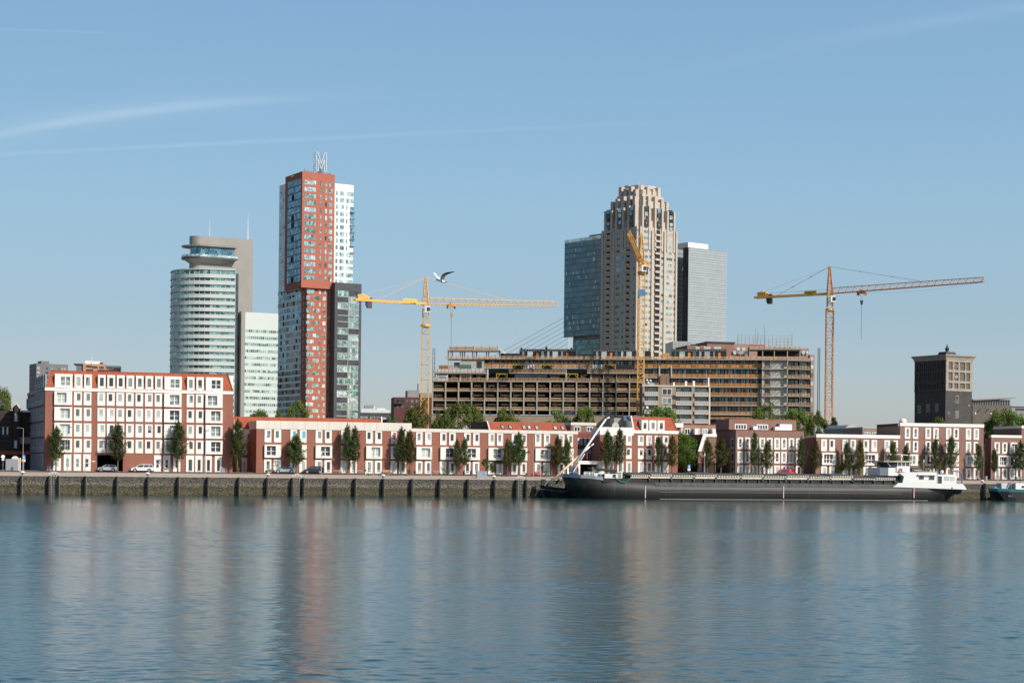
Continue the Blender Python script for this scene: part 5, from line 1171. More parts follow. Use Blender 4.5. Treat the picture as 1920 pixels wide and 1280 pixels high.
# ---- rounded office tower
W0 = corner(391, 640, 892, 12)
Wp = frthing('round_office_tower', 'office tower with curved banded glass front, grey slab and disc shaped balcony at the top', 'tower', W0)
def dshape(r, x1, n=22):
    return [(x1,-r),(0,-r)] + [(-r*math.sin(math.pi*i/n), -r*math.cos(math.pi*i/n)) for i in range(1, n)] + [(0,r),(x1,r)]
Rr = 19.7; x1 = W0.sx(440.5, 640, -Rr) ; ys = W0.z(400, 503.5, -Rr)
MB().prism(dshape(Rr-.45, x1-.1), 0, ys-.3).build('core', M['conc_d'], Wp)
levels = [(503.5, 505.3)] + [(513.5+12.62*i, 520.3+12.62*i) for i in range(22)]
for i, (y0, y1) in enumerate(levels):
    z1, z0 = W0.z(400, y0, -Rr), W0.z(400, y1+ (0 if i else 0), -Rr)
    if z0 < 1: break
    MB().prism(dshape(Rr, x1), z0, z1).build('facade_band', M['wht_panel'], Wp)
    MB().prism(dshape(Rr+.35, x1), z0-.12, z0).build('sun_ledge', M['steel'], Wp)
    zn = W0.z(400, levels[i+1][0], -Rr) if i+1 < len(levels) else 0
    g_ = MB().prism(dshape(Rr-.3, x1-.05), zn+.01, z0-.13).build('window_band', M['glass_teal'], Wp)
    k_ = MB(); pts = dshape(Rr-.28, x1)
    for a, c in zip(pts[0:-1], pts[1:]):
        L_ = math.dist(a, c); m_ = max(1, int(L_/2.3))
        for j in range(m_):
            q = (a[0]+(c[0]-a[0])*j/m_, a[1]+(c[1]-a[1])*j/m_)
            if q[1] < 4: k_.box(q[0]-.09, q[0]+.09, q[1]-.1, q[1]+.1, zn+.02, z0-.14)
    k_.build('mullion', M['wht_panel'], g_)
    if i: MB().prism([(p[0]*1.001,p[1]*1.001) for p in dshape(Rr-.26, 0)[1:5]] + [(p[0]*.99,p[1]*.99) for p in reversed(dshape(Rr-.26, 0)[1:5])], zn+.05, z0-.15).build('dark_pane', M['pane_dark'], g_)
W1 = corner(360.5, 443, 905, 27)
T1_ = rel(W0, W1)
sx1 = lambda x, y=470, o=0: W1.sx(x, y, o)
xe = sx1(474.5, 455); zt1 = W1.z(362, 441.2); z458 = W1.z(400, 459.5); z463 = W1.z(400, 464); z482 = W1.z(400, 484); z487 = W1.z(400, 487); z505 = W1.z(400, 506); xg = sx1(439, 475)
def cap(x0, x1, th, off=0, n=12): return [(x1, off-0), (x0+th/2, off)] + [(x0+th/2-th/2*math.sin(math.pi*i/n), off+th/2-th/2*math.cos(math.pi*i/n)) for i in range(1, n)] + [(x0+th/2, off+th), (x1, off+th)]
b = MB(T1_); b.prism(cap(0, xe, 9), z458, zt1); b.prism([(xg,0),(xe,0),(xe,9),(xg,9)], 0, z458-.01); b.prism(cap(0, xg, 9), z505-12, z487-.01); b.build('grey_slab', M['alu'], Wp)
b = MB(T1_); b.prism(cap(.3, xg, 8.4, .3), z482, z458-.01); lo = b.build('lounge_glass', M['glass_blue'], Wp)
b = MB(T1_)
for i in range(16): q = 4.5+(xg-4.5)*i/15; b.box(q-.08, q+.08, .2, .3, z482, z463)
b.build('mullion', M['wht_panel'], lo)
xa = sx1(446, 465, -4.5)
for z_, nm, hh in ((z463, 'roof_disc', .5), (z487, 'balcony_disc', .9)):
    b = MB(T1_); b.prism([(xa,-4.5),(5,-4.5)]+[(5-9.2*math.sin(math.pi*i/14), 4.5-9*math.cos(math.pi*i/14)) for i in range(1,14)]+[(5,13.5),(xa,12)], z_, z_+hh); b.build(nm, M['dsteel' if nm == 'balcony_disc' else 'alu'], Wp)
b = MB(T1_); b.prism([(xa,-4.4),(5,-4.4)]+[(5-9.1*math.sin(math.pi*i/14), 4.5-8.9*math.cos(math.pi*i/14)) for i in range(1,9)]+[(5,4)], z487+.9, z487+2.0); b.build('balustrade', M['glass_light'], Wp)
b = MB(T1_); c0 = cap(0, xg, 9); b.loft([[(p[0],p[1],z505+3) for p in [(xg-6,0),(0+4.5,0),(1,2),(0,4.5),(4.5,9),(xg-6,9)]],[(p[0],p[1],z487-.02) for p in [(xa-1,-4),(4.5,-4),(-2,0),(-4,4.5),(4.5,13),(xa-1,12)]]]); b.build('tapered_underside', M['alu'], Wp)
flatwins(Wp, Matrix.Translation((0,0,0)) @ T1_, [(5+i*1.6, 6.2+i*1.6, W1.z(380,496), W1.z(380,492)) for i in range(9)], ['pane_dark'], depth=.05)
for px, y0 in ((393, 413), (464.6, 399)):
    q = sx1(px, 445, 4); b = MB(T1_); b.tube((q,4,zt1-.2),(q,4,W1.z(px,y0,4)),.28 if px > 400 else .16, .06, n=6); b.build('antenna', M['frame'], Wp)
W2 = corner(459, 600, 893, 25); T2_ = rel(W0, W2); s_ = lambda x, y=700, o=0: W2.sx(x, y, o)
xa, xb = s_(458), s_(520.6); zt2 = W2.z(460, 585)
b = MB(T2_); b.box(xa, xb, 0, 14, 0, zt2); b.build('low_wing', M['wht_panel'], Wp)
b = MB(T2_); b.box(s_(450.8), xa-.02, -.8, 14, 0, zt2+.3); b.build('pier', M['alu'], Wp)
b = MB(T2_); b.box(s_(440.5), s_(450.8)-.02, 2.5, 16, 0, zt2-.5); b.build('stair_glass', M['pane_dark'], Wp)
b = MB(T1_); b.box(sx1(436.5,540,-9), sx1(447,540,-9), -9, 0, 0, W1.z(440,512.5,-9)); b.build('stair_glass', M['pane_dark'], Wp)
b = MB(T1_); b.box(sx1(438.6,540,-9.4), sx1(440.8,540,-9.4), -9.5, -9.02, 0, W1.z(440,511,-9)); b.build('pier', M['alu'], Wp)
for i in range(14):
    y = 618.5+12.5*i; z1 = W2.z(490, y); z0 = W2.z(490, y+5.2); 
    g_ = MB(T2_).box(xa+.1, xb, -.04, .01, z0, z1).build('window_band', M['glass_teal'], Wp)
    k_ = MB(T2_)
    for j in range(1, 17): q = xa+(xb-xa)*j/17; k_.box(q-.08, q+.08, -.08, -.041, z0, z1)
    for j in range(17):
        if rnd.random() < .5: q = xa+(xb-xa)*j/17; k_.box(q+.1, q+.8, -.06, -.041, z0+.1, z1-.1, 1 if rnd.random() < .6 else 2)
    k_.build('mullion', [M['wht_panel'], M['glass_light'], M['pane_dark']], g_)

# ---- stepped beige tower
N0 = corner(1196.5, 500, 900, 42); NL = leftof(N0); TN = rel(N0, NL)
N = frthing('stepped_beige_tower', 'tall beige stone apartment tower with stepped crown and ribbed piers behind the middle crane', 'tower', N0)
LR = N0.sx(1269, 520); LL = -NL.sx(1128, 520); cxn, cyn = LR/2, LL/2
zs = N0.z(1230, 427.5)
b = MB(); c = 1.6
b.prism([(c,0),(LR-c,0),(LR-c,c),(LR,c),(LR,LL-c),(LR-c,LL-c),(LR-c,LL),(c,LL),(c,LL-c),(0,LL-c),(0,c),(c,c)], 0, zs); b.build('tower_wall', M['beige'], N)
def stp(fr_, z0, z1, name='crown_step', ch=.22):
    w, d = LR*fr_/2, LL*fr_/2; k = ch*w
    b = MB(); b.prism([(cxn-w+k,cyn-d),(cxn+w-k,cyn-d),(cxn+w-k,cyn-d+k),(cxn+w,cyn-d+k),(cxn+w,cyn+d-k),(cxn+w-k,cyn+d-k),(cxn+w-k,cyn+d),(cxn-w+k,cyn+d),(cxn-w+k,cyn+d-k),(cxn-w,cyn+d-k),(cxn-w,cyn-d+k),(cxn-w+k,cyn-d+k)], z0, z1); return b.build(name, M['beige'], N)
yz = lambda y: N0.z(1215, y)
stp(.93, zs, yz(412)); stp(.86, yz(412), yz(392)); stp(.80, yz(392), yz(374)); stp(.70, yz(374), yz(362)); stp(.60, yz(362), yz(352), ch=.15); stp(.5, yz(352), yz(343), ch=.1)
# projecting ribs / bay piers with different heights
def rib(face, s, w, d, y1, o0=0.0, nm='rib'):
    b = MB(TN if face == 'L' else None); x = s*(LL if face == 'L' else LR)
    if face == 'L': x = -x
    b.box(x-w/2, x+w/2, o0-d, o0+5, 0 if y1 > 400 else zs-12, yz(y1)); b.build(nm, M['beige'], N)
for face in ('R', 'L'):
    for s, y1, o in ((.04,427,0),(.10,386,.3),(.27,386,.3),(.34,432,0),(.42,388,.3),(.60,388,.3),(.66,430,0),(.74,390,.3),(.91,390,.3),(.965,427,0)): rib(face, s, 1.25, .75, y1, o)
    for s, y1 in ((.20,368),(.33,366),(.50,365),(.67,368),(.80,372)): rib(face, s, 1.8, 1.3, y1, LR*.10, 'crown_pier')
    for s, y1 in ((.29,353),(.41,346),(.55,349),(.68,344.5)): rib(face, s, 2.1, 1.4, y1, LR*.20, 'crown_pier')
rcR, rcL = [], []
for i in range(21):
    y = 437+11.5*i; z1 = N0.z(1230, y-2.3); z0 = N0.z(1230, y+2.5)
    for a, c_, mt in ((1203.9,1208.8,'glass_blue'),(1209.3,1214,'glass_blue'),(1216.6,1222,'glass_blue'),(1239,1244.5,'glass_blue'),(1249.3,1253.5,'glass_light'),(1254,1259.8,'glass_light'),(1263.2,1268,'glass_blue')):
        rcR.append((N0.sx(a,540), N0.sx(c_,540), z0, z1, rnd.choice([mt, mt, 'glass_teal', 'glass_light'])))
    rcR.append((N0.sx(1227,540), N0.sx(1236.6,540), z0+.2, z1+1.0, 'void'))  # black boxes, here and on the left face, paint shaded balcony recesses
    for a, c_, mt in ((1128.6,1132,'glass_blue'),(1137,1143,'void'),(1147.6,1152.6,'glass_blue'),(1154.7,1158,'glass_blue'),(1158.4,1161.6,'glass_blue'),(1166,1170.6,'glass_blue'),(1174.8,1180,'void'),(1187.5,1191.5,'glass_blue')):
        rcL.append((NL.sx(a,540), NL.sx(c_,540), NL.z(1160,y+2.4), NL.z(1160,y-2.4), mt))
flatwins(N, None, rcR, ['glass_blue'], depth=.1); flatwins(N, TN, rcL, ['glass_blue'], depth=.1)
for i in range(21):
    z = N0.z(1230, 437+11.5*i+2.5); MB().box(N0.sx(1226.5,540), N0.sx(1237,540), -.9, 0, z-.9, z+.2).build('balcony', M['beige'], N)
    for a in ((1136.6,1143.4),(1174.4,1180.4)): MB(TN).box(NL.sx(a[0],540), NL.sx(a[1],540), -.7, 0, z-.9, z+.2).build('balcony', M['beige'], N)
for face, T_ in (('R', None), ('L', TN)):
    fr_ = N0 if face == 'R' else NL; W_ = LR if face == 'R' else -LL
    for s in (.185, .51, .825):
        for y0_, y1_ in ((388,396),(398,405),(412,418),(420,427)):
            MB(T_).box(W_*s-1.1, W_*s+1.1, -.35, LR*.12, yz(y1_), yz(y0_)).build('crown_window', M[rnd.choice(['glass_blue','glass_light','pane_dark'])], N)
    for s in (.30, .50, .70): MB(T_).box(W_*s-.9, W_*s+.9, LR*.10-.5, LR*.2, yz(384), yz(376)).build('crown_window', M['glass_blue'], N)
    for s in (.36, .64): MB(T_).box(W_*s-.9, W_*s+.9, LR*.20-.4, LR*.3, yz(368), yz(358)).build('crown_window', M['glass_teal'], N)
b = MB(); 
for i in range(3): b.box(cxn-6+i*2.6, cxn-4+i*2.6, cyn+3, cyn+6, yz(343), yz(339.5))
b.build('roof_unit', M['steel'], N); b = MB(); b.box(cxn+1, cxn+7.5, cyn-5, cyn, yz(343), yz(341)); b.tube((cxn-1,cyn,yz(343)),(cxn-1,cyn,yz(331)),.08); b.build('roof_canopy', M['frame'], N)
MB(TN).box(-.5, 0, -.3, 0, yz(436), yz(431)).build('terrace_rail', M['glass_light'], N)

# ---- glass towers
G0 = corner(1059.7, 470, 1010, -50)
Gl = frthing('dark_glass_tower', 'dark blue glass tower with white fins along its roof, left of the beige tower', 'tower', G0)
xe = G0.sx(1134, 520); zt_, zb_ = G0.z(1060, 457), G0.z(1060, 632.5)
b = MB(); b.box(0, xe, 0, 34, zb_, zt_); b.box(G0.sx(1074.5,640,3), xe, 3, 30, 0, zb_-.01); b.build('core', M['pane_dark'], Gl)
nf = 17; M['navy_line'] = mat('blue_grey_fin', (.30,.42,.46), .4, .1, .3); M['navy_slab'] = mat('dark_floor_edge', (.09,.12,.14), .5, .1, .3)
for i in range(nf):
    z0 = zb_+(zt_-zb_)*i/nf; z1 = zb_+(zt_-zb_)*(i+1)/nf
    g_ = MB().box(-.05, xe+.05, -.15, .0, z0+.35, z1).build('window_band', M['glass_navy'], Gl)
    k_ = MB(); k_.box(-.3, xe+.1, -.35, 0, z0, z0+.3, 1); n_ = 34
    for j in range(n_+1): q = xe*j/n_; k_.box(q-.10, q+.10, -.34, -.16, z0+.31, z1)
    for j in range(n_):
        if rnd.random() < .07: q = xe*j/n_; k_.box(q+.15, q+xe/n_-.2, -.2, -.16, z0+.8, z1-.4, 2)
    k_.build('fin', [M['navy_line'], M['navy_slab'], M['glass_light']], g_)
for i in range(3):
    z0 = G0.z(1080, 658-9*i, 3); g_ = MB().box(G0.sx(1075,640,3), xe, 2.85, 3, z0-2.2, z0+.4).build('window_band', M['glass_navy'], Gl)
    k_ = MB(); xx = G0.sx(1075,640,3)
    for j in range(26): q = xx+(xe-xx)*j/25; k_.box(q-.12, q+.12, 2.7, 2.85, z0-2.2, z0+.4)
    k_.build('fin', M['glass_teal'], g_)
b = MB(); n_ = 46
for j in range(n_+1): q = xe*j/n_; b.box(q-.18, q+.18, -.3, -.1, zt_+.02, G0.z(1060,450.5))
b.build('roof_fin', M['glass_light'], Gl); b = MB(); b.box(-.1, xe, -.1, .2, zt_, zt_+.5); b.build('roof_edge', M['wht_panel'], Gl)
b = MB(); b.box(G0.sx(1105,445,6), G0.sx(1134,445,6), 6, 20, zt_, G0.z(1105,441,6)); b.build('plant_room', M['conc_d'], Gl)
G1 = corner(1291.2, 463.5, 930, 37); GLf = leftof(G1); TG = rel(G1, GLf)
Gr = frthing('pale_glass_tower', 'pale silvery glass slab tower with fine grid, right of the beige tower', 'tower', G1)
xe = G1.sx(1361.3, 480); zt_ = G1.z(1291.3, 463.3); dl = -GLf.sx(1280.5, 500); zb_ = G1.z(1300, 645)
m_ = mat('silver_glass', (.25,.29,.325), .25, .1, .3, metal=.3); M['silver'] = m_; M['silver_line'] = mat('silver_facade_line', (.46,.49,.50), .5, .05, .2)
b = MB(); b.box(0, xe, 0, dl, 0, zt_); b.build('core', M['pane_dark'], Gr)
nf = 20
for i in range(nf):
    z0 = zb_+(zt_-zb_)*i/nf; z1 = zb_+(zt_-zb_)*(i+1)/nf
    g_ = MB().box(0, xe, -.15, .0, z0+.4, z1).build('window_band', M['silver'], Gr)
    k_ = MB(); k_.box(-.1, xe+.1, -.3, 0, z0, z0+.34); k_.box(-.1, xe+.1, -.25, -.16, z0+(z1-z0)*.5, z0+(z1-z0)*.5+.2); n_ = 36
    for j in range(n_+1): q = xe*j/n_; k_.box(q-.12, q+.12, -.24, -.16, z0+.35, z1)
    for j in range(n_):
        if rnd.random() < .25: q = xe*j/n_; k_.box(q+.13, q+xe/n_-.13, -.18, -.16, z0+.5, z1-.3, 1)
    k_.build('fin', [M['silver_line'], M['silver']], g_)
b = MB(); b.box(.5, G1.sx(1327.8,460,1), 1, 10, zt_, G1.z(1300,455.2,1)); b.build('plant_room', M['wht_tower'], Gr)
b = MB(TG); xw0, xw1 = GLf.sx(1269.5,480)-6, -dl
q0 = G1.M.inverted() @ P(1280.3, 500, 955); b = MB(); b.box(q0.x-14, q0.x, q0.y-2, q0.y+8, 0, G1.z(1280,460,q0.y)); b.build('rear_block', M['silver'], Gr)
k_ = MB(); 
for i in range(22): z = zb_+(zt_-zb_)*i/21; k_.box(q0.x-14, q0.x, q0.y-2.1, q0.y-1.98, z, z+.3)
k_.build('rear_band', M['wht_panel'], Gr)
G2 = corner(1262, 650, 700, 8)
Pd = frthing('white_ribbed_block', 'low white ribbed block at the foot of the beige tower', 'building', G2)
xa, xb = 0, G2.sx(1294.5, 645); b = MB(); b.box(xa, xb, 0, 14, 0, G2.z(1270,639.8)); b.build('wall', M['wht_panel'], Pd); b = MB()
for i in range(14): q = xb*i/13; b.box(q-.12, q+.12, -.12, 0, 0, G2.z(1270,640.2))
b.build('rib', M['conc_d'], Pd)

# ---- sooty industrial tower on the right
I0 = corner(1773.7, 664, 442, 30); IL = leftof(I0); TI = rel(I0, IL)
I = frthing('industrial_tower', 'dark sooty brick mill tower with pale concrete framed upper storeys', 'tower', I0)
LR = I0.sx(1822.8, 700); LL = -IL.sx(1715.4, 700); zt_ = I0.z(1774, 664.3); zc = I0.z(1774, 674.5); zmid = I0.z(1774, 731.5)
b = MB(); b.box(0, LR, 0, LL, 0, zmid); b.build('lower_wall', M['brick_dkgrey'], I)
b = MB(); b.box(.15, LR-.15, .15, LL-.15, zmid, zc); b.build('upper_wall', M['brick_grey'], I)
b = MB(); b.loft([[(-.15,-.15,zc),(LR+.15,-.15,zc),(LR+.15,LL+.15,zc),(-.15,LL+.15,zc)],[(-.35,-.35,zt_-.7),(LR+.35,-.35,zt_-.7),(LR+.35,LL+.35,zt_-.7),(-.35,LL+.35,zt_-.7)],[(-.7,-.7,zt_-.3),(LR+.7,-.7,zt_-.3),(LR+.7,LL+.7,zt_-.3),(-.7,LL+.7,zt_-.3)],[(-.7,-.7,zt_),(LR+.7,-.7,zt_),(LR+.7,LL+.7,zt_),(-.7,LL+.7,zt_)]]); b.build('cornice', mat('weathered_concrete', (.31,.27,.22), .9, .25, .8, detail=8), I)
M['wconc'] = MATS['weathered_concrete']
b = MB(); s5 = lambda x: I0.sx(x, 700)
for a, c in ((0,.9),(s5(1785.6),s5(1788.7)),(s5(1796.3),s5(1799.2)),(s5(1808.8),s5(1810.6)),(LR-.9,LR)): b.box(a, c, -.12, .16, zmid, zc)
for y in (676, 695.5, 715.6, 730.5): z = I0.z(1790,y); b.box(0, LR, -.16, .14, z-.35, z+.3)
b.build('frame_grid', M['wconc'], I); b = MB(TI)
n_ = 7
for j in range(n_+1): q = -LL*j/n_; b.box(min(q+.35, 0), max(q-.35,-LL), -.12, .16, zmid, zc)
for y in (676, 695.5, 715.6, 730.5): z = I0.z(1776,y); b.box(-LL, 0, -.16, .14, z-.35, z+.3)
b.build('frame_grid', M['brick_dkgrey'], I)
for y0, y1 in ((680,692.5),(697.5,710.5),(719,729)):
    for j in range(n_):
        q0, q1 = -LL*(j+1)/n_+.7, -LL*j/n_-.7; z0, z1 = I0.z(1776,y1), I0.z(1776,y0)
        w_ = MB(TI).box(q0, q1, -.02, .16, z0, z1).build('window', M['dsteel'], I); MB(TI).box(q0+.1, q1-.1, -.05, -.021, z0+.15, z1-.1).build('pane', M[rnd.choice(['pane_dark','pane_dark','pane'])], w_)
for a, c, y0, y1 in ((1789.5,1795.5,684,688.5),(1789.5,1795.5,704,709),(1791.8,1797.5,741,755.5),(1791.8,1797.5,770.5,784),(1815.5,1818.7,757.5,760.8),(1777.5,1780.5,773,776)):
    z0, z1 = I0.z(1795,y1), I0.z(1795,y0); w_ = MB().box(s5(a), s5(c), -.1, .2, z0, z1).build('window', M['wconc'], I); MB().box(s5(a)+.15, s5(c)-.15, -.14, -.101, z0+.15, z1-.15).build('pane', M['pane'], w_)
for a, c, y0, y1 in ((1720.7,1727.5,759,774),(1736.7,1743.7,757.5,772.5),(1753,1760,757,772)):
    z0, z1 = IL.z(1740,y1), IL.z(1740,y0); w_ = MB(TI).box(IL.sx(a,765), IL.sx(c,765), -.04, .2, z0, z1).build('window', M['wconc'], I)
    for k in range(3):
        q0 = IL.sx(a,765)+(IL.sx(c,765)-IL.sx(a,765))*k/3; MB(TI).box(q0+.1, q0+(IL.sx(c,765)-IL.sx(a,765))/3-.1, -.07, -.041, z0+.15, z1-.15).build('pane', M['pane_dark'], w_)
b = MB(); b.hexa([(1.2,1.2,zt_),(5,1.2,zt_),(5,4.4,zt_),(1.2,4.4,zt_),(1.5,1.5,I0.z(1780,658.3)),(4.7,1.5,I0.z(1780,658.3)),(4.7,4.1,I0.z(1780,658.3)),(1.5,4.1,I0.z(1780,658.3))]); b.build('roof_house', M['black'], I)
b = MB(); q = 3; b.box(q-.3, q+.3, 2.4, 3, I0.z(1780,658.5), I0.z(1780,654)); b.lathe((q,2.7,I0.z(1780,654)), [(.5,0),(.55,.3),(.2,.8),(.1,1.4)], 8); b.build('chimney', M['black'], I)
I2 = Fr(P(1822.5,800,450)[:2], R(8), ZG)
Ix = frthing('factory_wing', 'grey brown brick factory wing with flat overhanging roof right of the mill tower', 'building', I2)
xe = I2.sx(1897, 780); z1 = I2.z(1850, 759.5); zr_ = I2.z(1850, 751); b = MB(); b.box(.1, xe, 0, 16, 0, z1); b.build('wall', M['brick_grey'], Ix)
b = MB(); b.box(.1, xe-.3, .4, 15, z1, zr_+.3); b.build('clerestory', M['pane_dark'], Ix); b = MB()
for i in range(16): q = .2+(xe-.8)*i/15; b.box(q, q+.18, .25, .4, z1, zr_+.2)
b.build('mullion', M['conc_d'], Ix)
b = MB(); b.hexa([(0,-.5,zr_),(xe+.8,-.5,I2.z(1897,746.5)),(xe+.8,16,I2.z(1897,746.5)),(0,16,zr_),(0,-.5,zr_+.35),(xe+.8,-.5,I2.z(1897,746.5)+.25),(xe+.8,16,I2.z(1897,746.5)+.25),(0,16,zr_+.35)]); b.build('roof', M['wconc'], Ix)
for px in (1832, 1847, 1862): b = MB(); q = I2.sx(px,770); b.tube((q,-.1,z1-2.0),(q+.9,-.3,z1-.9),.1); b.build('bracket', M['dsteel'], Ix)
for px in (1828,1857): MB().box(I2.sx(px,775), I2.sx(px+2,775), -.06, 0, z1-2.4, z1-1.9).build('vent', M['frame'], Ix)
I3 = Fr(P(1897,800,470)[:2], R(5), ZG); I3t = frthing('far_flat_building', 'low grey flat roofed building at the right edge beyond the factory wing', 'building', I3)
MB().box(-.5, 30, 0, 10, 0, I3.z(1905,761.5)).build('wall', M['conc_d'], I3t); MB().box(-.6, 31, -.3, 10.2, I3.z(1905,761.5), I3.z(1905,760)).build('roof', M['steel'], I3t); MB().box(1, 28, -.05, 0, I3.z(1905,769), I3.z(1905,765)).build('window', M['pane_dark'], I3t)

# ---- far left blocks and middle background
A0 = corner(68, 700, 1100, 30); AL = leftof(A0); TA = rel(A0, AL)
Ab = frthing('grey_flats', 'distant blue grey tower block at far left behind the mansard roof', 'tower block', A0)
M['bluegrey'] = mat('blue_grey_cladding', (.16,.18,.23), .7, .1, .1); M['darkgreycl'] = mat('dark_grey_cladding', (.15,.15,.165), .7, .1, .1)
LR, LL = A0.sx(127.5, 700), -AL.sx(55, 700); zt_ = A0.z(68, 681); 
MB().box(0, LR, 0, LL, 0, zt_).build('wall', M['darkgreycl'], Ab)
MB().box(A0.sx(79.5,680), A0.sx(94.5,680), 3, 12, zt_, A0.z(85,676.2)).build('plant_room', M['darkgreycl'], Ab)
rc, rl = [], []
for i in range(16):
    z1 = zt_-2.2-i*2.9; z0 = z1-1.5
    if z0 < 2: break
    for a, c, mt in ((69.3,75,'conc_l'),(86,90.5,'pane_dark'),(94,103,'pane'),(105,113,'pane'),(115,118,'conc_l'),(119.5,123,'conc_l')): rc.append((A0.sx(a,690), A0.sx(c,690), z0, z1, mt))
    for j in range(4): rl.append((-LL*(j+.65)/4, -LL*(j+.4)/4, z0+.2, z1-.2, 'conc_l'))
flatwins(Ab, None, rc[:60], ['pane']); flatwins(Ab, TA, rl, ['pane'])
B0 = corner(155.6, 700, 980, 10)
Bo = frthing('orange_flats', 'distant orange brick block with white rooftop boxes behind the mansard roof', 'tower block', B0)
M['orange'] = mat('orange_brick_far', (.52,.27,.16), .8, .08, .2)
xa, xb, xc, xd = B0.sx(143,690,1), 0, B0.sx(197.5,690), B0.sx(228.6,690); zt_ = B0.z(160, 681.7); zt2 = B0.z(200, 685)
MB().box(xb, xc, 0, 14, 0, zt_).build('wall', M['orange'], Bo); MB().box(xa, xb-.01, 1, 14, 0, zt_-.5).build('grey_wing', M['darkgreycl'], Bo); MB().box(xa-1.5, xb-.01, .4, 14, zt_-.5, zt_).build('roof_overhang', M['dsteel'], Bo)
MB().box(xc+.01, xd-1, 1.2, 14, 0, zt2).build('grey_wing', M['darkgreycl'], Bo); MB().box(xc, xd-2, .2, 1.2, B0.z(200,700), B0.z(200,691.5)).build('orange_parapet', M['orange'], Bo)
for a, c, y0 in ((159,170.5,675.5),(171.5,186.5,676.3)): MB().box(B0.sx(a,678), B0.sx(c,678), 3, 9, zt_, B0.z(a,y0)).build('roof_box', M['frame'], Bo)
MB().box(B0.sx(186,678), B0.sx(192,678), 3, 9, zt_, B0.z(190,679)).build('plant_room', M['dsteel'], Bo)
q = B0.sx(171,678); b = MB(); b.tube((q,5,zt_),(q,5,B0.z(171,667.5)),.2,.08); b.build('antenna', M['frame'], Bo)
flatwins(Bo, None, [(B0.sx(a,690), B0.sx(c,690), B0.z(160,y1), B0.z(160,y0), 'pane_dark') for a, c, y0, y1 in ((161,172,685,688.5),(172.5,183,686,690),(186,194.5,686.5,690.5),(161,175,692,695),(183,195,692.5,696),(201,211,687,690),(213,226,688,691))], ['pane_dark'])
C0 = corner(677, 765, 760, 6)
Cb = frthing('white_terminal', 'low white building with grey roof units right of the dark tower', 'building', C0)
g = lambda x, y=765, o=0: C0.sx(x, y, o); M['sheet_w'] = mat('off_white_sheet', (.60,.62,.62), .6, .08, .2)  # off-white sheet with slight random tone
b = MB(); b.box(g(677), g(704), 0, 12, 0, C0.z(680,765.5)); b.box(g(704), g(731), 0, 12, 0, C0.z(710,768)); b.box(g(681), g(703.5), 2, 8, 0, C0.z(690,760)); b.box(g(707,765), g(723,765), 2, 8, 0, C0.z(710,764.5)); b.build('wall', M['sheet_w'], Cb)
MB().box(g(684), g(701), 1.5, 7, C0.z(690,765), C0.z(690,759.2)).build('roof_unit', M['conc_d'], Cb)
C1 = corner(674.5, 780, 640, 4)
Cd = frthing('dark_long_building', 'long low dark grey building with ribbon windows behind the low houses', 'building', C1)
b = MB(); b.box(0, C1.sx(762,780), 0, 14, 0, C1.z(700,773.5)); b.build('wall', M['darktower'], Cd)
flatwins(Cd, None, [(C1.sx(a,780), C1.sx(c,780), C1.z(700,y1), C1.z(700,y0), 'glass_light') for a, c, y0, y1 in ((676,689,780,784),(694,714,780.5,785),(718,724,781.5,786),(731,738,781.5,786),(744,755,783,788))], ['glass_light'])
C2 = corner(738.5, 760, 620, 9)
Cr = frthing('dark_red_block', 'dark red brick block with grey roof storey beside the yellow crane mast', 'building', C2)
g = lambda x, y=760: C2.sx(x, y); b = MB(); b.box(g(738.5), g(812), 0, 12, 0, C2.z(750,744.3)); b.build('wall', mat('dark_maroon_brick', (.11,.035,.035), .85, .15, .4), Cr)
b = MB(); b.box(g(765,735), g(787,735), 2, 10, C2.z(770,744), C2.z(770,731)); b.box(g(790,735), g(812,735), 2, 10, C2.z(770,744), C2.z(800,736)); b.build('roof_storey', M['conc_d'], Cr)
flatwins(Cr, None, [(g(a), g(a+5), C2.z(760,y+5), C2.z(760,y), 'pane') for a in (743,752,761,770,779,788) for y in (749,760)] , ['pane'])
b = MB(); b.tube((g(785.5,735),4,C2.z(785,744)),(g(785.5,735),4,C2.z(785,718)),.25); b.tube((g(805,735),4,C2.z(805,744)),(g(805,735),4,C2.z(805,714)),.25); b.build('chimney', M['dsteel'], Cr)
b = MB(); b.box(g(739,755),g(755,755),-1.2,0,C2.z(740,757),C2.z(740,755)); b.build('balcony', M['dsteel'], Cr)

# ---- cable stayed bridge far behind
E0 = P(1066, 875, 1350); Br = thing('cable_bridge', 'pale bridge pylon with a fan of thin stay cables left of the dark glass tower', 'bridge', (E0.x, E0.y, ZG))
o = Vector((E0.x, E0.y, ZG)); M['pylon'] = mat('pale_blue_steel', (.42,.52,.60), .5, .05)
p0, p1 = P(1060.5,660,1350)-o, P(1075.5,660,1350)-o; q0, q1 = P(1062.5,600,1350)-o, P(1074,600,1350)-o
b = MB(); b.hexa([(p0.x,-3,0),(p1.x,-3,0),(p1.x,3,0),(p0.x,3,0),(q0.x+1,-2,q0.z),(q1.x,-2,q0.z),(q1.x,2,q0.z),(q0.x+1,2,q0.z)]); b.build('pylon', M['pylon'], Br)
for i in range(11):
    y1 = 594+8.6*i; sl_ = .545+.004*i; x0 = 1064; L_ = 190
    for s in (0,):
        b = MB(); b.tube(P(x0, y1-2, 1350)-o, P(x0-L_, y1-2+L_*sl_, 1330)-o, .13, n=5); b.build('stay_cable', M['dsteel'], Br)
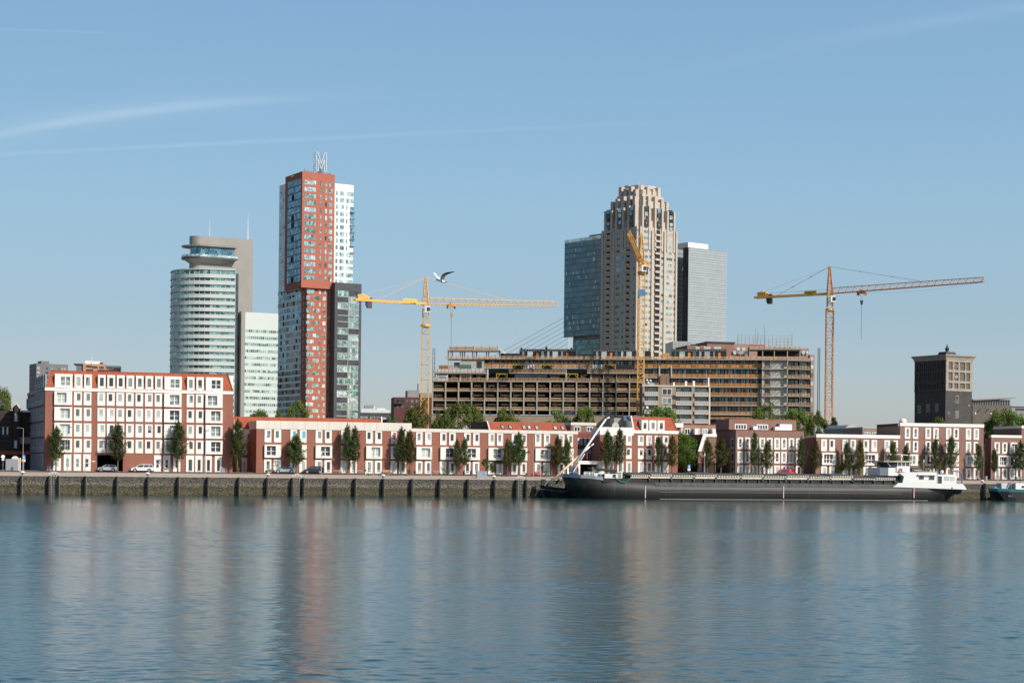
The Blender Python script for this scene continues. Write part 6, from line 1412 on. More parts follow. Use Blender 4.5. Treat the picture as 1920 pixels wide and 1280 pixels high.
# ---------------------------------------------------------------- trees
def leafmat(name, c1, c2, tr=.35):
    m = bpy.data.materials.new(name); m.use_nodes = True; t = m.node_tree; b = t.nodes['Principled BSDF']; MATS[name] = m
    g = t.nodes.new('ShaderNodeNewGeometry'); oi = t.nodes.new('ShaderNodeObjectInfo')
    cr = t.nodes.new('ShaderNodeValToRGB'); cr.color_ramp.elements[0].color = (*c1, 1); cr.color_ramp.elements[1].color = (*c2, 1)
    t.links.new(g.outputs['Random Per Island'], cr.inputs[0])
    hv = t.nodes.new('ShaderNodeHueSaturation'); mr = t.nodes.new('ShaderNodeMapRange'); mr.inputs['To Min'].default_value = .72; mr.inputs['To Max'].default_value = 1.28
    t.links.new(oi.outputs['Random'], mr.inputs['Value']); t.links.new(mr.outputs[0], hv.inputs['Value'])
    m2 = t.nodes.new('ShaderNodeMapRange'); m2.inputs['To Min'].default_value = .475; m2.inputs['To Max'].default_value = .515
    t.links.new(oi.outputs['Random'], m2.inputs['Value']); t.links.new(m2.outputs[0], hv.inputs['Hue']); t.links.new(cr.outputs[0], hv.inputs['Color'])
    t.links.new(hv.outputs[0], b.inputs['Base Color']); b.inputs['Roughness'].default_value = .6; b.inputs['Specular IOR Level'].default_value = .25
    tl = t.nodes.new('ShaderNodeBsdfTranslucent'); t.links.new(hv.outputs[0], tl.inputs['Color'])
    ms = t.nodes.new('ShaderNodeMixShader'); ms.inputs[0].default_value = tr; o = t.nodes['Material Output']
    t.links.new(b.outputs[0], ms.inputs[1]); t.links.new(tl.outputs[0], ms.inputs[2]); t.links.new(ms.outputs[0], o.inputs[0]); return m
M['leaf_street'] = leafmat('hornbeam_leaves', (.022,.038,.010), (.095,.13,.030), .18)
M['leaf_street2'] = leafmat('browning_hornbeam_leaves', (.038,.044,.012), (.13,.13,.035), .18)
M['leaf_big'] = leafmat('broad_tree_leaves', (.075,.115,.022), (.20,.26,.06), .35)
M['leaf_dark'] = leafmat('dark_conifer_leaves', (.02,.045,.02), (.05,.09,.035), .2)
M['leaf_fresh'] = leafmat('fresh_green_leaves', (.06,.13,.02), (.17,.28,.05), .35)
def addleaf(b, p, s, r_, nrm=None):
    n = Vector((r_.gauss(0,1), r_.gauss(0,1), r_.gauss(.5,.8)));
    if nrm is not None: n = n*.7+nrm
    if n.length < .01: n = Vector((0,0,1))
    n.normalize(); a = n.orthogonal().normalized(); a.rotate(Matrix.Rotation(r_.uniform(0,6.28), 3, n)); c = n.cross(a)
    l, w = s*r_.uniform(.7,1.3), s*r_.uniform(.4,.65); k = len(b.v)
    b.v += [p-a*l, p-c*w, p+a*l, p+c*w]; b.f.append((k,k+1,k+2,k+3)); b.m.append(0)
def street_proto(seed, lm):
    r_ = random.Random(seed); t0 = thing('street_tree', '', 'tree'); Ht, Hb, W_ = 9.4, 2.3, 1.42
    tk = MB(); tk.tube((0,0,0),(.03,.02,2.4),.12,.095,7); tk.tube((.03,.02,2.4),(0,0,8.6),.095,.02,6); b = MB()
    nb = 46
    for i in range(nb):
        t = (i+.5)/nb; z0 = Hb+ (Ht-Hb)*t*.86; a = i*2.4+r_.uniform(-.4,.4)
        R_ = W_*(.62+1.1*t if t < .32 else 1.0-(t-.32)*1.15)*r_.uniform(.55,1.35); L_ = r_.uniform(1.1,1.9)*(1-.35*t)
        e = Vector((math.cos(a)*R_, math.sin(a)*R_, z0+L_*.75)); p0 = Vector((0,0,z0)); mid = Vector((e.x*.7, e.y*.7, z0+L_*.22))
        if e.z > Ht: e.z = Ht-r_.uniform(0,.3)
        tk.tube(p0, mid, .028, .02, 4, cap=False); tk.tube(mid, e, .02, .008, 4, cap=False)
        for k in range(118):
            u = r_.uniform(.12, 1.06); q = (p0*(1-u)**2 + mid*2*u*(1-u) + e*u*u)
            sp = .21*(1.15-u*.6); q = q+Vector((r_.gauss(0,sp), r_.gauss(0,sp), r_.gauss(0,sp*1.2)))
            addleaf(b, q, .105, r_, Vector((q.x,q.y,0))*.4)
    for k in range(160): 
        u = r_.random(); q = Vector((r_.gauss(0,.16*(1.2-u)), r_.gauss(0,.16*(1.2-u)), Ht-1.3+u*1.6)); addleaf(b, q, .10, r_)
    tk.build('trunk', M['bark'], t0); b.build('crown', lm, t0, fix=False); return t0
def broad_proto(seed, lm, W_=5.0, Ht=11.0, Hb=2.5, nc=74, nl=125, ls=.23, kind='broad'):
    r_ = random.Random(seed); t0 = thing('broad_tree', '', 'tree'); tk = MB(); tk.tube((0,0,0),(.1,0,Hb+1.5),.34,.26,8); b = MB()
    lim = []
    for i in range(7):
        a = i*.9+r_.random(); e = Vector((math.cos(a)*W_*.5, math.sin(a)*W_*.5, Hb+(Ht-Hb)*r_.uniform(.4,.75))); tk.tube((.1,0,Hb+1.2), e, .17, .05, 5); lim.append(e)
    for i in range(nc):
        a = r_.uniform(0,6.283); zt = r_.uniform(-1,1) if kind == 'broad' else r_.uniform(-1,.95); rr = (math.sqrt(max(0,1-zt*zt)) if kind == 'broad' else (1-(zt+1)/2)*1.05+.08)*r_.uniform(.72,1.08)
        c = Vector((math.cos(a)*rr*W_, math.sin(a)*rr*W_, (Ht+Hb)/2+zt*(Ht-Hb)/2*r_.uniform(.85,1.05)))
        cr_ = r_.uniform(.7,1.35)*(1 if kind == 'broad' else .75); tk.tube(min(lim, key=lambda q: (q-c).length), c, .05, .015, 4, cap=False)
        ctr = Vector((0,0,(Ht+Hb)/2))
        for k in range(nl):
            d = Vector((r_.gauss(0,1), r_.gauss(0,1), r_.gauss(0,.8))); d.normalize(); q = c+d*cr_*(r_.random()**.45)
            addleaf(b, q, ls, r_, d*.9)
    tk.build('trunk', M['bark'], t0); b.build('crown', lm, t0, fix=False); return t0
protos = [street_proto(11, M['leaf_street']), street_proto(23, M['leaf_street']), street_proto(37, M['leaf_street2']), street_proto(51, M['leaf_street']), street_proto(68, M['leaf_street2'])]
used = set()
def place(pr, loc, rz, sc, label, group):
    if pr in used: return dup(pr, loc, rz, label, sc, group)
    used.add(pr); pr.location = loc; pr.rotation_euler = (0,0,rz); pr.scale = sc; pr['label'] = label; pr['group'] = group; return pr
ST = [(105,798,862,92,119,0,'before the left bays of the tall apartment block'),(220.5,793,864,206,237,1,'before the dark passage of the tall apartment block'),
 (333.5,787,866,321,352,3,'before the middle bays of the tall apartment block'),(445,785,865,429,459,0,'beside the right corner of the tall apartment block'),
 (555,814,866,539,571,1,'behind the silver coupe'),(650.5,794,868,641,661,3,'left one of the pair by the wooden benches'),(665,798,868,656,679,0,'right one of the pair by the wooden benches'),
 (752.5,800,868,740,764,1,'left one of the dense pair beside the red curtained window'),(768,806,870,757,780,0,'right one of the dense pair below the parapet end'),
 (856.5,822,870,848,866,2,'yellowish, before the double width white bay'),(871,819,870,863,881,3,'slim, at the right half of the double width bay'),
 (951.5,822,870,944,962,2,'yellowish, right of the green wall climber'),(972,810,871,958,986,1,'wide one near the green wall climber'),
 (1046,816,870,1034,1058,2,'left of the leaning masts, wider of that pair'),(1063,821,870,1056,1075,3,'right behind the leaning masts, slimmer of that pair'),
 (1139,805,873,1128,1151,0,'left one before the white parapet terrace'),(1161.5,802,874,1150,1173,1,'right one before the white parapet terrace'),
 (1235,815,874,1226,1245,3,'left one at the right end of the dormer house'),(1260,815,874,1250,1272,2,'right one at the right end of the dormer house'),
 (1326.5,822,876,1315,1338,3,'before the shaded gable house'),(1351.5,816,874,1340,1365,2,'before the dark side wall of the penthouse block'),
 (1414.5,808,876,1406,1424,1,'tall and slim, left one before the penthouse block front'),(1438.5,826,876,1427,1450,2,'right one before the penthouse block front'),
 (1502.5,818,876,1494,1513,0,'right behind the red van'),(1529,824,878,1520,1538,2,'before the dark gap right of the red van'),
 (1587.5,826,878,1580,1597,3,'left one over the green pergola climber'),(1612.5,824,878,1604,1624,2,'right one over the green pergola climber'),
 (1674,826,880,1665,1683,1,'behind the front of the white wheelhouse'),(1699,832,882,1691,1708,0,'behind the rear of the white wheelhouse'),
 (1753.5,820,880,1744,1764,3,'behind the white barge cabin, slimmer one'),(1783,817,881,1771,1795,1,'behind the white barge cabin, wider one'),
 (1834.5,829,881,1826,1843,3,'at the right end of the four storey house'),(1864.5,840,882,1856,1871,0,'small, at the dark gap near the right edge'),(1913,826,882,1901,1927,1,'at the right edge of the picture')]
for i_, (x, yt, yb, xa, xb, k, d) in enumerate(ST):
    if k == 2 and i_ % 2: k = 4
    s = Q.sx(x, 870, 12.3); p = Q.M @ Vector((s, 12.3, gz(12.3))); sc_ = F/p.y; zt_ = P(x, yt, p.y).z; h = (zt_-p.z)/9.55; w = (xb-xa)/sc_/2.3
    place(protos[k], p, rnd.uniform(0,6.28), (w,w,h), 'slim upright street tree, ' + d, 'slim street trees along the quay street')
BP = [broad_proto(5, M['leaf_big']), broad_proto(6, M['leaf_big'], nc=84), broad_proto(8, M['leaf_big'], nc=66), broad_proto(9, M['leaf_dark'], 3.0, 12, 1.5, 60, 120, .2, 'cone')]
BT = [(557,751,533,582,2,470,'in front of the red tower foot, above the orange roof strip'),(486,768,462,512,1,475,'low, at the foot of the round office tower'),(520,770,504,540,0,480,'low, between the round office tower and the red tower'),
 (785,756,757,822,0,470,'at the foot of the left yellow crane'),(866,755,818,912,1,470,'biggest one left of the building site'),(828,770,800,856,2,455,'lower one between the two big crowns near the left crane'),
 (950,767,920,988,2,470,'before the building site, above the skylight roof left end'),(1045,772,1005,1075,0,472,'before the building site, lower middle one'),(1095,762,1068,1118,1,470,'before the building site, above the brick penthouse'),
 (1240,761,1201,1279,1,490,'below the tan balcony flats'),(1436,758,1405,1472,0,470,'above the penthouse block, left one'),(1492,766,1458,1528,1,468,'above the penthouse block, middle one'),(1528,772,1505,1556,2,466,'above the penthouse block, right one'),
 (1562,779,1540,1588,3,462,'dark pointed conifer below the right crane'),(1760,784,1742,1800,2,425,'at the foot of the sooty mill tower'),(1880,768,1848,1925,1,425,'beside the factory wing at right'),
 (1905,775,1885,1960,0,420,'at the right picture edge, above the end house'),(2,727,-28,18,1,372,'cut by the left picture edge, upper one'),(4,790,-20,17,0,366,'cut by the left picture edge, lower one'),(40,792,22,52,2,374,'small, over the old gabled house corner'),
 (700,785,660,745,0,520,'low, behind the low white parapet at the dark tower'),(735,782,722,760,2,500,'low, left of the left crane foot')]
for x, yt, xa, xb, k, Y, d in BT:
    p = P(x, 875, Y); p.z = ZG; zt_ = P(x, yt, Y).z; w = (xb-xa)*Y/F/2; 
    if x == 4: h0 = 9.0
    W0_, H0_ = (3.3, 12.2) if k == 3 else (5.6, 11.4)
    place(BP[k], p, rnd.uniform(0,6.28), (w/W0_, w/W0_, (zt_-ZG)/H0_), ('dark pointed conifer' if k == 3 else 'leafy green tree') + ' ' + d.replace('dark pointed conifer ', ''), 'trees behind the waterfront houses')
# tree in the alley
ta = broad_proto(12, M['leaf_fresh'], 2.6, 8.2, 1.6, 52, 130, .15); s = Q.sx(1284, 850, 20); p = Q.M @ Vector((s, 20, ZG)); zt_ = P(1284, 811, p.y).z
ta.location = p; ta.scale = (1.0,1.0,(zt_-p.z)/8.5); ta['label'] = 'fresh green tree filling the alley right of the dormer house'; ta['group'] = 'trees behind the waterfront houses'
# climbers
def clump(name, label, blobs, off, n, ls, mt='leaf_fresh', cat='climber'):
    r_ = random.Random(len(label)); p0 = Q.M @ Vector((Q.sx(blobs[0][0], 880, off), off, 0)); t0 = thing(name, label, cat, (p0.x, p0.y, gz(off)), 0); b = MB(); st_ = MB()
    for x, y, rx, ry in blobs:
        c = Q.M @ Vector((Q.sx(x, y, off), off, 0)); c = P(x, y, c.y); rx_, rz_ = rx*c.y/F, ry*c.y/F; c = c-t0.location
        st_.tube((c.x, c.y+.15, 0), (c.x, c.y+.1, c.z), .04)
        for k in range(n):
            d = Vector((r_.gauss(0,1), r_.gauss(0,1), r_.gauss(0,1))).normalized()*(r_.random()**.4); addleaf(b, c+Vector((d.x*rx_, d.y*.45, d.z*rz_)), ls, r_, Vector((0,-.6,.2)))
    b.build('foliage', M[mt], t0, fix=False); st_.build('stem', M['bark'], t0)
clump('wall_climber', 'broad green climber spreading over the wall left of a planter', [(908,866,5,6),(915,874,8,10),(923,868,8,9),(932,866,8,4),(940,866,5,3),(925,880,5,7),(912,862,4,4)], 14.5, 420, .13)
clump('wall_climber', 'thin yellow green climber arching round the red bench door', [(734,862,3,2),(731,868,2.5,4),(742,864,4,3),(746,874,3,6),(757,868,3,5)], 14.6, 120, .10)
clump('wall_climber', 'green pergola climber behind the barge covers below two street trees', [(1574,882,5,10),(1580,876,6,6),(1592,874,7,4),(1604,875,6,5),(1611,883,5,9)], 13.5, 380, .12)
clump('shrub', 'yellow green young shoots at the foot of the dense tree pair', [(767,883,3,6)], 9.2, 160, .1, cat='shrub')
clump('shrub', 'bushy shrub at the foot of the tree beside the tall block corner', [(446.5,880,2.6,5)], 9.2, 160, .1, cat='shrub')
clump('shrub', 'low shrubs in front of the first white door of the low row', [(500,883,3,2),(506,882,4,3)], 13.0, 130, .1, cat='shrub')
clump('shrub', 'small trees behind the white barge cabin rear roof', [(1730,872,6,6),(1760,874,6,7)], 12.0, 220, .11, cat='shrub')
# ---------------------------------------------------------------- small things on the quay street
def lamp(px, ytop, off, armx, label, head='black'):
    p = Q.M @ Vector((Q.sx(px, 875, off), off, gz(off))); h = P(px, ytop, p.y).z-p.z; t0 = thing('street_lamp', label, 'street lamp', p, ANG, 'street lamps on the quay street')
    b = MB(); b.tube((0,0,0),(0,0,h*.35),.09,.08,8); b.tube((0,0,h*.35),(0,0,h),.06,.045,8)
    if armx: b.tube((0,0,h),(armx,0,h+.12),.04)
    b.build('pole', M['steel'], t0); b = MB()
    if armx: b.hexa([(armx-.35,-.14,h+.02),(armx+.45,-.14,h+.08),(armx+.45,.14,h+.08),(armx-.35,.14,h+.02),(armx-.3,-.1,h+.2),(armx+.4,-.1,h+.22),(armx+.4,.1,h+.22),(armx-.3,.1,h+.2)])
    else: b.lathe((0,0,h), [(.30,-.12),(.36,.02),(.22,.14),(.04,.2)] if head == 'black' else [(.07,-.55),(.12,-.5),(.12,0),(.05,.05)], 10)
    b.build('lamp_head', M['dsteel'] if head == 'black' else M['frame'], t0)
for a in ((126,802,8,.35,'tall street lamp before the left bay of the tall apartment block'),(159.5,839,7,0,'short lantern lamp before the tall apartment block','w'),(385,808,8,.3,'tall street lamp before the right bays of the tall apartment block'),
 (43,803,8,-.9,'tall street lamp with arm beside the blue sign at far left'),(602.5,846,6,0,'short lantern lamp right of the black hatchback','w'),(700,812,8,.9,'tall street lamp with arm left of the red curtained window'),(808.5,843,6,0,'short lantern lamp at the start of the thin parapet','w'),
 (1000,816,8,.9,'tall street lamp with arm left of the red scooters'),(1013.5,842,6,0,'short lantern lamp right of the red scooters','w'),(1321,850,9,0,'slim lamp post at the alley mouth','w'),(1385,855,9,0,'short lantern lamp before the penthouse block','w'),(1625,828,12,-.9,'tall street lamp with arm above the white hatchback'),
 (1560,860,8,0,'short lantern lamp before the bay house','w'),(1732,862,8,0,'short lantern lamp behind the barge cabin','w'),(1871,831,8,.9,'tall street lamp with arm near the right edge')): lamp(*a)
def smallthing(name, label, cat, px, off, group=None, z=None):
    p = Q.M @ Vector((Q.sx(px, 885, off), off, gz(off) if z is None else z)); return thing(name, label, cat, p, ANG, group)
t0 = smallthing('utility_box', 'light grey utility box with blue square sign on the quay', 'utility box', 903.7, 2.2)
b = MB(); b.box(-1.05,1.05,0,.8,0,1.4); b.box(-1.08,1.08,-.03,.83,1.4,1.46); b.build('cabinet', M['sidepanel'], t0); b = MB(); b.box(.3,.92,-.02,0,.7,1.2); b.build('sign', mat('blue_sign', (.03,.22,.6), .5, .03), t0)
b = MB(); b.lathe((.61,-.03,.95), [(.01,-.1),(.2,-.06),(.2,.08),(.01,.12)], 10); b.build('symbol', M['frame'], t0)
for px, w, lab in ((91.5,.42,'small grey street cabinet before the left corner of the tall block'),(418.5,.42,'small grey street cabinet beside the last shop door of the tall block')):
    t0 = smallthing('street_cabinet', lab, 'cabinet', px, 14.2, 'small grey street cabinets'); b = MB(); b.box(-w,w,0,.4,0,.9); b.build('cabinet', M['sidepanel'], t0); MB().box(-w-.03,w+.03,-.03,.43,.9,.96).build('lid', M['steel'], t0)
t0 = smallthing('container', 'grey blue site container with pale arched top behind, far left', 'container', 22, 15.2); b = MB(); b.box(-1.15,1.15,0,2.2,.05,2.25); b.build('body', M['sidepanel'], t0)
b = MB(); [b.box(-1.15+i*.23,-1.1+i*.23,-.04,0,.1,2.2) for i in range(11)]; b.build('rib', M['steel'], t0)
t0 = smallthing('arched_cover', 'cream arched cover showing over the grey container', 'cover', 28, 19); b = MB(); b.ext([(.75*math.cos(math.pi*i/10), 2.0+.85*math.sin(math.pi*i/10)) for i in range(11)]+[(-.75,0),(.75,0)], 0, 1.5); b.build('shell', M['cream'], t0)
def sign(px, ytop, off, label, kind):
    p = Q.M @ Vector((Q.sx(px, 875, off), off, gz(off))); h = P(px, ytop, p.y).z-p.z; t0 = thing('road_sign', label, 'road sign', p, ANG); MB().tube((0,0,0),(0,0,h),.04,n=6).build('pole', M['steel'], t0)
    if kind == 'round':
        b = MB(); b.tube((0,-.05,h-.4),(0,-.09,h-.4),.36,n=20); b.build('disc', M['frame'], t0); MB().box(-.25,.25,-.08,-.05,h-1.1,h-.85).build('plate', M['frame'], t0)
    else:
        MB().box(-.3,.3,-.08,-.05,h-.75,h-.1).build('plate', MATS['blue_sign'], t0); b = MB(); b.add([(-.15,-.09,h-.6),(.15,-.09,h-.6),(0,-.09,h-.25)],[(0,1,2)]); b.build('symbol', M['frame'], t0)
        MB().box(-.35,.3,-.07,-.05,h-1.4,h-.85).build('lower_plate', M['cream'], t0)
sign(5.5, 852, 12, 'round white road sign on a pole beside the grey container', 'round'); sign(44.5, 852, 11, 'blue square road sign near the far left lamp', 'sq'); sign(1292, 870, 13, 'small blue road sign at the alley mouth', 'sq')
b = smallthing('striped_post', 'narrow yellow and white post beside the far left blue sign', 'post', 37.5, 13); MB().box(-.12,.12,-.1,.1,.0,2.6).build('post', M['cream'], b); MB().box(-.15,.15,-.14,-.1,1.8,2.5).build('panel', MATS['yellow_sign'], b)
M['wood'] = mat('weathered_bench_wood', (.30,.22,.15), .85, .2, 4)
def bench(px, off, L_, label, mt='wood', back=True):
    t0 = smallthing('bench', label, 'bench', px, off, 'benches along the house fronts'); b = MB(); [b.box(-L_/2,L_/2,-.2+i*.14,-.09+i*.14,.42,.46) for i in range(3)]; b.build('seat', M[mt], t0)
    if back: b = MB(); [b.box(-L_/2,L_/2,.22,.26,.5+i*.15,.6+i*.15) for i in range(3)]; b.build('backrest', M[mt], t0)
    for s in (-1,1): MB().box(s*L_/2-.08*s-.04,s*L_/2-.08*s+.04,-.22,.26,0,.42).build('leg', M['dsteel'], t0)
for a in ((633,12.5,1.7,'grey wooden bench left of the pair of trees by the white doors','wood'),(677,13,1.6,'grey wooden bench right of the pair of trees by the white doors','conc_d'),(700.5,8,2.3,'long pale bench in front of the right end white doors of the deep parapet row','cream',False),(723,8,2.3,'long pale bench below the red curtained window','cream',False),
 (726,13.6,1.8,'brown wooden bench against the brick under the thin climber','timber'),(819,13,1.5,'low grey bench left of the double bay planters','conc_d'),(933,12.5,2.2,'pale low bench right of the broad wall climber','cream',False),(1785,13,3.3,'long white bench behind the barge stern','white',False),(1821,13,3.3,'long white bench at the right end of the four storey house','white',False)): bench(*a)
M['pot'] = mat('dark_plant_pot', (.09,.09,.10), .7, .15); M['potb'] = mat('blue_plant_pot', (.03,.05,.2), .4, .1)
def planter(px, off, r0, h, fr_, lab, mt='pot', lm='leaf_big', seed=1):
    t0 = smallthing('potted_plant', lab, 'potted plant', px, off, 'potted plants before the houses'); MB().lathe((0,0,0), [(r0*.7,0),(r0,h),(r0*.9,h)], 10).build('pot', M[mt], t0)
    r_ = random.Random(int(px)); b = MB()
    for k in range(170):
        d = Vector((r_.gauss(0,1), r_.gauss(0,1), r_.gauss(0,1))).normalized()*(r_.random()**.4)*fr_; addleaf(b, Vector((d.x,d.y,h+fr_*.8+d.z)), .07, r_)
    b.build('foliage', M[lm], t0, fix=False)
for a in ((746.5,9,.26,1.0,.3,'tall grey pot with climber shoots at the red curtained window'),(833,12.5,.32,.35,.55,'round shrub in a dark pot before the double bay, left one'),(840,12.5,.3,.4,.6,'round shrub in a dark pot before the double bay, right one','pot','leaf_fresh'),(870,12.5,.25,.5,.25,'dark blue pot with yellow flowers before the double bay','potb','leaf_fresh'),(883,12.8,.25,.65,.2,'dark blue pot beside the half glazed white door','potb','leaf_street2'),
 (951.5,9,.28,1.0,.25,'tall grey tree pot right of the wall climber'),(1023,12,.3,.5,.5,'leafy pot right of the red scooters','pot','leaf_fresh'),(1033,12.5,.3,.9,.3,'tall pot before the right bay of the low row'),(685,13,.3,.6,.25,'small round pot between benches','cream'),(778,13.5,.2,.3,.3,'small dark pot right of the dense pair'),(987,13,.2,.2,.25,'small pot beneath the broad door near the old ship'),(1376,13.5,.4,.3,.8,'dark bushy pot at the penthouse block corner','pot','leaf_street'),(1905,13.2,.4,.35,.35,'planter box with yellow flowers at right edge','cream','leaf_street2')): planter(*a)
# scooters and bicycle
M['redp'] = mat('red_paint', (.62,.03,.05), .35, .05)
for px, lab in ((1003,'red scooter parked left under the street lamp'),(1009,'red scooter parked right before the white door')):
    t0 = smallthing('scooter', lab, 'scooter', px, 12.5, 'red scooters before the low row'); b = MB(); b.hexa([(-.35,-.15,.3),(.5,-.15,.3),(.5,.15,.3),(-.35,.15,.3),(-.05,-.12,.72),(.6,-.12,.75),(.6,.12,.75),(-.05,.12,.72)]); b.hexa([(-.62,-.18,.35),(-.48,-.18,.3),(-.48,.18,.3),(-.62,.18,.35),(-.5,-.15,.95),(-.4,-.15,.95),(-.4,.15,.95),(-.5,.15,.95)]); b.build('body', M['redp'], t0)
    MB().box(-.05,.6,-.12,.12,.76,.84).build('seat', M['black'], t0); MB().tube((-.45,-.3,1.05),(-.45,.3,1.05),.025).build('handlebar', M['dsteel'], t0)
    for q in (-.6,.5): MB().tube((q,-.06,.23),(q,.06,.23),.23,n=14).build('wheel', M['black'], t0)
for px, lab in ((1868,'bicycle with orange bag leaning by the end house'),(1874,'blue child bicycle by the end house')):
    t0 = smallthing('bicycle', lab, 'bicycle', px, 12.5, 'bicycles before the end house')
    for q in (-.5,.5):
        w_ = MB(); w_.path([(q+.33*math.cos(i*.5236),0,.34+.33*math.sin(i*.5236)) for i in range(13)], .025); w_.build('wheel', M['black'], t0)
    b = MB(); b.path([(-.5,0,.34),(-.1,0,.34),(.35,0,.85),(-.15,0,.85),(-.1,0,.34)], .03); b.tube((.5,0,.34),(.35,0,1.0),.03); b.tube((.3,-.25,1.02),(.3,.25,1.02),.02); b.build('frame', M['redp' if px < 1870 else 'potb'], t0); MB().box(-.3,-.05,-.08,.08,.88,.95).build('saddle', M['black'], t0)
t0 = smallthing('litter_bin', 'grey litter bin at the dark gap near the right edge', 'bin', 1849, 11); MB().lathe((0,0,0), [(.28,0),(.32,.9),(.33,.95),(.2,1.0)], 10).build('bin', M['steel'], t0)
# ---------------------------------------------------------------- vehicles
M['tyre'] = mat('tyre_rubber', (.02,.02,.02), .8, .1); M['rim'] = mat('wheel_rim', (.5,.5,.5), .35, .1, metal=.7)
def vehicle(label, cat, px, off, L_, Ht, Wd, col, cab, hood, belt, nm, flip=False, deck=None):
    """side outline from bonnet (left) to tail; cab = x positions of windscreen foot, roof start, roof end, rear foot"""
    p = Q.M @ Vector((Q.sx(px, 882, off), off, gz(off)+.01)); t0 = thing(nm, label, cat, p, ANG + (math.pi if flip else 0)); pm_ = mat(label.split()[0]+'_car_paint', col, .25, .02, metal=.3 if sum(col) > .6 and col[0] < .6 else 0)
    h = Wd/2; a, b_, c, d = [L_*q for q in cab]; x0 = 0
    prof = [(0,.28),(.02*L_,.55),(.06*L_,hood*.9),(a,belt),(d,belt+.02),(L_*.985,belt*.95),(L_,.6),(L_*.985,.28)]
    wr = .31*(1.05 if Ht > 1.8 else 1); wxs = (L_*.185, L_*.80)
    low = []   # underside with wheel arches
    for wx in reversed(wxs):
        low += [(wx+.40*math.cos(math.pi*i/8), .26+.40*math.sin(math.pi*i/8)) for i in range(9)]
    body = MB(); ring = lambda y, s, dz: [(L_*.5+(q[0]-L_*.5)*s, y, q[1]-dz) for q in prof]
    body.loft([ring(-h, .985, .0), ring(-h+.12, 1.0, 0), ring(h-.12, 1.0, 0), ring(h, .985, 0)]); body.build('body', pm_, t0)
    ab = MB()
    for wx in wxs:
        for s in (-1, 1): MB().tube((wx, s*(h+.004), .33), (wx, s*(h-.25), .33), wr+.09, n=20).build('wheel_arch', M['black'], t0)
    k = .14; g_ = MB(); g_.hexa([(a,-h+.06,belt-.03),(d,-h+.06,belt-.03),(d,h-.06,belt-.03),(a,h-.06,belt-.03),(b_,-h+k+.04,Ht-.07),(c,-h+k+.04,Ht-.07),(c,h-k-.04,Ht-.07),(b_,h-k-.04,Ht-.07)]); g_.build('windows', M['pane_dark'], t0)
    r_ = MB(); r_.hexa([(b_-.05,-h+k,Ht-.08),(c+.08,-h+k,Ht-.08),(c+.08,h-k,Ht-.08),(b_-.05,h-k,Ht-.08),(b_+.12,-h+k+.12,Ht),(c-.05,-h+k+.12,Ht),(c-.05,h-k-.12,Ht),(b_+.12,h-k-.12,Ht)])
    for s in (-1, 1):
        yb_, yt_ = s*(h-.045), s*(h-k-.02); ps = [(a,b_),(d,c)] + [(a+(d-a)*.42, b_+(c-b_)*.38)] + ([(a+(d-a)*.74, b_+(c-b_)*.78)] if deck is None else [(d-.9, c-.7)])
        for q0, q1 in ps: r_.tube((q0,yb_,belt-.02),(q1,yt_,Ht-.06),.055)
        if deck: r_.hexa([(deck*L_,s*(h-.05),belt-.02),(d,s*(h-.05),belt-.02),(d,s*(h-.09),belt-.02),(deck*L_,s*(h-.09),belt-.02),(deck*L_,s*(h-k),Ht-.05),(c,s*(h-k),Ht-.05),(c,s*(h-k-.04),Ht-.05),(deck*L_,s*(h-k-.04),Ht-.05)])
    r_.build('roof', pm_, t0)
    for wx in wxs:
        for s in (-1, 1):
            w_ = MB().tube((wx,s*(h+.01),.33),(wx,s*(h-.2),.33),wr,n=20).build('wheel', M['tyre'], t0); rm = MB(); rm.tube((wx,s*(h+.025),.33),(wx,s*(h+.0),.33),wr*.66,n=10); rm.build('rim', M['rim'], w_)
    for s in (-1, 1):
        MB().hexa([(-.01,s*(h-.5),hood*.72),(.1,s*(h-.5),hood*.72),(.22,s*(h-.02),hood*.72),(.1,s*(h-.02),hood*.72),(.02,s*(h-.5),hood*.88),(.2,s*(h-.5),hood*.88),(.34,s*(h-.02),hood*.88),(.2,s*(h-.02),hood*.88)]).build('headlight', M['pane_curtain'], t0)
        MB().box(L_-.12,L_+.004,s*(h-.32),s*(h-.02),belt*.72,belt*.92).build('tail_light', M['redp'], t0)
        MB().box(a+.05,a+.25,s*h,s*(h+.18),belt,belt+.14).build('mirror', pm_, t0)
    MB().box(-.02,.05,-h+.15,h-.15,.3,.48).build('bumper_grille', M['black'], t0)
    return t0
off_c = 14.2
CARS = [('silver small hatchback parked before the dark passage','car',182.5,off_c,3.85,1.42,1.62,(.42,.44,.47),(.22,.42,.86,.965),.88,.9,'parked_car'),
 ('white estate car with yellow side badge parked before plain brick','car',244.5,off_c,4.55,1.5,1.75,(.80,.80,.80),(.21,.38,.92,.985),.86,.93,'parked_car'),
 ('silver coupe parked before the first doors of the low row','car',512.5,off_c,4.6,1.36,1.75,(.50,.51,.53),(.24,.42,.70,.93),.78,.86,'parked_car'),
 ('black hatchback parked right of the silver coupe','car',567.5,off_c,4.35,1.5,1.75,(.015,.016,.022),(.20,.40,.88,.975),.86,.92,'parked_car'),
 ('red panel van parked before the penthouse block','van',1452.5,off_c,4.75,1.95,1.85,(.62,.03,.05),(.13,.28,.965,.985),1.05,1.12,'parked_van'),
 ]
for c in CARS:
    v = vehicle(*c, deck=.66 if c[1] == 'van' else None)
    if 'estate' in c[0]: MB().box(1.5,2.2,-.885,-.87,.62,.82).build('side_badge', MATS['yellow_sign'], v)
vehicle('white hatchback facing right beside the pergola climber','car',1651,off_c,3.95,1.46,1.7,(.80,.80,.80),(.22,.42,.86,.965),.88,.92,'parked_car',flip=True)
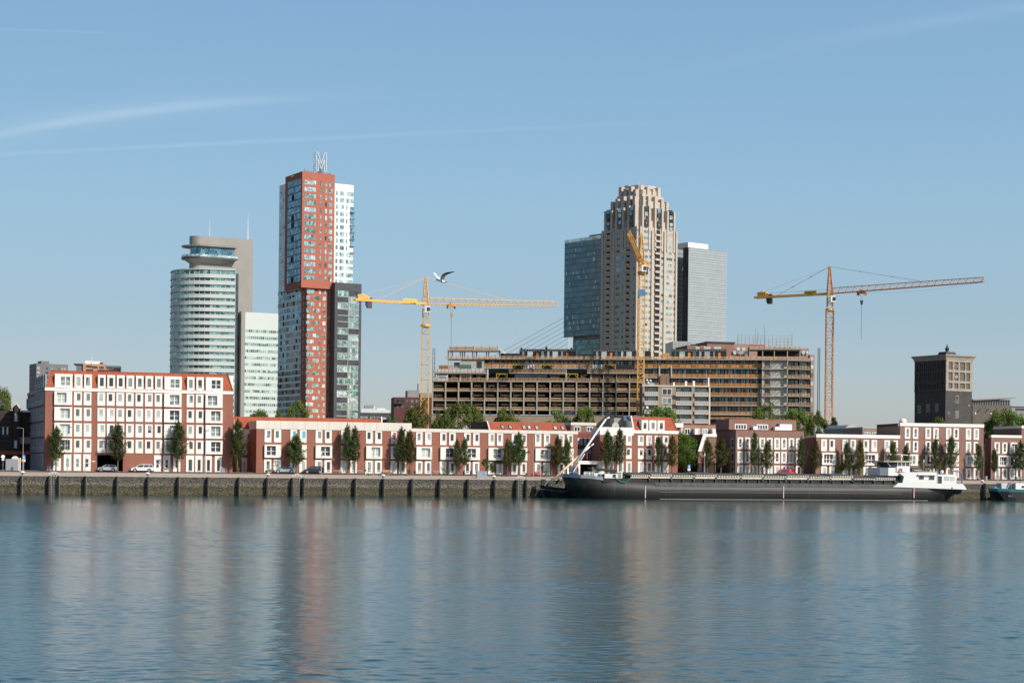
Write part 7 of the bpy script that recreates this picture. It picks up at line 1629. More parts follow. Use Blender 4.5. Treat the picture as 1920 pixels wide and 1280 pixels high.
vehicle('yellow car almost hidden behind the white hatchback','car',1641,off_c+2.2,3.9,1.4,1.65,(.7,.55,.05),(.22,.42,.86,.965),.88,.92,'parked_car',flip=True)
# ---------------------------------------------------------------- gull
D = 86; gp = P(828, 522, D); t0 = thing('gull', 'white gull with dark head gliding past the left crane top, wings raised', 'gull', gp, 0)
M['gullw'] = mat('white_feathers', (.80,.80,.80), .8, .04, 8); M['gullg'] = mat('grey_feathers', (.30,.31,.33), .8, .08, 8); M['gulld'] = mat('dark_feathers', (.05,.045,.04), .8, .1, 8)
def gl(x, y, dy=0): q = P(x, y, D+dy)-gp; return q
b = MB(); axis = [(818.3,525.2,.012),(819.3,524.8,.035),(821,524.5,.045),(823,525.2,.05),(826,526.3,.075),(830,527.6,.07),(834,528.6,.045),(837.5,529.2,.02)]
rg = []
for x, y, r in axis:
    c = gl(x, y); rg.append([(c.x, c.y+math.cos(t*math.pi/4)*r, c.z+math.sin(t*math.pi/4)*r) for t in range(8)])
bd = MB().loft(rg).build('body', M['gullw'], t0, True)
b = MB(); c = gl(820, 524.6); b.lathe((c.x,c.y,c.z), [(.01,-.055),(.04,-.035),(.05,0),(.04,.035),(.01,.052)], 10); b.build('head', M['gulld'], t0, True)
b = MB(); b.tube(gl(818.6,525.3), gl(816.3,526.1), .012, .003, 5); b.build('beak', M['gulld'], t0)
def wing(pts, name, mt, mt2):
    b = MB()
    for (l0, t0_), (l1, t1_) in zip(pts, pts[1:]):
        i = len(b.v)//8; th = .018
        L0, T0, L1, T1 = gl(*l0), gl(*t0_), gl(*l1), gl(*t1_)
        n = Vector((0,.4,1)).normalized()*th; b.hexa([L0-n*.3,L1-n*.3,T1-n*.1,T0-n*.1,L0+n,L1+n,T1+n*.2,T0+n*.2], 1 if l1 == pts[-1][0] else 0)
    b.build(name, [M[mt], M[mt2]], t0)
wing([((825,525.5,0),(831,527.5,.1)),((827.5,518,-.15),(833.5,522.5,.0)),((830,514,-.25),(835.5,516.5,-.1)),((837,511,-.42),(840,514,-.3)),((852.5,509,-.62),(851,510,-.6))], 'wing', 'gullg', 'gulld')
wing([((823,525,.02),(827.5,526.5,.12)),((818.5,519,.2),(824,520.8,.3)),((812.8,513,.35),(818,515.3,.45)),((815,511.8,.5),(817,513,.52))], 'wing', 'gullw', 'gullw')
b = MB(); b.hexa([gl(834.5,527.9)+Vector((0,-.06,0)),gl(838.8,529.4)+Vector((0,-.1,0)),gl(838.8,529.4)+Vector((0,.1,0)),gl(834.5,527.9)+Vector((0,.06,0)),gl(834.5,527.5)+Vector((0,-.06,0)),gl(838.8,529.1)+Vector((0,-.1,0)),gl(838.8,529.1)+Vector((0,.1,0)),gl(834.5,527.5)+Vector((0,.06,0))]); b.build('tail', M['gullw'], t0)
# ---------------------------------------------------------------- barge
m = mat('barge_hull_paint', (.004,.004,.005), .55, .5, .5, col2=(.016,.016,.017), streak=1.0, detail=9)
M['hull'] = m
# scuffed weathering: horizontal stretch of the noise
for n_ in m.node_tree.nodes:
    if n_.type == 'MAPPING': n_.inputs['Scale'].default_value = (.12, .3, 2.2)
tt = m.node_tree; bb = tt.nodes['Principled BSDF']; lk = bb.inputs['Base Color'].links[0].from_socket   # rust runs
tc_ = tt.nodes.new('ShaderNodeTexCoord'); mm_ = tt.nodes.new('ShaderNodeMapping'); mm_.inputs['Scale'].default_value = (1.1, 1, .10); tt.links.new(tc_.outputs['Object'], mm_.inputs[0])
nn_ = tt.nodes.new('ShaderNodeTexNoise'); nn_.inputs['Scale'].default_value = 1.6; nn_.inputs['Detail'].default_value = 6; tt.links.new(mm_.outputs[0], nn_.inputs['Vector'])
rr_ = tt.nodes.new('ShaderNodeMapRange'); rr_.inputs['From Min'].default_value = .56; rr_.inputs['From Max'].default_value = .74; rr_.inputs['To Max'].default_value = .28; tt.links.new(nn_.outputs['Fac'], rr_.inputs['Value'])
xx_ = tt.nodes.new('ShaderNodeMix'); xx_.data_type = 'RGBA'; tt.links.new(rr_.outputs[0], xx_.inputs['Factor']); tt.links.new(lk, xx_.inputs['A']); xx_.inputs['B'].default_value = (.13,.085,.055,1); tt.links.new(xx_.outputs['Result'], bb.inputs['Base Color'])
M['hull_top'] = mat('scuffed_grey_hull_band', (.075,.075,.072), .6, .5, .8, detail=9)
M['hullblk'] = mat('black_hull_paint', (.005,.005,.006), .5, .2, .6)
M['bwhite'] = mat('white_boat_paint', (.68,.68,.67), .35, .03, 1.5); M['bgrey'] = mat('blue_grey_boat_paint', (.34,.37,.42), .4, .12, 1)
M['hatch_tan'] = mat('weathered_hatch_side', (.58,.52,.41), .7, .2, 1.5, detail=8); M['hatch_dk'] = mat('hatch_top_grey', (.15,.145,.14), .6, .2, 1)
YN = 333.0; hb = line_frame(1058, YN, K, 0)
Bg = thing('barge', 'long black cargo barge with tan hatch covers and white wheelhouse moored along the quay', 'barge', (hb.A.x, hb.A.y, 0), ANG)
def bx(x, y=905, o=0): return hb.sx(x, y, o)
def bz(x, y, o=0): return hb.z(x, y, o)
CY, HW = 5.7, 5.7; xE = bx(1812); xS = bx(1683); xB = bx(1131)
zd = bz(1300, 905); zbow = bz(1060, 894.5); zk = -1.2
st_ = [(2.1, .5, .05, zbow+.0, 1.2), (2.9, 2.3, .7, zbow, .9), (4.3, 4.0, 2.2, zbow-.05, .6), (6.6, 5.2, 4.0, zbow-.25, .2), (10, 5.68, 5.2, zbow-.5, 0), (15, 5.7, 5.66, bz(1190,901), 0), (19, 5.7, 5.7, zd, 0), (xE-16, 5.7, 5.7, zd, 0), (xE-9, 5.7, 5.4, zd-.2, 0), (xE-4.5, 5.5, 3.6, zd-.3, 0), (xE-2.2, 5.2, 2.6, zd-.3, 0), (xE+.0, 4.9, 2.0, zd-.3, 0)]
rings = []
for x, wd, ww, z, rk in st_:
    zb_ = zk if x < xE-5 else (zk+ (x-(xE-5))*.62)
    rings.append([(x-rk*.6, CY-wd, z), (x+rk*.3, CY-(wd*.45+ww*.55), z*.45), (x+rk, CY-ww, zb_), (x+rk, CY+ww, zb_), (x+rk*.3, CY+(wd*.45+ww*.55), z*.45), (x-rk*.6, CY+wd, z)])
MB().loft(rings).build('hull', M['hull'], Bg, True)
M['rail_line'] = mat('dusty_rubbing_strake', (.20,.17,.14), .7, .3, .7)
# grey scuffed strake, rub rails
b = MB(); b.box(19, xE-9, -.05, .02, zd-.75, zd+.02); b.build('top_strake', M['hull_top'], Bg)
for y in (918.5, 923.5): z = bz(1440, y); b = MB(); b.box(20, xE-15, -.07, .0, z-.03, z+.03); b.build('rub_rail', M['rail_line'], Bg)
b = MB(); b.box(20, xE-9, -.03, .02, -.5, .12); b.build('waterline_band', M['rail_line'], Bg)
# bow bulwark
def bulw(pts, z0s, z1s, name, mt, inner=.1):
    b = MB()
    for s in (-1, 1):
        for i in range(len(pts)-1):
            (xa, wa), (xb_, wb) = pts[i], pts[i+1]; ya, yb2 = CY+s*wa, CY+s*wb
            b.hexa([(xa,ya,z0s[i]),(xb_,yb2,z0s[i+1]),(xb_,yb2-s*inner,z0s[i+1]),(xa,ya-s*inner,z0s[i]),(xa-.12,ya+s*.05,z1s[i]),(xb_-.05,yb2+s*.05,z1s[i+1]),(xb_-.05,yb2-s*inner,z1s[i+1]),(xa-.12,ya-s*inner,z1s[i])])
    b.build(name, M[mt], Bg)
zb0, zb1 = zbow-.02, bz(1060, 887.5); ze0, ze1 = bz(1131, 900.2), bz(1131, 893.5)
bulw([(1.35,.5),(2.35,2.32),(3.95,4.02),(6.5,5.22),(bx(1131),5.6)], [zb0,zb0,zb0-.1,zb0-.25,ze0], [zb1,zb1-.08,zb1-.2,zb1-.35,ze1], 'bow_bulwark', 'bgrey')
b = MB(); b.add([(1.3,CY-.5,zb0),(1.3,CY+.5,zb0),(1.15,CY+.5,zb1),(1.15,CY-.5,zb1)],[(0,1,2,3)]); b.build('stem_plate', M['bgrey'], Bg)
b = MB(); b.box(bx(1131), bx(1203), .1, .22, zd, bz(1131,896)); b.box(bx(1131), bx(1203), 11.1, 11.25, zd, bz(1131,896)); b.build('side_bulwark', M['hullblk'], Bg)
# foredeck gear
w = MB(); w.box(bx(1141), bx(1166), 2.5, 8.5, zd-.3, bz(1150,888)); w.box(bx(1166), bx(1176), 3, 8, zd-.3, bz(1150,884)); w.box(bx(1124), bx(1141), 3.2, 7.5, zd, bz(1130,886.5)); o = w.build('fore_cabin', M['bwhite'], Bg)
for a, c in ((1130,1135.5),(1137,1142),(1156.5,1162)): MB().box(bx(a), bx(c), 2.4, 2.5, bz(1140,894.5), bz(1140,889)).build('window', M['pane_dark'], o) if a > 1140 else MB().box(bx(a), bx(c), 3.1, 3.2, bz(1140,894.5), bz(1140,888.5)).build('window', M['pane_dark'], o)
MB().box(bx(1167), bx(1173.5), 2.9, 3.0, bz(1170,895), bz(1170,885)).build('door', M['conc_d'], o)
b = MB(); b.hexa([(bx(1131),3,bz(1140,881)),(bx(1165),3,bz(1165,884.5)),(bx(1165),8,bz(1165,884.5)),(bx(1131),8,bz(1140,881)),(bx(1123),3,bz(1125,876.2)),(bx(1165),3,bz(1165,880.5)),(bx(1165),8,bz(1165,880.5)),(bx(1123),8,bz(1125,876.2))]); b.build('dark_awning', M['black'], Bg)
b = MB(); b.hexa([(bx(1123),4,bz(1125,884)),(bx(1132),4,bz(1125,884)),(bx(1132),4.2,bz(1125,884)),(bx(1123),4.2,bz(1125,884)),(bx(1122),4,bz(1125,876)),(bx(1124),4,bz(1125,876)),(bx(1124),4.2,bz(1125,876)),(bx(1122),4.2,bz(1125,876))]); b.build('strut', M['bwhite'], Bg)
b = MB()
for q in (1102.5,1107,1112,1117,1121): b.tube((bx(q),2.4,zbow-.5),(bx(q),2.4,bz(1110,884)),.07)
for yy_ in (884.3,887): b.tube((bx(1102),2.4,bz(1110,yy_)),(bx(1121.5),2.4,bz(1110,yy_)),.05)
b.build('railing', M['bwhite'], Bg)
b = MB(); b.box(bx(1104),bx(1107),3,4,zbow-.3,bz(1105,885.5)); b.box(bx(1112),bx(1115.5),3,4,zbow-.3,bz(1105,886)); b.build('winch', M['bwhite'], Bg)
b = MB(); b.tube((bx(1096),4,zbow-.4),(bx(1096),4,bz(1096,877)),.12); b.build('post', M['timber'], Bg)
r_ = random.Random(3); b = MB()
for k in range(14): x = bx(1078+k*1.2); b.lathe((x, 3+r_.random(), bz(1082,888)+r_.uniform(-.1,.1)), [(.05,0),(.28,.08),(.3,.2),(.1,.3)], 7)
b.build('blue_tarpaulin', mat('blue_tarp', (.06,.22,.42), .7, .3, 3), Bg)
b = MB()
for k in range(16): x = bx(1177+k*1.6); b.lathe((x, 3.5+r_.uniform(-1,1), zd+.1), [(.2,0),(.36,.1),(.36,.7),(.2,r_.uniform(.8,1.3))], 7)
b.build('fore_deck_gear', M['dsteel'], Bg)
b = MB()
for k in range(9): x = bx(1128+k*.0)+0; 
pts = [(bx(1153),-.1,bz(1155,895)),(bx(1160),-.25,bz(1160,900)),(bx(1166),-.25,bz(1166,903.5)),(bx(1172),-.25,bz(1172,903.5)),(bx(1182),-.1,bz(1182,896))]; b.path(pts, .07); b.build('green_mooring_rope', mat('green_rope', (.03,.22,.16), .8, .2), Bg)
# coaming and hatch covers
c0, c1 = bx(1190), bx(1690); zc0, zc1 = zd, bz(1300, 897.3, .9)
b = MB(); b.box(c0, c1, 1.0, 10.4, zc0-.02, zc1); b.build('coaming', M['hullblk'], Bg)
b = MB(); x = c0+1
while x < c1: b.box(x, x+.12, .62, 1.0, zc0, zc1); x += 2.35
b.build('coaming_bracket', M['hull_top'], Bg)
b = MB(); b.box(c0, c1+1, .15, .6, zd+.0, zd+.06); b.build('side_deck', M['hull_top'], Bg)
edges = [1184, 1221, 1262, 1305, 1346, 1393, 1434, 1477, 1519, 1561, 1602, 1643, 1682]
zs0 = zc1; zs1 = bz(1300, 892.6, .7); zpk = bz(1300, 888.4, CY)
for i in range(len(edges)-1):
    xa, xb_ = bx(edges[i])+.08, bx(edges[i+1])-.08; top = .16*(i % 2) - (.3 if i > 9 else 0); n_ = 9
    b = MB(); b.box(xa, xb_, .7, .8, zs0+.05, zs1+top); b.box(xa, xb_, 10.6, 10.7, zs0+.05, zs1+top); hc = b.build('hatch_cover', M['hatch_tan'], Bg)
    b = MB()
    for j in range(n_):
        q0 = xa+(xb_-xa)*j/n_; q1 = q0+(xb_-xa)/n_*.55; q2 = xa+(xb_-xa)*(j+1)/n_
        for (ya_, za_, yb3, zb3) in ((.7,zs1+top,CY,zpk+top),(CY,zpk+top,10.7,zs1+top)):
            b.hexa([(q0,ya_,za_-.05),(q1,ya_,za_-.05),(q1,yb3,zb3-.05),(q0,yb3,zb3-.05),(q0,ya_,za_+.26),(q1,ya_,za_+.26),(q1,yb3,zb3+.26),(q0,yb3,zb3+.26)], 0)
            if ya_ == .7: b.box(q1, q2, .55, .75, za_-.12, za_+.2, 1); b.box(q0, q1, .6, .72, za_-.14, za_+.1, 0)
            b.hexa([(q1,ya_,za_-.05),(q2,ya_,za_-.05),(q2,yb3,zb3-.05),(q1,yb3,zb3-.05),(q1,ya_,za_+.02),(q2,ya_,za_+.02),(q2,yb3,zb3+.02),(q1,yb3,zb3+.02)], 1)
    b.build('corrugated_top', [M['hatch_dk'], M['hatch_tan']], hc)  # dark ribs, tan valleys: corrugation light and shade put into the colours
    MB().box(xb_-.25, xb_+.1, .6, 1.0, zs0-.25, zs0+.35).build('hatch_clamp', M['hull_top'], hc)
# draught marks
M['mark_r'] = mat('faded_red_mark', (.50,.10,.12), .6, .1); M['mark_w'] = mat('white_mark', (.72,.70,.68), .6, .05)
for px in (1210, 1469, 1713.5):
    b = MB(); X_ = bx(px)
    for j in range(11):
        z = bz(px, 933.5)+j*.215
        b.box(X_-.10, X_+.10, -.13, -.04, z, z+.11, 0); b.box(X_-.10, X_+.10, -.128, -.04, z+.111, z+.214, 1)
    b.build('draught_mark', [M['mark_r'], M['mark_w']], Bg)
# stern bulwark, deckhouse, wheelhouse
z0, z1 = bz(1740, 914.3), bz(1740, 905.8); xa, xb_ = bx(1674), bx(1812.5)
b = MB(); b.ext([(xa, bz(1674,912.5)), (xb_, z0-.28), (xb_-.9, z1-.05), (bx(1683.5), z1+.05), (bx(1679), z1-.45)], -.12, .12); b.ext([(xa, bz(1674,912.5)), (xb_, z0-.28), (xb_-.9, z1-.05), (bx(1683.5), z1+.05), (bx(1679), z1-.45)], 11.2, 11.4)
b.hexa([(xb_-.15,.1,z0-.3),(xb_,.1,z0-.3),(xb_,11.2,z0-.3),(xb_-.15,11.2,z0-.3),(xb_-1.0,.1,z1-.05),(xb_-.9,.1,z1-.05),(xb_-.9,11.2,z1-.05),(xb_-1.0,11.2,z1-.05)]); b.build('stern_bulwark', M['bwhite'], Bg)
b = MB(); b.box(bx(1682), xb_-.4, .13, 11.2, zd-.3, z0+.3); b.build('aft_deck', M['bgrey'], Bg)
o1_ = 1.1
dh = MB(); dh.box(bx(1717.5,900,o1_), bx(1756.3,900,o1_), o1_, 10, z0, bz(1740,884.6,o1_)); dh.box(bx(1758,900,o1_), bx(1793.5,900,o1_), o1_, 10, z0, bz(1775,889,o1_)); dh.box(bx(1756.3,900,o1_), bx(1758,900,o1_), o1_+.15, 10, z0, bz(1756,888,o1_)); house = dh.build('deckhouse', M['bwhite'], Bg)
b = MB(); b.box(bx(1718,880,o1_), bx(1756,880,o1_)+.1, o1_-.15, 10.1, bz(1740,884.6,o1_), bz(1740,883.8,o1_)); b.hexa([(bx(1720,889,o1_),o1_-.5,bz(1735,890.4,o1_)),(bx(1754.5,889,o1_),o1_-.5,bz(1735,890.4,o1_)),(bx(1754.5,889,o1_),o1_,bz(1735,888.6,o1_)),(bx(1720,889,o1_),o1_,bz(1735,888.6,o1_)),(bx(1720,889,o1_),o1_-.5,bz(1735,889.9,o1_)),(bx(1754.5,889,o1_),o1_-.5,bz(1735,889.9,o1_)),(bx(1754.5,889,o1_),o1_,bz(1735,887.8,o1_)),(bx(1720,889,o1_),o1_,bz(1735,887.8,o1_))]); b.build('awning', M['cream'], house)
for a, c, y0, y1, mt in ((1723,1732,891,898.3,'pane_dark'),(1741.8,1751.7,891.3,898.8,'pane_dark'),(1771,1779.7,892,899.5,'pane_curtain'),(1782.3,1790,892.3,899.8,'pane_curtain')):
    w_ = MB().box(bx(a-.6,895,o1_), bx(c+.6,895,o1_), o1_-.05, o1_, bz(1740,y1+.6,o1_), bz(1740,y0-.6,o1_)).build('window', M['frame'], house)
    MB().box(bx(a,895,o1_), bx(c,895,o1_), o1_-.09, o1_-.051, bz(1740,y1,o1_), bz(1740,y0,o1_)).build('pane', M[mt], w_)
MB().box(bx(1759,895,o1_), bx(1765.8,895,o1_), o1_-.06, o1_, z0+.05, bz(1760,892.3,o1_)).build('door', M['black'], house)
b = MB(); b.box(bx(1714,900,.9), bx(1717.4,900,.9), .9, 10, z0, bz(1700,885,.9)); b.ext([(bx(1690,905,.9),z0),(bx(1714,905,.9),z0),(bx(1714,905,.9),bz(1714,885,.9)),(bx(1700,905,.9),bz(1700,884,.9)),(bx(1688,905,.9),bz(1700,888,.9)),(bx(1695,905,.9),bz(1695,893,.9))], .9, 10); b.build('engine_casing', M['bwhite'], Bg)
b = MB(); b.box(bx(1692,900,.8), bx(1712,900,.8)*1.0, .88, .9, z0+.4, z0+.5); b.build('grab_rail', M['steel'], Bg)
# wheelhouse bridge wing: wide curved shaded front
W0x, W1x = bx(1652.5,885,1.6), bx(1705,885,1.6); zw0, zw1 = bz(1680,891.5,1.6), bz(1680,876.5,1.6)
b = MB(); fp_ = [(W0x+1.6,1.6),(W1x,1.6),(W1x,10),(W0x+1.6,10),(W0x+.4,8.6),(W0x,5.8),(W0x+.4,3.0)]; b.prism(fp_, zw0, zw1); b.prism([(W0x+3.4,1.4),(W1x,1.4),(W1x,10.2),(W0x+3.4,10.2)], bz(1690,884,1.6), bz(1690,874.5,1.6)); b.build('wheelhouse_base', M['bwhite'], Bg)
b = MB(); b.box(bx(1690,895,2), bx(1716,895,2), 2.6, 9, z0, zw0-.01); b.box(bx(1669,895,2), bx(1690,895,2)-.02, 2.2, 9.4, z0, zw0-.02); b.build('wing_shade_block', M['black'], Bg)  # dark block added to stand for the shade under the bridge wing
b = MB(); b.box(bx(1664,895,3), bx(1668,895,3), 4.8, 6.8, zc1-.6, zw0); b.build('lift_column', M['dsteel'], Bg)
# glazed wheelhouse
w0, w1 = bx(1661.5,870,2), bx(1705,870,2); zz0, zz1 = bz(1690,874.5,1.6)+.0, bz(1690,865.8,1.6)
fp0 = [(w0+1.3,2.6),(bx(1683,870,2),2.0),(w1,2.0),(w1,9.6),(bx(1683,870,2),9.6),(w0+1.3,9.0),(w0+.5,5.8)]
fp1 = [(p_[0]-(.8 if p_[0] < w0+2 else 0), p_[1]) for p_ in fp0]
wh = MB().loft([[(p_[0],p_[1],zz0) for p_ in fp0],[(p_[0],p_[1],zz1) for p_ in fp1]]).build('wheelhouse_glazing', M['pane_dark'], Bg)
b = MB()
for (p_, q_) in zip(fp0, fp1): b.tube((p_[0],p_[1]-.03,zz0),(q_[0],q_[1]-.03,zz1),.07)
for t_ in (.33,.66): x = bx(1683,870,2)+(w1-bx(1683,870,2))*t_; b.tube((x,1.98,zz0),(x,1.98,zz1),.09)
b.box(bx(1683,870,2), w1+.05, 1.93, 2.05, zz0-.05, zz0+.12); b.build('window_frame', M['bwhite'], wh)
b = MB(); b.prism([(p_[0]+(-.9 if p_[0] < w0+3 else .5), p_[1]+(-.35 if p_[1] < 5 else .35)) for p_ in fp1], zz1, zz1+.16); b.build('roof', M['bwhite'], Bg); b = MB(); b.prism([(p_[0]+(-.95 if p_[0] < w0+3 else .55), p_[1]+(-.4 if p_[1] < 5 else .4)) for p_ in fp1], zz1+.161, zz1+.24); b.build('roof_edge', mat('yellow_trim', (.55,.45,.08), .5, .1), Bg)
b = MB(); X_ = bx(1694.5,860,3); b.tube((X_,4,zz1+.2),(X_,4,bz(1694,852,3)),.12); b.tube((bx(1685.5,852,3),4,bz(1690,851,3)),(bx(1707,852,3),4,bz(1705,853,3)),.09); b.lathe((X_,4,bz(1694,857,3)),[(.1,0),(.3,.1),(.3,.35),(.1,.45)],10); b.build('radar_mast', M['bwhite'], Bg)
b = MB(); X_ = bx(1688.5,881,1.3); zc_ = bz(1688.5,881.3,1.3); b.path([(X_+.32*math.cos(i*.5236),1.3,zc_+.32*math.sin(i*.5236)) for i in range(13)], .1); b.build('lifebuoy', M['redp'], Bg)
b = MB(); b.hexa([(bx(1710,880,2.5),2.5,bz(1715,884.3,2.5)),(bx(1738,880,2.5),2.5,bz(1735,884.3,2.5)),(bx(1738,880,2.5),7,bz(1735,884.3,2.5)),(bx(1710,880,2.5),7,bz(1715,884.3,2.5)),(bx(1711,880,2.5),2.8,bz(1715,878,2.5)),(bx(1725,880,2.5),2.8,bz(1735,876.5,2.5)),(bx(1725,880,2.5),6.7,bz(1735,876.5,2.5)),(bx(1711,880,2.5),6.7,bz(1715,878,2.5))]); b.build('covered_launch', mat('navy_cover', (.03,.04,.08), .7, .2), Bg)
b = MB(); b.box(bx(1714,883,2.3), bx(1727,883,2.3), 2.3, 6, bz(1715,882,2.3), bz(1715,881,2.3)); b.build('yellow_board', MATS['yellow_sign'], Bg)
MB().lathe((bx(1766,885,2.4),2.4,bz(1766,888.6,2.4)), [(.06,0),(.06,.15),(.3,.22),(.36,.5),(.3,.78),(.06,.86)], 10).build('satellite_dome', M['frame'], Bg, True)
b = MB(); pts = [(bx(1803.5,905,1.2),1.2,z1-.3)]+[(bx(1803.5-(1-math.cos(t_*math.pi/2/6))*0-0-(9*(1-math.cos(t_*math.pi/12)) ) ,890,1.2),1.2,bz(1803,893-(10*math.sin(t_*math.pi/12)),1.2)) for t_ in range(7)]+[(bx(1784,882,1.2),1.2,bz(1784,882,1.2))]; b.path(pts, .16, n=7); b.build('davit', mat('blue_grey_steel', (.12,.17,.24), .5, .1), Bg)
b = MB(); b.lathe((bx(1797,903,1),1,z1-.4),[(.25,0),(.25,.6),(.12,.8)],8); b.lathe((bx(1800,903,1),1,z1-.4),[(.18,0),(.18,.8),(.1,.95)],8); b.build('capstan', M['steel'], Bg)
MB().lathe((bx(1784.5,914.5),-.14,bz(1784.5,915.3)),[(.02,0),(.16,.05),(.16,.2),(.02,.25)],8).build('fairlead', M['black'], Bg)
b = MB(); b.hexa([(xE-2.6,CY-1.5,-1),(xE-.9,CY-1.5,-1),(xE-.9,CY-1.2,-1),(xE-2.6,CY-1.2,-1),(xE-2.6,CY-1.5,.75),(xE-1.2,CY-1.5,.75),(xE-1.2,CY-1.2,.75),(xE-2.6,CY-1.2,.75)]); b.build('rudder', mat('red_oxide', (.38,.10,.09), .6, .2), Bg); MB().tube((xE-.7,CY-1.5,-1),(xE-.7,CY-1.5,zd-.4),.13).build('rudder_stock', M['hullblk'], Bg)

# ---------------------------------------------------------------- old ship with lowered masts
hs = line_frame(1018, 345.9, K, 0); Os = thing('old_ship', 'small black wooden ship with lowered masts, bow showing left of the barge', 'ship', (hs.A.x, hs.A.y, 0), ANG)
zt_ = hs.z(1030, 910.5); rings = []
for x, wd, ww, z in ((-.2,.15,.05,zt_+.2),(.8,.9,.35,zt_+.0),(2.4,1.6,1.1,zt_-.25),(5,1.9,1.7,zt_-.5),(14,1.9,1.8,zt_-.7)):
    rings.append([(x-(.5 if x < 1 else 0),-wd,z),(x+(.3 if x < 1 else 0),-ww,-.8),(x+(.3 if x < 1 else 0),ww,-.8),(x-(.5 if x < 1 else 0),wd,z)])
MB().loft(rings).build('hull', M['hullblk'], Os)
b = MB()
for (a, c) in zip(rings, rings[1:]):
    b.tube(Vector(a[0])+Vector((0,-.03,-.75)), Vector(c[0])+Vector((0,-.03,-.75)), .06)
b.build('blue_strake', mat('faded_blue_stripe', (.12,.2,.28), .6, .1), Os)
b = MB(); b.box(-.3,.5,-.25,.25,zt_-.2,hs.z(1027,898)); b.build('stem_post', M['black'], Os)
b = MB(); b.tube((.2,-.3,zt_-.1),(1.2,-.3,hs.z(1024,900)),.07); b.build('blue_spar', M['bgrey'], Os); b = MB(); b.tube((-.6,-.2,zt_-.2), (hs.sx(1002,930),-.2,hs.z(1002,929)), .10); b.build('bowsprit_stay', M['black'], Os)
txt = bpy.data.curves.new('ship_name', 'FONT'); txt.body = 'NEXARO'; txt.size = .62; txt.extrude = .01; txt.align_x = 'CENTER'
tmp = bpy.data.objects.new('tmp', txt); COL.objects.link(tmp); bpy.context.view_layer.update(); me = bpy.data.meshes.new_from_object(tmp); bpy.data.objects.remove(tmp)
def lettering(me_, parent, loc, rx=R(90), mt='sidepanel', rz=0):
    o = bpy.data.objects.new('lettering', me_); COL.objects.link(o); o.parent = parent; o.location = loc; o.rotation_euler = (rx, 0, rz); me_.materials.clear(); me_.materials.append(M[mt]); return o
lettering(me, Os, (4.0,-1.82,zt_-1.25), rz=R(-5))
def osp(x, y): q = hs.fp(x, y, -.3); return (q[0], -.3, q[1])
def oq(x, y, o=-.3): q = hs.fp(x, y, o); return (q[0], o, q[1])
M['spar'] = mat('varnished_pale_spar', (.66,.52,.36), .5, .1, 2); M['mastw'] = mat('white_painted_mast', (.78,.76,.72), .45, .04, 2)
b = MB(); b.tube(oq(1028.5,907), oq(1086,854), .26, .2, 10); b.build('lower_mast', M['spar'], Os, True)
b = MB(); b.tube(oq(1086,854), oq(1106,837), .2, .15, 10); b.tube(oq(1106,837), oq(1113.3,831.5), .15, .12, 10); b.build('mast_top', M['mastw'], Os, True)
b = MB(); b.tube(oq(1069,882.5,-.9), oq(1136,785.5,-.9), .26, .17, 10); b.tube(oq(1136,785.5,-.9), oq(1142.6,781.8,-.9), .17, .15, 10); b.build('main_mast', M['mastw'], Os, True)
b = MB(); b.tube(oq(1075,884,-.7), oq(1096.5,850,-.7), .12, .1, 8); b.build('boom', M['mastw'], Os)
b = MB(); q = Vector(oq(1046.5,893.5)); b.path([q+Vector((.25*math.cos(i*.6),-.1,.35*math.sin(i*.6))) for i in range(11)], .05); b.tube(oq(1043,892), oq(1048,896), .06); b.build('block_and_rope', M['black'], Os)
b = MB(); b.box(oq(1099,850)[0]-.06, oq(1099,850)[0]+.06, -1.0, -.96, oq(1099,860)[2], oq(1099,848)[2]); b.build('flag', M['redp'], Os)
b = MB(); b.box(oq(1077,875)[0], oq(1081.5,875)[0], .2, 1.6, 3, oq(1079,874)[2]); b.build('deck_stack', M['brick'], Os)
# ---------------------------------------------------------------- teal boat at the right edge
ht = line_frame(1857, 342.5, K, 0); Tb = thing('teal_boat', 'teal and black boat with small white cabin cut by the right picture edge', 'boat', (ht.A.x, ht.A.y, 0), ANG)
zt_ = ht.z(1880, 916.5); M['teal'] = mat('teal_boat_paint', (.02,.14,.15), .35, .08, 2); rings, rt = [], []
for x, wd, ww, z in ((-.1,.2,.02,zt_+.15),(1.2,1.5,.7,zt_+.05),(3.2,2.3,1.9,zt_),(6,2.6,2.5,zt_-.05),(26,2.6,2.5,zt_-.05)):
    s_ = .9 if x < 2 else 0
    rings.append([(x-.2*s_,-wd*.97,z-.55),(x+s_,-ww,-.8),(x+s_,ww,-.8),(x-.2*s_,wd*.97,z-.55)]); rt.append([(x-.3*s_,-wd,z+.05),(x-.2*s_,-wd*.98,z-.548),(x-.2*s_,wd*.98,z-.548),(x-.3*s_,wd,z+.05)])
MB().loft(rings).build('hull', M['hullblk'], Tb); MB().loft(rt).build('bulwark', M['teal'], Tb)
X_ = lambda x: ht.sx(x, 912); b = MB(); b.box(X_(1897), 24, -1.6, 1.6, zt_, ht.z(1900,905)); cb = b.build('cabin', M['bwhite'], Tb); MB().box(X_(1908), X_(1914), -1.66, -1.6, ht.z(1900,914), ht.z(1900,910)).build('window', M['pane_dark'], cb)
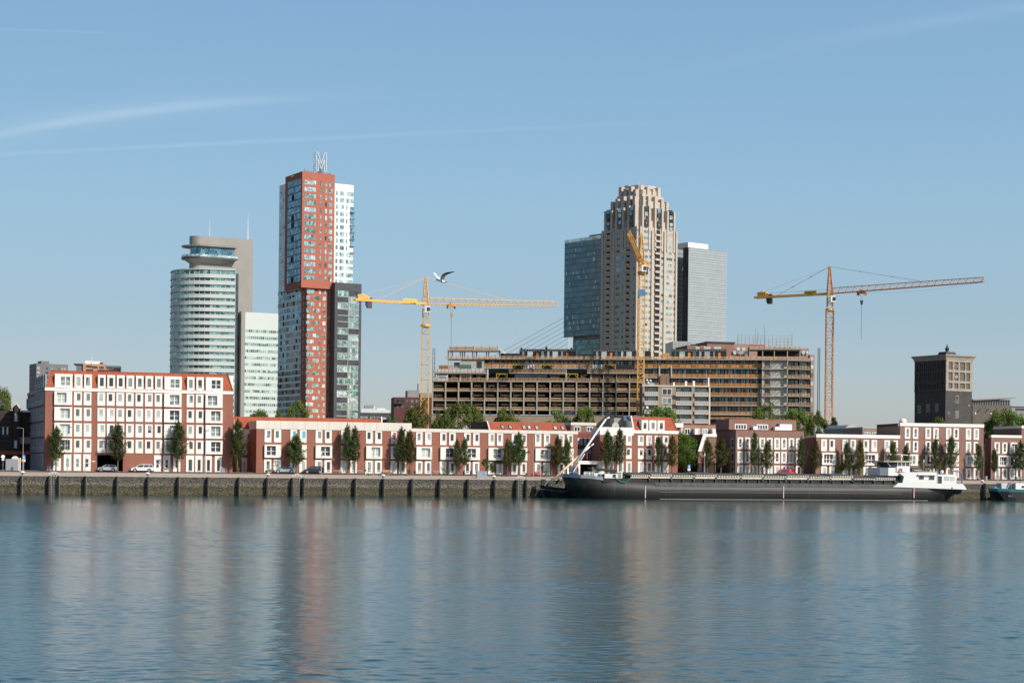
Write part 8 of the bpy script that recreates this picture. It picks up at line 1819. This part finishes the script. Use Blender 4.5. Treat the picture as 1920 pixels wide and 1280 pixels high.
b = MB(); b.box(X_(1905), 24, -1.8, 1.8, ht.z(1900,899.5), ht.z(1900,898)); b.build('canopy', M['dsteel'], Tb); b = MB(); [b.tube((X_(q),-1.5,zt_),(X_(q),-1.5,ht.z(1900,899)),.06) for q in (1906,1916,1930)]; b.path([(X_(1893),-.5,zt_+1),(X_(1900),-.5,ht.z(1900,897)),(X_(1910),-.5,ht.z(1910,894.5)),(X_(1925),-.5,ht.z(1910,894))], .06); b.build('canopy_post', M['teal'], Tb)
b = MB(); b.hexa([(X_(1872.5),-1.2,zt_+.1),(X_(1881),-1.2,zt_+.1),(X_(1881),1,zt_+.1),(X_(1872.5),1,zt_+.1),(X_(1873),-1,ht.z(1880,905.5)),(X_(1884),-1,ht.z(1880,905)),(X_(1884),1,ht.z(1880,905)),(X_(1873),1,ht.z(1880,905.5))]); b.build('fore_hatch', M['bgrey'], Tb)
b = MB(); b.lathe((X_(1865.5),-.2,zt_),[(.3,0),(.34,.3),(.2,.5)],8); b.tube((X_(1878),-.8,zt_),(X_(1886),-.8,ht.z(1880,906)),.1); b.tube((X_(1884),-.8,zt_),(X_(1890),-.8,ht.z(1880,905)),.1); b.lathe((X_(1894),-.4,zt_),[(.3,0),(.3,.9),(.45,1.2),(.3,1.5)],8); b.build('winch', M['steel'], Tb)
b = MB(); 
for k in range(10): b.lathe((X_(1859+k*.9),-.6-.05*k,zt_+.0),[(.1,0),(.22,.1),(.18,.25),(.05,.3)],6)
b.build('rope_pile', MATS['blue_tarp'], Tb)
for s_, px, yy_, sz, mt in (('N',1886,919.5,.5,'sidepanel'),('RO-J',1884,930.5,.5,'sidepanel')):
    txt = bpy.data.curves.new('boat_letters', 'FONT'); txt.body = s_; txt.size = sz; txt.extrude = .01; txt.align_x = 'CENTER'
    tmp = bpy.data.objects.new('tmp', txt); COL.objects.link(tmp); bpy.context.view_layer.update(); me = bpy.data.meshes.new_from_object(tmp); bpy.data.objects.remove(tmp)
    lettering(me, Tb, (X_(px), -2.48 if s_ == 'N' else -2.3, ht.z(px, yy_)), rz=R(-6))
